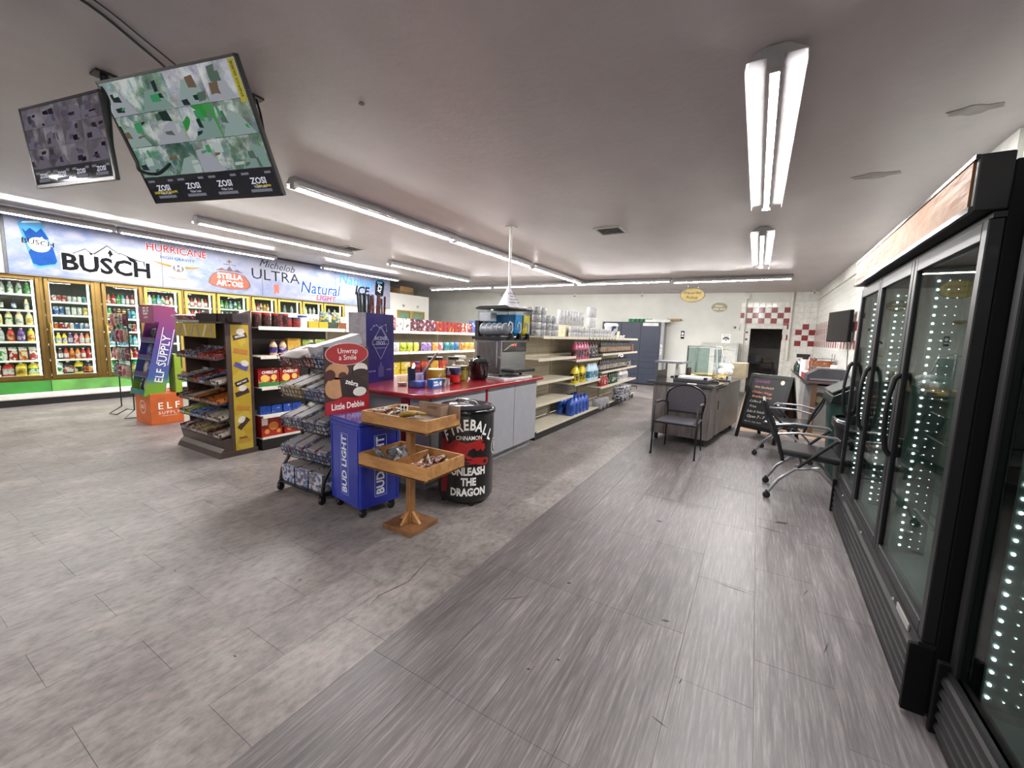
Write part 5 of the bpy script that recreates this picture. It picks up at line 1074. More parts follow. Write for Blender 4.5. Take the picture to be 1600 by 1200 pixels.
for i in range(18):
    o = put(candybar(i % 3), 'wrapped_bar', (-2.165-.27+R.random()*.3, 2.22-.12+R.random()*.22, .841+.018*(i//6)), R.random()*3, 'wrapped snack bar in the pile on the upper pine tray', 'bar', 'wrapped bars piled on the upper tray'); o.rotation_euler = (jit(.3), jit(.3), R.random()*6)
for i in range(4):
    mb = MB(); a = .25+i*.28; pts = []
    for k in range(7):
        u = k/6; pts.append((-.03+u*.17+.0*i, -.045*sin(pi*u)-i*.026+.03, .02+.035*sin(pi*u*.9)+.03*u*u+.004*i))
    mb.tube(pts, [.006, .014, .018, .019, .017, .012, .006], 8)
    ban = mb.build('banana', PK('#c9a23a', '#b98f34', '#4a3418', 26, .5, (.5, .66)), None, (-2.1, 2.13, .842)); tag(ban, f"ripe spotted banana, {['rear', 'second', 'third', 'front'][i]} of the bunch on the upper pine tray", 'banana', 'bananas on the upper tray')
t = thing('cardboard_tray', 'brown cardboard box wall standing at the back of the upper pine tray', 'box', (-2.04, 2.395, .838)); B(-.2, .2, -.006, 0, 0, .1).build('carton_wall', M('#8f7560', .7), t); B(.094, .1, -.1, -.006, 0, .095).build('carton_wall', M('#8f7560', .7), t); txt('SUNSET', .028, M('#5a4034', .6), t, PNY(-.006, -.06, .06), 0, 0, .002, .01)
t = thing('price_card', 'white price card with black code standing in the wrapped bars', 'card', (-2.21, 2.2, .87), .3); B(-.03, .03, -.001, .001, 0, .07).build('card', WHITE, t); flat([rect(-.02, -.005, .035, .055), rect(.005, .02, .035, .055), rect(-.02, -.005, .012, .027), rect(.004, .016, .01, .03)], INKK, t, PNY(-.001), .0005, 'black_print')
FOIL = M('#b9babc', .22, .8, var=.25, sc=40)
for i in range(5):
    o = put(bag_mesh(PK('#cfcfd4', '#a8a8ac', '#6a6a6c', 24, .25), .1, .13, .045), 'foil_pouch', (-2.165-.2+i*.05, 2.22-.08+.05*(i % 3), .505), i*.5, f'silver foil pouch, {ORD[i]} from left in the lower pine tray', 'pouch', 'silver pouches in the lower tray'); o.rotation_euler = (.5+jit(.3), jit(.4), i*1.1)
for i in range(16):
    o = put(candybar(i % 3) if i % 4 else pm(('wb', 9), lambda: (lambda mb: (mb.tube([(-.05, 0, .008), (-.04, 0, .01), (.04, 0, .01), (.05, 0, .008)], [.02, .017, .017, .02], 8, flat=.55), mb.mesh('wrapped_candy', PK('#dfe0e4', '#b03a44', '#c9c43a', 30)))[1])(MB())),
            'wrapped_candy', (-2.165+.08+R.random()*.25, 2.22-.19+R.random()*.3, .505+.016*(i//6)), 0, 'cellophane wrapped candy in right half of the lower pine tray', 'candy', 'wrapped candies in the lower tray'); o.rotation_euler = (jit(.4), jit(.4), R.random()*6)

# ------------------------------------------------------------------ black printed barrel cooler
ba = thing('barrel_cooler', 'black round barrel cooler printed with a red dragon and white lettering', 'cooler', (-2.16, 2.905, 0))
RB = .243; BK = M('#141415', .35, coat=.2, var=.05)
mb = MB(); mb.lathe([(RB-.03, .03), (RB-.004, .06), (RB, .1), (RB, .78), (RB-.006, .8)], 44); mb.build('barrel_body', BK, ba)
mb = MB(); mb.lathe([(RB+.002, .79), (RB+.012, .8), (RB+.012, .83), (RB-.01, .845)], 44); mb.build('chrome_rim', M('#3a3a3c', .12, .9), ba)
mb = MB(); mb.lathe([(RB-.005, .84), (RB-.02, .858), (RB-.1, .87), (.06, .876)], 40); mb.build('lid', M('#5a5c60', .12, .7), ba)
mb = MB(); mb.tube([(-.12, 0, .873), (-.1, 0, .893), (.1, 0, .893), (.12, 0, .873)], .012, 8); mb.build('lid_handle', CHROME, ba)
for i in range(4): MB().cyl((cos(i*pi/2+.9)*.19, sin(i*pi/2+.9)*.19, 0), (cos(i*pi/2+.9)*.19, sin(i*pi/2+.9)*.19, .045), .026).build('foot', BLACK, ba)
A0 = math.atan2(-2.905, 2.16)+radians(6)
def wrap(o, z0, a0, rr):
    me = o.data
    for v in me.vertices:
        x, y, d = v.co; a = a0+x/RB; v.co = (cos(a)*(rr+d), sin(a)*(rr+d), z0+y)
def ctext(s, size, z, a_off=0, bold=.02, mat=None, sx=1.0, d=.003):
    o = txt(s, size, mat or INKW, ba, Matrix.Identity(4), 0, 0, 0, bold, 1.0); o.matrix_local = Matrix.Identity(4)
    for v in o.data.vertices: v.co.x *= sx; v.co.z = d
    wrap(o, z, A0+a_off, RB); return o
def cflat(polys, mat, z, a_off, d, name):
    mb = MB()
    for p in polys:
        pts = []
        for (x0, y0), (x1, y1) in zip(p, p[1:]+p[:1]):
            n = max(1, int(abs(x1-x0)/.02))
            for k in range(n): pts.append((x0+(x1-x0)*k/n, y0+(y1-y0)*k/n))
        # fan of thin strips so the print follows the curve
        xs_ = sorted({round(q[0], 4) for q in pts})
        mb.add([(q[0], q[1], d) for q in pts], [tuple(range(len(pts)))])
    me = mb.mesh(name, mat); bm = bmesh_tri(me)
    o = bpy.data.objects.new(name, me); COL.objects.link(o); o.parent = ba; wrap(o, z, A0+a_off, RB); return o
def bmesh_tri(me):
    import bmesh
    bm = bmesh.new(); bm.from_mesh(me); bmesh.ops.triangulate(bm, faces=bm.faces)
    for _ in range(2):
        es = [e for e in bm.edges if abs(e.verts[0].co.x-e.verts[1].co.x) > .03]
        if es: bmesh.ops.subdivide_edges(bm, edges=es, cuts=2); bmesh.ops.triangulate(bm, faces=bm.faces)
    bm.to_mesh(me); bm.free()
# arched word, letter by letter
W_ = 'FIREBALL'
for i, ch in enumerate(W_):
    u = (i-3.5)/3.5; x = u*.2; o = txt(ch, .125, INKW, ba, Matrix.Identity(4), 0, 0, 0, .03, .72); o.matrix_local = Matrix.Identity(4)
    rot = -u*.5; y = -.1*u*u
    for v in o.data.vertices:
        px, py = v.co.x*.72, v.co.y; v.co = (x+px*cos(rot)-py*sin(rot), y+px*sin(rot)+py*cos(rot), .003)
    wrap(o, .715, A0, RB)
ctext('CINNAMON', .052, .605, 0, .01, sx=.78)
DR = M('#a3201f', .4)
cflat([[(-.2, .1), (-.12, .16), (-.02, .13), (.05, .15), (.11, .17), (.13, .14), (.1, .13), (.14, .12), (.15, .08), (.12, .05), (.11, .08), (.07, .06), (.04, .09), (0, .07), (-.02, .03), (.03, .01), (.0, -.01), (-.05, .02), (-.1, .0), (-.14, .03), (-.22, -.02), (-.24, .05)]], DR, .43, 0, .002, 'dragon_print')
cflat([ell(.15, -.035, .04, .035, 16), [(.14, 0), (.06, .01), (.0, -.0), (.04, -.015), (-.06, -.02), (.02, -.035), (-.04, -.05), (.06, -.05), (.13, -.07)]], DR, .43, 0, .002, 'flame_ball_print')
cflat([ell(.15, -.035, .02, .017, 12)], BK, .43, 0, .003, 'flame_ball_core')
cflat([[(-.12, .5), (-.04, .52), (-.02, .3), (-.05, .05), (-.12, .03)]], M('#8a1c1e', .45), .08, -.62, .0015, 'red_side_print')
ctext('UNLEASH', .092, .315, 0, .045, sx=.76); ctext('THE', .092, .225, 0, .045, sx=.76); ctext('DRAGON', .092, .135, 0, .045, sx=.78)
cflat([ell(0, 0, .06, .07, 20)], INKW, .5, 1.22, .002, 'round_seal'); cflat([ell(0, 0, .052, .062, 20)], BK, .5, 1.22, .003, 'round_seal_field'); ctext('F', .09, .5, 1.22, .03, sx=.8, d=.004)
mb = MB(); mb.lathe([(.075, 0), (.1, .27)], 18); mb.m = 1; mb.lathe([(.106, .27), (.106, .29), (.09, .29)], 18)
tag(mb.build('red_bucket', [M('#9c2a22', .4), M('#7a1f1a', .4)], None, (-2.3, 3.3, 0)), 'small red bucket on the floor behind the black barrel', 'bucket')
# ------------------------------------------------------------------ upright glass-door coolers at right
LEDM = EM('#eaf6ff', FRIDGE_LED, 'led'); GLINTM = EM('#eaf6ff', FRIDGE_LED*.3, 'led_reflection'); BKM = M('#0a0a0b', .6, var=.05, spec=.12); BKS = M('#131315', .45, var=.05, spec=.3); INN = M('#8d9290', .35, .15, var=.06)
def upright_cooler(loc, rz, label, widths, H_, zb, zt, header, depth=.62):
    t = thing('glass_door_cooler', label, 'cooler', loc, rz); L = sum(widths)
    # local: x 0 front face (looks to -x) .. depth; y 0..L
    mb = MB(); mb.box(.03, depth, 0, .045, .03, H_); mb.box(.03, depth, L-.045, L, .03, H_); mb.box(.03, depth, .045, L-.045, H_-.1, H_); mb.box(.03, depth, .045, L-.045, .03, zb-.0)
    mb.build('cabinet_shell', BKM, t, bevel=.004, seg=1)
    mb = MB(); mb.box(depth-.03, depth, .045, L-.045, zb, H_-.1); mb.build('back_lining', INN, t)
    mb = MB(); mb.box(.06, depth-.03, .045, .05, zb, H_-.1); mb.box(.06, depth-.03, L-.05, L-.045, zb, H_-.1); mb.box(.06, depth-.03, .05, L-.05, zb, zb+.006); mb.build('side_lining', INN, t)
    y = 0
    for k, w_ in enumerate(widths):
        d = bpy.data.objects.new('door', None); COL.objects.link(d); d.parent = t; d.location = (0, y, 0)
        f = .05; a, c = .004, w_-.004
        mb = MB(); mb.box(-.012, .03, a, a+f, zb, zt); mb.box(-.012, .03, c-f, c, zb, zt); mb.box(-.012, .03, a+f, c-f, zb, zb+f*1.2); mb.box(-.012, .03, a+f, c-f, zt-f*1.4, zt); mb.build('door_frame', BKS, d, bevel=.004, seg=1)
        for x in (.0, .02): B(x, x+.003, a+f, c-f, zb+f*1.2, zt-f*1.4).build('pane', GL('#e4ebe8', .2), d)
        if header: mb = MB(); hy = c-f*.5; mb.tube([(-.012, hy, .88), (-.035, hy, .91), (-.05, hy-.015, 1.0), (-.056, hy-.02, 1.12), (-.05, hy-.015, 1.22), (-.035, hy, 1.3), (-.012, hy, 1.33)], [.016, .014, .012, .011, .012, .014, .016], 8); mb.build('handle', BKS, d, bevel=0)
        # diode strip on the far jamb of every door, inside
        st_ = bpy.data.objects.new('light_strip', None); COL.objects.link(st_); st_.parent = t; st_.location = (.075, y+w_-.05, 0)
        n = 34; B(-.012, .1, -.002, .004, zb+.04, zt-.06).build('strip_board', M('#6a6f6e', .3, .3), st_)
        mb = MB()
        for i in range(n):
            z = zb+.08+i*(zt-zb-.2)/(n-1); mb.m = 0; mb.ball((0, -.006, z), (.006, .005, .006), 6, 4)
            mb.m = 1; mb.ball((.04, -.006, z), (.0035, .003, .003), 5, 3); mb.ball((.075, -.006, z), (.0025, .003, .0025), 5, 3)  # two dim glowing dot columns imitate the strip's reflections in the glass
        o = mb.build('diode', [LEDM, GLINTM], st_); o['kind'] = 'stuff'
        for s_ in range(3):      # thin wire shelves
            z = zb+.3+s_*.42
            if k == len(widths)-1 and False: continue
        y += w_
    B(-.004, .03, 0, L, zt, zt+.02).build('head_rail', BKS, t); B(-.02, .03, 0, L, .3-.02, zb).build('sill_rail', BKS, t)
    g = bpy.data.objects.new('grille', None); COL.objects.link(g); g.parent = t
    B(-.005, .03, 0, L, .03, .28).build('grille_back', M('#1a1a1b', .5), g)
    for s in (0, L-.02): B(-.045, .03, s-.003, s+.022, .015, .305).build('grille_end', BKM, g, bevel=.004)
    for i in range(5):
        mb = MB(); z = .045+i*.047; mb.prism([(-.035, z), (-.006, z+.012), (-.006, z+.04), (-.03, z+.02)], .02, L-.02, 'y'); mb.build('slat', M('#151516', .5, spec=.3), g)
    for (x, yy) in ((.08, .1), (depth-.1, .1), (.08, L-.1), (depth-.1, L-.1)): MB().cyl((x, yy, 0), (x, yy, .03), .03).build('foot', BLACK, t)
    return t, L
c1, L1 = upright_cooler((.672, 2.13, 0), radians(-1.2), 'three-door black glass cooler with orange header along the right wall', [.86, .78, .7], 2.12, .32, 1.93, True)
ORG = NT('header_film'); ob = ORG.bsdf(.45, spec=.08); nf = ORG.noise(1.6, 4, ORG.pos((1, .6, 2), 'obj'))
ORG.l(ORG.ramp(nf, [(.3, '#625654'), (.45, '#71502f'), (.6, '#764820'), (.75, '#72522c')]), ob.inputs['Base Color']); ORG.bump(ob, ORG.noise(5, 3, ORG.pos((1, .5, 2), 'obj')), .6, .03)
hd = bpy.data.objects.new('header_sign', None); COL.objects.link(hd); hd.parent = c1
B(-.06, .03, 0, L1, 1.955, 2.15).build('header_box', BKS, hd, bevel=.006); B(-.066, -.06, .03, L1-.02, 1.975, 2.135).build('header_film', ORG.m, hd)
mb = MB(); mb.box(-.07, -.058, .0, L1, 1.955, 1.975); mb.box(-.07, -.058, .0, L1, 2.135, 2.15); mb.build('header_trim', M('#2c2c2e', .2, .6), hd)
for y in (.35, 1.15, 1.9): MB().lathe([(.009, -.026), (.006, -.032)], 10, (0, y, .3), ax='x').build('lock', CHROME, c1)
B(-.0255, -.0205, .12, .3, .165+.12, .27+.045).build('rating_plate', M('#8d8a88', .4), c1)
# a few left-over things on the coolers' inside shelves
for k, (y, z) in enumerate(((.43, 1.02), (.43, .62), (1.25, 1.25), (1.25, .7), (1.98, .62))):
    mb = MB(); wd = (.86, .78, .7)[0 if y < .9 else (1 if y < 1.6 else 2)]-.14
    for i in range(9): mb.tube([(.12+i*.045, y-wd/2, z), (.12+i*.045, y+wd/2, z)], .003, 4)
    mb.tube([(.11, y-wd/2, z+.004), (.11, y+wd/2, z+.004)], .005, 5); mb.tube([(.5, y-wd/2, z+.004), (.5, y+wd/2, z+.004)], .005, 5); mb.build('wire_shelf', M('#4a4c4e', .3, .5), c1)
c2, L2 = upright_cooler((.735, .55, 0), 0, 'nearest black glass cooler cut off by the right edge', [.75, .77], 2.05, .17, 1.98, False, .56)

# ------------------------------------------------------------------ service desk with metal chair
DESKW = wood('#57504e', '#7a7371', (14, 14, 2.2)); TOPM = M('#4a4849', .12, .3, coat=.4, var=.1)
dk = thing('service_desk', 'grey wood-look service desk with glossy top and glass guard near the back', 'desk', (-.47, 6.15, 0), radians(-9))
# local: x -.85..0, y 0..1.75
B(-.8, -.03, .03, .85, .1, .83).build('front_cabinet', DESKW, dk); 
for i in range(4): B(-.805+i*.196, -.805+i*.196+.19, .015, .03, .1, .83).build('front_board', DESKW, dk)
mb = MB(); mb.box(-.03, -.012, .03, .3, .1, .83); mb.build('side_post', DESKW, dk)
B(-.022, -.004, .34, .82, .12, .8).build('side_door', DESKW, dk); B(-.004, .006, .4, .42, .5, .62).build('door_handle', BLACK, dk)
B(-.9, .02, -.02, .87, .83, .865).build('front_top', TOPM, dk, bevel=.004)
B(-.82, -.02, .88, 1.9, .1, .85).build('rear_cabinet', M('#5a5759', .4), dk); B(-.86, .03, .88, 1.95, .85, .885).build('rear_top', TOPM, dk, bevel=.004)
for (x, y) in ((-.75, .1), (-.1, .1), (-.75, 1.8), (-.1, 1.8)): MB().cyl((x, y, 0), (x, y, .1), .03).build('foot', BLACK, dk)
gd = bpy.data.objects.new('glass_guard', None); COL.objects.link(gd); gd.parent = dk
mb = MB(); mb.box(-.9, -.5, .25, .75, 1.12, 1.15); mb.build('guard_shelf', M('#8d9094', .25, .5), gd)
for (x, y) in ((-.88, .28), (-.88, .72)): B(x-.012, x+.012, y-.012, y+.012, .865, 1.12).build('guard_post', M('#6a6c70', .3, .6), gd)
B(-.89, -.87, .29, .71, .865, 1.0).build('guard_side', M('#3a3a3c', .3), gd)
mb = MB(); mb.tube([(-.62, .9, .885), (-.62, .9, 1.38), (-.2, .9, 1.38), (-.12, .75, .9)], .014, 6); mb.tube([(-.12, 1.4, .885), (-.25, 1.4, 1.38), (-.62, 1.4, 1.38), (-.62, 1.4, .885)], .014, 6); mb.build('guard_frame', M('#7d8084', .3, .6), gd)
mb = MB(); mb.box(-.615, -.3, .905, .911, .93, 1.36); mb.build('guard_glass', GL('#cfdcd8', .5), gd); mb = MB(); mb.box(-.24, -.235, .95, 1.38, .92, 1.34); mb.build('guard_glass', GL('#cfdcd8', .5), gd)
def D(x, y): a = radians(-9); return (-.47+x*cos(a)-y*sin(a), 6.15+x*sin(a)+y*cos(a))
t = thing('receipt_printer', 'white paper tray and printer lying on the front desk top', 'printer', (*D(-.36, .42), .8655), radians(-9)); B(-.24, .24, -.2, .2, 0, .05).build('printer_body', M('#3a3a3d', .4), t, bevel=.008); B(-.2, .2, -.17, .17, .05, .075).build('paper_stack', M('#d4d4d8', .6), t)
for s in (-1, 1): B(s*.2-.02, s*.2+.02, -.19, -.13, .05, .085).build('clip', BLACK, t)
t = thing('card_reader', 'small black card pad at the right of the desk top', 'card reader', (*D(-.1, .55), .8655), .1); B(-.05, .05, -.08, .08, 0, .025).build('reader_body', BLACK, t); B(-.04, .04, .0, .07, .025, .03).build('screen', M('#26303a', .2), t)
t = thing('white_label_card', 'small white card at the front edge of the desk top', 'card', (*D(-.28, .05), .8655), -.1); B(-.06, .06, -.03, .03, 0, .003).build('card', WHITE, t)
t = thing('foam_cup_stack', 'white cone of stacked cups on the desk beside the guard', 'cup', (*D(-.72, .78), .8655)); mb = MB(); mb.lathe([(.05, 0), (.045, .08), (.032, .24)], 14); mb.build('cup', WHITE, t)
mb = MB(); mb.lathe([(.035, 0), (.035, .17), (.03, .18)], 12); tag(mb.build('dark_tumbler', M('#3a2622', .3), None, (*D(-.58, .86), .866) if False else (*D(-.56, .82), .8655)), 'dark brown tumbler next to the white cups', 'tumbler')
t = thing('folder', 'yellow folders spread on the rear desk top', 'folder', (*D(-.42, 1.25), .8855), .1); 
for i in range(4): o = B(-.26+.03*i, .24+.02*i, -.2, .2, i*.012, i*.012+.01).build('folder_leaf', M(['#c9a24a', '#d4b46a', '#e0d8c4', '#b98f3c'][i], .6), t); o.rotation_euler.z = .12*(i-1)
t = thing('plastic_bag', 'crumpled white plastic bag on the rear desk top', 'bag', (*D(-.17, 1.4), .89)); mb = MB()
for i in range(7): mb.ball((jit(.09), jit(.09), .07+R.random()*.1), (.07+jit(.02), .06, .07), 8, 5)
mb.build('bag_body', M('#d4d4d4', .5, var=.3, sc=25), t)
put(box_mesh(M('#a89a80', .7), .2, .3, .24), 'tan_carton', (*D(-.0, 1.7), .8855), -.1, 'tan cardboard box at the right end of the rear desk top', 'box')
ch = thing('metal_armchair', 'dark metal armchair with curved back standing in front of the grey desk', 'chair', (-.79, 5.72, 0), radians(-4))
DM = M('#1d1d20', .35, .4); MESHM = M('#46434a', .5, .2, var=.15, sc=60)
# chair looks to -y; back at y=+.27
for s in (-1, 1):
    x = s*.265
    mb = MB(); mb.tube([(x, -.29, 0), (x*.99, -.28, .3), (x*.98, -.26, .62), (x, -.2, .655), (x*.97, .1, .65), (x*.9, .25, .62)], .011, 7); mb.build('front_leg', DM, ch)
    mb = MB(); mb.tube([(s*.235, .29, 0), (s*.22, .25, .42), (s*.225, .28, .62)], .011, 7); mb.build('rear_leg', DM, ch)
    MB().lathe([(.016, 0), (.014, .02)], 8, (x, -.29, 0)).build('foot_cap', BLACK, ch); mb = MB(); mb.tube([(x, -.2, .667), (x*.98, .05, .662)], .016, 6); mb.build('arm_pad', M('#3a3a3c', .4), ch)
mb = MB(); mb.prism([(-.25, -.26), (.25, -.26), (.235, .24), (-.235, .24)], .415, .435, 'z'); mb.build('seat', MESHM, ch, bevel=.008); mb = MB(); mb.tube([(-.265, -.27, .42), (.265, -.27, .42)], .011, 6); mb.build('front_rail', DM, ch)
arch = [(-.225, .5), (-.245, .65)]+[(-.245*cos(pi*k/10), .7+.17*sin(pi*k/10)) for k in range(11)]+[(.245, .65), (.225, .5)]
mb = MB(); mb.prism(arch, .272, .28, 'y'); mb.build('backrest', MESHM, ch); mb = MB(); mb.tube([(x, .276, z) for x, z in arch+arch[:1]], .012, 7); mb.build('back_frame', DM, ch)

# ------------------------------------------------------------------ parcel lockers, freezer, notices on the back wall
LK = M('#272e40', .45, var=.05); LKD = M('#20242f', .5)
lk = thing('parcel_lockers', 'tall dark blue bank of parcel lockers against the back wall', 'lockers', (-3.5, 13.7, 0))
B(-1.0, .88, -.17, .19, .03, 2.0).build('locker_body', LKD, lk); B(.88, .98, -.17, .19, .0, 2.0).build('grey_end', M('#8d8d90', .4), lk); B(-.98, .86, -.12, .18, 0, .03).build('plinth', BLACK, lk)
cols = [(-.99, -.36), (-.35, .27), (.28, .87)]
hs_ = [.3, .2, .2, .16, .16, .2, .2, .3, .24]
for a, c in cols:
    z = .05
    for h in hs_:
        B(a+.005, c-.005, -.182, -.171, z+.004, z+h-.006).build('locker_door', LK, lk); z += h*.985
B(.33, .8, -.186, -.183, 1.88, 1.97).build('white_label', WHITE, lk); txt('LOCKERS', .06, M('#5a6a8a', .5), lk, PNY(-.186, .56, 1.925), 0, 0, .002, .01)
txt('r at', .22, INKW, lk, PNY(-.182, -.38, 1.52), 0, 0, .004, .02); txt('yo', .22, INKW, lk, PNY(-.182, -.34, .92), 0, 0, .004, .02); txt('PICK UP HERE', .11, INKW, lk, PX(.98, .0, 1.3), 0, 0, .003, .01, 1, -pi/2) if False else txt('PICK UP', .09, INKW, lk, PNY(-.17, .93, 1.15), 0, 0, .003, .01, 1, pi/2)
for i in range(6):
    o = put(tub_mesh(M('#2f7a4a', .4), M('#e4ece4', .4), .05, .12, .06), 'green_cup', (-3.62+i*.125, 13.66, 2.0005), 0, f'green and white cup, {ORD[i]} from left on top of the lockers', 'cup', 'green cups on the lockers')
put(box_mesh(M('#cfd2cc', .5), .3, .75, .08), 'white_board_box', (-2.95+.2, 13.7, 2.0005), pi/2, 'flat white board lying on the right end of the lockers', 'board')
t = thing('wall_plank', 'short tan wooden shelf strip on the wall right of the lockers', 'shelf', (-2.3, 13.85, 2.09)); B(-.2, .2, -.05, .05, -.03, .03).build('plank', wood('#8a7044', '#a88a5a'), t)
fz = thing('chest_freezer', 'white curved-front display freezer against the back wall left of the doorway', 'freezer', (-.92, 13.55, 0))
mb = MB(); mb.prism([(-.33, .1), (.33, .1), (.33, 1.42), (.1, 1.42), (-.12, 1.3), (-.33, 1.1)], -.52, .42, 'x'); mb.build('freezer_body', M('#c9cbc6', .35), fz)
mb = MB(); mb.prism([(-.335, .1), (.335, .1), (.335, 1.43), (.09, 1.43), (-.13, 1.31), (-.335, 1.1)], .42, .47, 'x'); mb.build('end_panel', M('#b4b6b2', .35), fz); B(-.5, .45, -.3, .3, 0, .1).build('plinth', BLACK, fz)
flat([[(-.06, 0), (.0, .07), (.1, .08), (.14, .05), (.05, .045), (.02, .01)]], M('#b59a2a', .5), fz, plane((.1, -.22, 1.2), (1, 0, 0), (0, .74, .68)), .004, 'gold_logo'); txt('ice cream', .05, INKK, fz, plane((.18, -.22, 1.2), (1, 0, 0), (0, .74, .68)), .12, .03, .004, 0); txt('& & & & novelties', .06, M('#6a6a68', .5), fz, PNY(-.33, 0, 1.02), 0, 0, .004, 0)
t = thing('notice', 'white framed notice with dark arch picture above the freezer', 'notice', (-.81, 13.895, 1.55)); B(-.12, .12, -.012, 0, -.135, .135).build('notice_sheet', WHITE, t); flat([ell(0, -.03, .09, .09, 12, 0, pi)], M('#4a5058', .5), t, PNY(-.012), .001, 'arch_print'); flat([ell(0, -.05, .05, .05, 10, 0, pi)], WHITE, t, PNY(-.012), .002, 'arch_gap'); flat([ell(0, -.05, .03, .03, 10, 0, pi)], INKK, t, PNY(-.012), .003, 'arch_core'); txt('NOTICE', .04, INKK, t, PNY(-.012), 0, .09, .001)
t = thing('notice', 'black and white notice strip on the wall above the grey desk', 'notice', (-2.03, 13.895, 1.63)); B(-.05, .05, -.01, 0, -.12, .12).build('notice_sheet', INKK, t); flat([ell(0, .04, .035, .045, 12)], INKW, t, PNY(-.01), .001, 'white_figure'); flat([rect(-.04, .04, -.06, -.03)], INKW, t, PNY(-.01), .001, 'white_line')
t = thing('thermostat', 'small white wall box with dark dial left of the doorway', 'thermostat', (-.6, 13.895, 1.88)); B(-.1, .1, -.03, 0, -.08, .08).build('case', M('#c9c9c4', .5), t); MB().lathe([(.035, -.031), (.03, -.045)], 12, (0, 0, 0), ax='y').build('dial', M('#4a4c50', .4), t)
for z, l in ((1.75, 'upper'), (1.55, 'lower')): t = thing('wall_switch', f'{l} of the two dark round knobs beside the doorway frame', 'switch', (-.285, 13.892, z)); mb = MB(); mb.lathe([(.035, 0), (.02, -.04)], 12, ax='y'); mb.build('knob', M('#4a4c50', .4), t)
# oval signs
OG = M('#857748', .6, spec=.2); OGD = M('#3a2c24', .5)
t = thing('oval_sign', 'oval tan sign reading Pre-order Pickup hung from the ceiling on a dark board', 'sign', (-1.52, 11.5, 2.61)); mb = MB(); mb.prism(ell(0, 0, .295, .18, 32), -.012, .012, 'y'); mb.build('sign_rim', OGD, t); flat([ell(0, 0, .275, .162, 32)], OG, t, PNY(-.012), .001, 'sign_face')
txt('Pre-order', .105, M('#3c1410', .6), t, PNY(-.012), 0, .055, .002, .02, 1.0); txt('Pickup', .105, M('#3c1410', .6), t, PNY(-.012), 0, -.06, .002, .02, 1.0)
B(-.6, -.05, .0, .012, .09, .125).build('hanging_board', M('#3a3028', .5), t); 
for x in (-.12, .12): MB().cyl((x, 0, .15), (x, 0, cz(-1.5)-2.61-.002), .004, n=6).build('hanger', STEEL, t)
t = thing('oval_sign', 'smaller greyish oval sign reading Please order here on the back wall', 'sign', (-1.07, 13.88, 2.47)); mb = MB(); mb.prism(ell(0, 0, .21, .14, 28), -.0, .018, 'y'); mb.build('sign_face', M('#a09a7c', .5), t); txt('Please', .08, INKW, t, PNY(0), 0, .04, .002, .01); txt('order here', .075, INKW, t, PNY(0), 0, -.045, .002, .01)

# ------------------------------------------------------------------ kitchen corner: doorway, wall counter, board, chairs
t = thing('store_table', 'dark table with appliances seen in the back room doorway', 'table', (.1, 15.0, 0)); B(-.4, .4, -.3, .3, .82, .86).build('table_top', DKMETAL, t)
for (x, y) in ((-.37, -.27), (.37, -.27), (-.37, .27), (.37, .27)): B(x-.02, x+.02, y-.02, y+.02, 0, .82).build('leg', DKMETAL, t)
t = thing('microwave', 'dark appliance on the table in the back room', 'appliance', (-.1, 15.0, .8605)); B(-.2, .2, -.15, .15, 0, .25).build('case', M('#2c2c2e', .3), t); B(-.18, .08, -.156, -.15, .03, .22).build('glass_door', BLACK, t); B(.1, .18, -.156, -.15, .03, .22).build('keypad', M('#4a4c50', .4), t)
put(box_mesh(M('#5a4a3a', .6), .25, .3, .12), 'brown_carton', (.3, 15.0, .8605), .1, 'low brown box beside the appliance in the back room', 'box')
t = thing('floor_mat', 'black rubber mat on the tan kitchen floor', 'mat', (.1, 9.6, .0006)); B(-.27, .3, -.33, .33, 0, .012).build('mat_body', M('#1c1c1d', .7), t, bevel=.004)
kc = thing('kitchen_counter', 'glossy dark wall counter along the right kitchen wall', 'counter', (RW, 9.4, 0)); B(-.6, -.01, -1.1, 2.6, .83, .87).build('counter_top', M('#5a4a4c', .1, .1, coat=.5), kc, bevel=.004)
B(-.56, -.03, .2, 2.55, .08, .82).build('cabinet', M('#b4b4b0', .4), kc); B(-.5, -.43, -1.05, -.98, 0, .83).build('support', M('#5a4030', .5), kc)
for i in range(3): B(-.572, -.56, .25+i*.77, .25+i*.77+.72, .12, .8).build('door', M('#a9aaa6', .4), kc)
mb = MB(); mb.lathe([(.14, 0), (.15, .02), (.14, .03)], 20); mb.build('round_emblem', M('#4a463c', .4), kc, None) if False else None
t = thing('equipment_box', 'grey cabinet with round dark fan under the kitchen counter', 'appliance', (RW-.42, 8.95, 0)); B(-.16, .36, -.4, .4, 0, .78).build('case', M('#8a8a8c', .4, .3), t); mb = MB(); mb.lathe([(.12, -.408), (.12, -.4)], 20, (.05, 0, .55), ax='y'); mb.build('round_fan', M('#2c2a26', .4), t); mb = MB(); mb.lathe([(.055, -.414), (.055, -.408)], 14, (.05, 0, .55), ax='y'); mb.build('fan_hub', M('#7a745a', .4), t)
def kp(x, y): return (x, y, .8705)
t = thing('paper_towel_holder', 'white paper towel roll standing on the kitchen counter', 'paper towel', kp(.88, 10.4)); mb = MB(); mb.lathe([(.075, 0), (.075, .28)], 18); mb.build('roll', WHITE, t); MB().cyl((0, 0, .28), (0, 0, .34), .012).build('holder_post', BLACK, t)
t = thing('red_tray_box', 'red and white flat food box on the kitchen counter', 'box', kp(.98, 9.3), .05); B(-.2, .2, -.25, .25, 0, .08).build('box_body', M('#8d2430', .4), t); B(-.19, .19, -.24, .24, .08, .1).build('white_lid', WHITE, t); flat([rect(0, .2, .0, .07)], WHITE, t, PNY(-.25), .001, 'white_label')
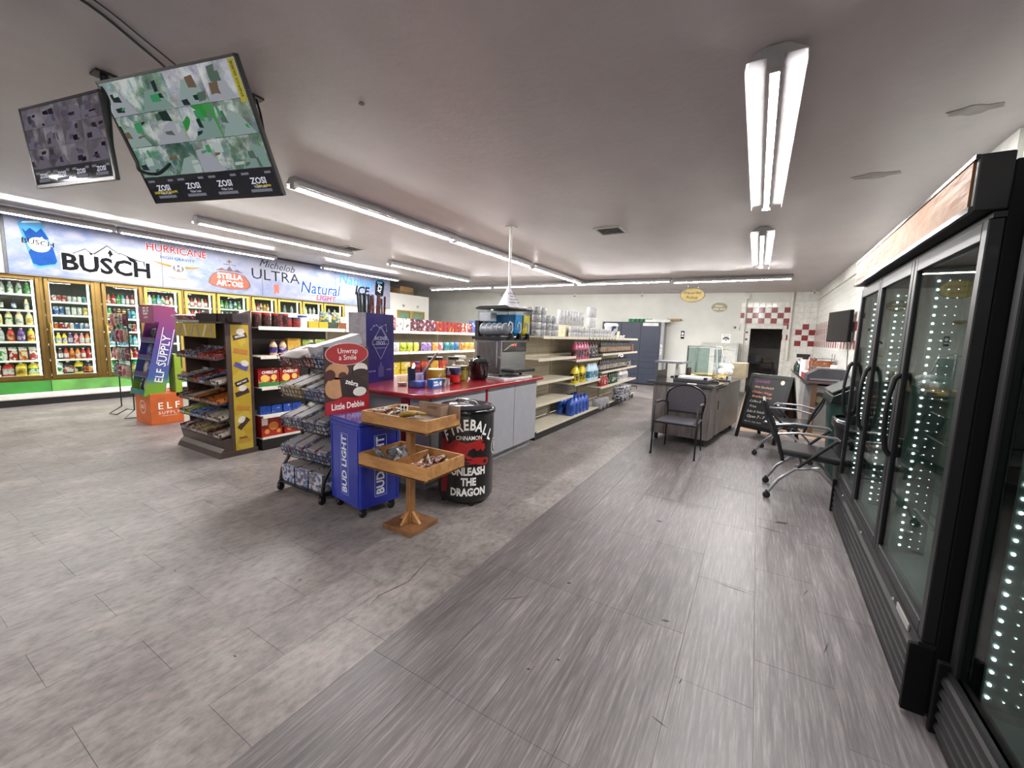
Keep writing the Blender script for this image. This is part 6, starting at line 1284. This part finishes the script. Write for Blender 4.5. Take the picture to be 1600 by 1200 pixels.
t = thing('cash_register', 'grey slope-fronted machine at the near end of the kitchen counter', 'machine', kp(1.0, 8.6)); mb = MB(); mb.prism([(-.27, .05), (.27, .05), (.27, .2), (-.12, .2), (-.27, .1)], -.2, .2, 'y') if False else mb.prism([(-.24, .0), (.27, 0), (.27, .2), (-.1, .2), (-.24, .1)], -.2, .2, 'y'); mb.build('case', M('#3a3a40', .3), t, bevel=.006); B(-.2, .2, -.206, -.2, .01, .04).build('metal_strip', STEEL, t)
t = thing('food_rack', 'small wire rack of orange and white food packs on the kitchen counter', 'rack', kp(1.1, 9.9)); mb = MB()
for z in (.02, .17, .32): mb.box(-.17, .17, -.16, .16, z, z+.012)
for (x, y) in ((-.17, -.16), (.17, -.16), (-.17, .16), (.17, .16)): mb.cyl((x, y, 0), (x, y, .42), .008, n=6)
mb.build('rack_frame', STEEL, t)
for i in range(6): put(box_mesh(PK('#d98a3c', '#c9602a', '#e4dccf', 14), .1, .2, .1), 'food_pack', (1.0+.1*(i % 3)-.0, 9.9, .8705+.033+.15*(i//3)), pi/2, f"orange food pack, {['left','middle','right'][i % 3]} on the {['lower','upper'][i//3]} rack tier", 'pack', 'orange food packs on the rack')
t = thing('white_bucket', 'white tapered cup stack on the kitchen counter by the wall', 'cup', kp(1.22, 9.2)); mb = MB(); mb.lathe([(.09, 0), (.06, .24)], 14); mb.build('cup', WHITE, t)
t = thing('checkered_bag', 'red and white checkered paper stack beside the rack', 'paper', kp(.98, 10.15)); NTc = NT('checker_print'); cb = NTc.bsdf(.5); chx = NTc.n('ShaderNodeTexChecker'); chx.inputs['Scale'].default_value = 26; chx.inputs['Color1'].default_value = lin('#b5303a'); chx.inputs['Color2'].default_value = lin('#e4e0dc'); NTc.l(NTc.pos((1, 1, 1), 'obj'), chx.inputs['Vector']); NTc.l(chx.outputs[0], cb.inputs['Base Color']); B(-.06, .06, -.09, .09, 0, .34).build('paper_body', NTc.m, t, bevel=.01)
for i, (x, y, h, c) in enumerate(((.8, 11.2, .2, '#1c1c1e'), (.86, 11.5, .24, '#d4d2cc'), (.82, 10.9, .16, '#24463a'), (1.0, 11.3, .26, '#2a2a2c'), (.95, 10.75, .12, '#9a9a94'))):
    put(bottle_mesh(M(c, .3), M(c, .4), cap_k, .05, h, .3), 'condiment_bottle', kp(x, y), 0, f"{['black', 'white', 'green', 'tall charcoal', 'short grey'][i]} condiment bottle at the far end of the kitchen counter", 'bottle')
t = thing('coffee_machine', 'black coffee maker at the far end of the kitchen counter', 'appliance', kp(.95, 11.8)); B(-.12, .12, -.12, .12, 0, .05).build('base', BLACK, t); B(-.0, .12, -.1, .1, .05, .3).build('tower', BLACK, t); B(-.12, .12, -.12, .12, .28, .36).build('head', BLACK, t); MB().lathe([(.06, .05), (.08, .12), (.05, .2)], 12, (-.06, 0, 0)).build('carafe', GL('#8a8a8a', .5), t)
t = thing('backsplash_panel', 'white splash panel on the right wall above the kitchen counter', 'panel', (RW-.009, 9.5, 1.15)); B(-.008, 0, -1.2, 2.2, -.26, .2).build('panel_sheet', M('#cfd0cc', .25), t)
tv = thing('wall_television', 'dark television on the right wall over red tiles', 'television', (RW-.16, 8.95, 1.78), radians(12)); B(-.025, .025, -.43, .43, -.26, .26).build('case', BKM, tv, bevel=.006); B(-.028, -.025, -.415, .415, -.245, .245).build('screen', M('#0c0709', .2, spec=.12), tv); B(.025, .13, -.06, .06, -.08, .08).build('wall_bracket', DKMETAL, tv)
mb = MB(); mb.tube([(RW-.03, 8.85, 1.5), (RW-.02, 8.8, 1.2), (RW-.025, 8.7, .95), (RW-.1, 8.68, .9)], .007, 6); tag(mb.build('power_cord', BLACK, None), 'black power cord hanging from the wall television to the counter', 'cord')
t = thing('outlet', 'white outlet plate below the red tiles on the right wall', 'outlet', (RW-.008, 9.9, 1.45)); B(-.01, 0, -.05, .05, -.08, .08).build('plate', WHITE, t); B(-.013, -.01, -.02, .02, .01, .04).build('socket', M('#8a8a88', .5), t); B(-.013, -.01, -.02, .02, -.04, -.01).build('socket', M('#8a8a88', .5), t)
# chalk sandwich board
sbd = thing('sandwich_board', 'black chalk sandwich board with pastel handwriting beside the kitchen', 'sign board', (.24, 7.35, 0), radians(-33)); 
# local: front leaf leans; width along x, front looks to -y
FW_ = .29
def leaf(sign, nm):
    l = bpy.data.objects.new(nm, None); COL.objects.link(l); l.parent = sbd; l.matrix_local = Matrix.Translation((0, sign*.015, .985)) @ Matrix.Rotation(sign*-.27 if False else (.27 if sign > 0 else -.27), 4, 'X')
    for s in (-1, 1): B(s*FW_-.022, s*FW_+.022, -.012, .012, -1.02, 0).build('stile', BLACK, l)
    B(-FW_+.022, FW_-.022, -.012, .012, -.05, 0).build('rail', BLACK, l); B(-FW_+.022, FW_-.022, -.012, .012, -.86, -.8).build('rail', BLACK, l); B(-FW_+.022, FW_-.022, -.004, .004, -.8, -.05).build('chalk_panel', M('#232326', .5) if sign < 0 else M('#4a3020', .6), l); return l
lf = leaf(-1, 'front_leaf'); lb = leaf(1, 'rear_leaf')
PCH = PNY(-.004, 0, -.42)
for i, (s, c, y, z) in enumerate((('Specials', '#8d4a7a', .31, .075), ('Hot Sandwich', '#d9a48a', .22, .052), ('Chicken Wings', '#d98a6a', .14, .05), ('Breakfast Special', '#e4a884', .07, .044), ('Coffee & Tea', '#c9c4b4', -.01, .05), ('Fries', '#b4b4a8', -.09, .055), ('Subs & Salads', '#c9c4b4', -.17, .05), ('Open 7 - 7', '#d4d0c4', -.25, .06), ('Ask for daily deals', '#a8a8a0', -.33, .036))):
    txt(s, z, M(c, .7), lf, PCH, -.23+(.02*(i % 2)), y, .002, 0, 1, jit(.05), .25, 'LEFT')
flat([ell(.19, .32, .03, .035, 10), ell(.2, .0, .03, .03, 10), ell(.19, -.2, .028, .03, 10)], M('#cfc9b8', .7), lf, PCH, .001, 'chalk_doodle')
# nesting office chairs
SIL2 = M('#8f9094', .3, .7)
def office_chair(label, loc, rz):
    """faces local +y: seat, mesh back leaning away, silver arms, bent tube legs on casters"""
    t = thing('office_chair', label, 'chair', loc, rz, 'nesting office chairs')
    mb = MB(); mb.prism([(-.24, .43), (.2, .4), (.25, .42), (.24, .46), (-.24, .49)], -.23, .23, 'x'); mb.build('seat', M('#1b1b1e', .3, coat=.3), t, bevel=.02)
    mb = MB(); rs = []
    for k in range(6):
        u = k/5; y = -.22-.16*u-.03*sin(pi*u); z = .5+.42*u; hw = .22-.02*u
        mb_ = None; rs.append([(-hw, y, z), (hw, y, z), (hw, y-.022, z), (-hw, y-.022, z)])
    mb.rings(rs); mb.build('backrest', M('#242427', .5, var=.2, sc=80), t, bevel=.006)
    for s in (-1, 1):
        x = s*.25
        mb = MB(); mb.tube([(s*.235, -.2, .38), (s*.24, -.26, .6), (s*.225, -.4, .93)], [.016, .017, .012], 7); mb.build('back_upright', DKMETAL, t)
        mb = MB(); mb.tube([(x, -.26, .63), (x, -.1, .66), (x, .18, .65), (x, .2, .63)], .012, 7, flat=1); mb.build('armrest', SIL2, t)
        mb = MB(); mb.tube([(x, .19, .63), (x*.98, -.08, .34)], .014, 7); mb.build('arm_strut', DKMETAL, t)
        mb = MB(); mb.tube([(x*.95, -.1, .36), (x*.97, .08, .34), (x, .22, .2), (x, .29, .07)], .015, 8); mb.build('leg', SIL2, t)
        mb = MB(); mb.tube([(x*.95, .08, .36), (x*.97, -.1, .32), (x, -.22, .2), (x, -.29, .07)], .015, 8); mb.build('leg', SIL2, t)
        for y in (.3, -.3):
            c = bpy.data.objects.new('caster', None); COL.objects.link(c); c.parent = t; c.location = (x, y, 0)
            MB().lathe([(.02, -.014), (.032, -.01), (.032, .01), (.02, .014)], 14, (0, 0, .0325), ax='x').build('wheel', BLACK, c); mb = MB(); mb.lathe([(.018, .045), (.012, .08)], 8); mb.build('fork', BLACK, c)
    mb = MB(); mb.tube([(-.24, -.05, .37), (.24, -.05, .37)], .012, 6); mb.tube([(-.15, .02, .36), (-.1, .1, .31), (.1, .1, .31), (.15, .02, .36)], .004, 5); mb.build('under_frame', SIL2, t); return t
office_chair('near black nesting chair with silver legs beside the glass cooler, facing it', (.5, 4.78, 0), radians(-90))
office_chair('far black nesting chair with silver arms behind the near one, facing the board', (.43, 6.4, 0), radians(80))
# bins past the cooler end
tb = thing('trash_bin', 'black lined trash bin between the glass cooler and the far chair', 'bin', (1.0, 5.2, 0)); mb = MB(); mb.lathe([(.2, 0), (.25, .72)], 18, sq=2); mb.build('bin_body', M('#17181a', .4), tb); mb = MB(); mb.lathe([(.255, .7), (.27, .66), (.272, .735), (.25, .745)], 18, sq=2, caps=False); mb.build('bag_rim', M('#26282c', .2), tb); mb = MB(); mb.ball((-.05, 0, .7), (.1, .08, .06)); mb.build('blue_rubbish', M('#6a9ad4', .4), tb)
gb = thing('green_bin', 'dark green hooded bin with slanted black lid behind the trash bin', 'bin', (1.04, 5.78, 0)); mb = MB(); mb.lathe([(.24, 0), (.3, .85)], 16, sq=3); mb.build('bin_body', M('#12302a', .35), gb)
mb = MB(); mb.prism([(-.32, .85), (.3, .85), (.3, 1.28), (.22, 1.26), (-.3, .93)], -.3, .3, 'y'); mb.build('slanted_lid', M('#141b1c', .25), gb, bevel=.01); mb = MB(); mb.prism([(-.3, .955), (.2, 1.27), (.2, 1.285), (-.31, .965)], -.29, .29, 'y'); mb.build('lid_edge', M('#2a3436', .2), gb)
# ------------------------------------------------------------------ ceiling: monitors, vents, cables
def monitor(name, label, TL, TR, BR, BL, th, seed, big):
    TL, TR, BR, BL = map(Vector, (TL, TR, BR, BL)); r = (TR-TL).normalized(); u = (TL-BL); u = (u-r*u.dot(r)).normalized(); n = r.cross(u)
    c = (TL+TR+BR+BL)/4; w_ = ((TR-TL).length+(BR-BL).length)/2; h = ((TL-BL).length+(TR-BR).length)/2
    P = Matrix((r, u, n)).transposed().to_4x4(); P.translation = c
    t = thing(name, label, 'television'); t.matrix_world = P
    # local: x right, y up, z towards the viewer
    B(-w_/2, w_/2, -h/2, h/2, -th, 0).build('case', BLACK, t, bevel=.004); B(-w_*.3, w_*.3, -h*.3, h*.25, -th-.02, -th).build('rear_cover', BLACK, t)
    mb = MB(); e = .012
    mb.box(-w_/2, w_/2, h/2-e, h/2, 0, .004); mb.box(-w_/2, w_/2, -h/2, -h/2+e*1.4, 0, .004); mb.box(-w_/2, -w_/2+e, -h/2, h/2, 0, .004); mb.box(w_/2-e, w_/2, -h/2, h/2, 0, .004); mb.build('bezel', M('#1c1c1e', .25), t)
    W0, W1, H0, H1 = -w_/2+e, w_/2-e, -h/2+e*1.4, h/2-e
    hr = [.215, .26, .26, .265]; y = H0
    k = 0
    for ri, hh in enumerate(hr):
        y2 = y+(H1-H0)*hh
        for ci in range(4):
            x0 = W0+(W1-W0)*ci/4; x1 = W0+(W1-W0)*(ci+1)/4; k += 1
            nt = NT('screen_picture'); em = nt.n('ShaderNodeEmission'); gl_ = nt.n('ShaderNodeBsdfGlossy'); gl_.inputs['Roughness'].default_value = .05
            if ri == 0: em.inputs[0].default_value = lin('#17171c'); em.inputs[1].default_value = .4
            else:
                v = nt.n('ShaderNodeMapping'); v.inputs['Location'].default_value = (k*3.7+seed, k*1.3, 0); v.inputs['Scale'].default_value = (1, 1, 1); nt.l(nt.n('ShaderNodeTexCoord').outputs['Object'], v.inputs[0])
                vo = nt.n('ShaderNodeTexVoronoi'); vo.inputs['Scale'].default_value = 26 if big else 32; nt.l(v.outputs[0], vo.inputs['Vector'])
                f = nt.noise(7 if big else 10, 10, v.outputs[0], .65)
                tint = [['#6f9a8c', '#5f7f74', '#8aa09a', '#74907c'], ['#7a9a8a', '#a8b4b0', '#b9c4c8', '#8a9c94'], ['#9cb4ac', '#7aa08c', '#b4b4c0', '#c9ccd4']][ri-1][ci] if big else ['#7d7484', '#8a8090', '#716878', '#948a98'][(ci+ri) % 4]
                c1_ = nt.ramp(f, [(.3, '#101614' if big else '#18141c'), (.5, tint), (.62, '#f0f4f4' if big else '#d4ccd8')])
                c2_ = nt.mix(.22, c1_, vo.outputs['Color'], 'SOFT_LIGHT'); c3_ = nt.mix(.3 if not big else .2, c2_, tint)
                if big and (ri, ci) == (2, 2): c3_ = nt.mix(nt.ramp(nt.noise(5, 1, v.outputs[0]), [(.5, 0.), (.53, 1.)], 'CONSTANT'), c3_, '#3fa04a')
                nt.l(c3_, em.inputs[0]); em.inputs[1].default_value = .17 if big else .1
            fr = nt.n('ShaderNodeFresnel'); fr.inputs[0].default_value = 1.4; mx = nt.n('ShaderNodeMixShader'); nt.l(fr.outputs[0], mx.inputs[0]); nt.l(em.outputs[0], mx.inputs[1]); nt.l(gl_.outputs[0], mx.inputs[2]); nt.l(mx.outputs[0], nt.out.inputs[0])
            B(x0+.001, x1-.001, y+.001, y2-.001, 0, .002).build('camera_view', nt.m, t)
            if ri:      # what the camera shows: a pale aisle between dark shelf blocks
                rr = random.Random(seed*7+k*13); ww, hh2 = x1-x0-.006, y2-y-.006; q = lambda u, v: (x0+.003+ww*min(max(u, 0), 1), y+.003+hh2*min(max(v, 0), 1)); c_ = .15+.7*rr.random(); br = .24 if big else .13; r_ = rr.random
                flat([[q(c_-.45-.2*r_(), 0), q(c_+.4+.2*r_(), 0), q(c_+.12+.1*r_(), .5+.3*r_()), q(c_-.1-.1*r_(), .5+.3*r_())]], EM(['#8a9c98', '#9a9ca4', '#7a908a'][k % 3] if big else '#8a8292', br), t, Matrix.Identity(4), .0022, 'aisle_picture', .0003)
                for e in range(4):
                    u, v = r_()*.8, r_()*.75; du, dv, sk = .08+.22*r_(), .08+.28*r_(), .12*(r_()-.5)
                    flat([[q(u, v), q(u+du, v+sk), q(u+du+sk, v+dv), q(u+sk*.5, v+dv*.9)]], EM(rr.choice(['#24332e', '#3f5a4c', '#54645a', '#2a3038', '#5a7a68', '#a8b4b0', '#6a5a4a', '#3f8a5a']) if big else rr.choice(['#3a3440', '#544c5c', '#6f6678', '#2a2630']), br), t, Matrix.Identity(4), .0026+e*.0004, 'shelf_picture', .0003)
        y = y2
    GR = EM('#b9b9c4', .32); ds = .0032
    I4 = Matrix.Identity(4)
    for ci in range(4):
        xc = W0+(W1-W0)*(ci+.5)/4; yb = H0+(H1-H0)*.215
        s = (W1-W0)/4
        txt('ZOSI', s*.17, GR, t, I4, xc, H0+(yb-H0)*.52, ds, .03, 1.2); txt('Video Loss', s*.08, GR, t, I4, xc, H0+(yb-H0)*.3, ds, 0)
        flat([rect(xc-s*.3, xc+s*.3, H0+.012, H0+.028)], EM('#6a6a74', .3), t, I4, ds, 'status_bar', .0005)
        
        for u0, u1 in ((-.42, -.2), (.25, .42)): flat([rect(xc+s*u0, xc+s*u1, yb-.03, yb-.018)], EM('#6a6a74', .3), t, I4, ds, 'time_stamp', .0005)
    if big:
        txt('10/08/2025 07:26:54 PM', .022, EM('#c9b93a', .35), t, I4, W0+(W1-W0)*.125, H0+.045, ds, 0)
        txt('Time update', .022, EM('#c9b93a', .35), t, I4, W0+(W1-W0)*.9, H0+.045, ds, 0)
        flat([rect(W1-.05, W1-.005, H1-.19, H1-.003)], M('#b5ae1c', .5), t, I4, .003, 'yellow_sticker', .001); txt('ENERGY GUIDE', .022, INKK, t, I4, W1-.027, H1-.09, .0045, .01, 1, pi/2)
    return t, P, w_, h
tv1, P1, w1, h1 = monitor('ceiling_television', 'large ceiling television showing a bright grid of camera views', (-3.44, .99, 2.868), (-2.365, 1.22, 2.839), (-2.49, 1.48, 2.244), (-3.567, 1.255, 2.273), .025, 0, True)
tv2, P2_, w2, h2 = monitor('ceiling_television', 'smaller ceiling television with a dim purple grid of camera views', (-3.82, .737, 2.69), (-3.03, .871, 2.665), (-3.05, .917, 2.242), (-3.837, .784, 2.265), .02, 40, False)
def mount(t, P, off):
    """ceiling bracket: plate, drop post, arm to the set's back"""
    inv = P.inverted(); c = P @ Vector((0, 0, -.05)); top = Vector((c.x+off[0], c.y+off[1], cz(c.x+off[0])-.002)); z = min(c.z, top.z-.05)
    mb = MB(); mb.X = inv; mb.box(top.x-.05, top.x+.05, top.y-.05, top.y+.05, top.z-.012, top.z); mb.build('ceiling_plate', DKMETAL, t)
    mb = MB(); mb.X = inv; mb.cyl(top-Vector((0, 0, .012)), (top.x, top.y, z), .02); mb.cyl((top.x, top.y, z), c, .018); mb.build('drop_post', DKMETAL, t)
mount(tv1, P1, (.1, .27)); mount(tv2, P2_, (0, .14))
def cable(pts, r, label): mb = MB(); mb.tube(pts, r, 6); return tag(mb.build('cable', BLACK, None), label, 'cable', 'ceiling cables')
def smooth(pts, n=6):
    o = []
    P = [Vector(p) for p in pts]
    for i in range(len(P)-1):
        a, b_, c, d = P[max(i-1, 0)], P[i], P[i+1], P[min(i+2, len(P)-1)]
        for k in range(n):
            u = k/n; o.append(.5*((2*b_)+(c-a)*u+(2*a-5*b_+4*c-d)*u*u+(3*b_-a-3*c+d)*u**3))
    return o+[P[-1]]
zc = lambda x: cz(x)-.012
cable(smooth([(-3.3, -.15, zc(-3.3)), (-2.75, .38, zc(-2.75)-.0), (-2.72, .72, zc(-2.7)), (-2.9, 1.02, zc(-2.9)), (-3.0, 1.2, zc(-3)-.02)]), .0065, 'black cable along the ceiling running into the big television from upper left')
cable(smooth([(-3.2, -.15, zc(-3.2)), (-2.68, .36, zc(-2.7)-.0), (-2.66, .72, zc(-2.66)), (-2.82, 1.02, zc(-2.8)), (-2.9, 1.2, zc(-2.9)-.02)]), .004, 'thinner second black cable beside the first along the ceiling')
cable(smooth([(-3.0, .93, 2.5), (-2.97, .98, 2.35), (-2.98, 1.0, 2.3), (-3.05, 1.1, 2.33), (-3.2, 1.22, 2.45)]), .009, 'black cable loop hanging between the two ceiling televisions')
cable(smooth([(-2.84, 1.56, zc(-2.8)-.01), (-2.79, 1.56, 2.76), (-2.76, 1.55, 2.62), (-2.8, 1.5, 2.5)]), .007, 'black cable dangling at the right edge of the large television')
def vent(x, y, w_, d, label):
    t = thing('ceiling_vent', label, 'vent', (x, y, cz(x)-.002), 0, None); mb = MB(); h = -.015
    mb.box(-w_/2, w_/2, -d/2, -d/2+.03, h, 0); mb.box(-w_/2, w_/2, d/2-.03, d/2, h, 0); mb.box(-w_/2, -w_/2+.03, -d/2+.03, d/2-.03, h, 0); mb.box(w_/2-.03, w_/2, -d/2+.03, d/2-.03, h, 0); mb.build('vent_frame', M('#a8a5a2', .5), t)
    B(-w_/2+.03, w_/2-.03, -d/2+.03, d/2-.03, -.002, 0).build('dark_duct', M('#2c2a2a', .7), t)
    n = 7
    for i in range(n):
        y0 = -d/2+.04+i*(d-.08)/n; mb = MB(); mb.prism([(y0, -.016), (y0+.032, -.008), (y0+.032, -.006), (y0, -.014)], -w_/2+.03, w_/2-.03, 'x'); mb.build('slat', M('#b9b6b2', .5), t)
vent(-1.82, 5.58, .36, .38, 'square ceiling vent right of the white pole'); vent(-6.55, 5.2, .34, .36, 'square ceiling vent beside the left strip light')
for (x, y, l) in ((-3.65, 10.36, 'white ceiling bracket on the cross row of lights'),): pass
def seccam(x, y, z, label):
    t = thing('security_camera', label, 'camera', (x, y, z)); mb = MB(); mb.lathe([(.035, 0), (.035, .012)], 12); mb.cyl((0, 0, 0), (0, -.03, -.05), .01); mb.build('mount_arm', M('#d4d2cc', .4), t); mb = MB(); mb.cyl((0, .02, -.06), (0, -.09, -.08), .025, n=12); mb.build('camera_body', M('#d4d2cc', .4), t); mb = MB(); mb.cyl((0, -.09, -.08), (0, -.096, -.081), .018, n=10); mb.build('lens', BLACK, t)
seccam(-5.6, 13.7, cz(-5.6)-.014, 'small security camera at the top of the back wall, middle of the paper rolls')
seccam(-3.3, 13.7, cz(-3.3)-.014, 'small security camera at the top of the back wall above the lockers')
seccam(-8.6, 13.7, cz(-8.6)-.014, 'small security camera at the top of the back wall near the white cooler end')
seccam(1.15, 13.3, cz(1.1)-.014, 'small security camera in the right back ceiling corner')
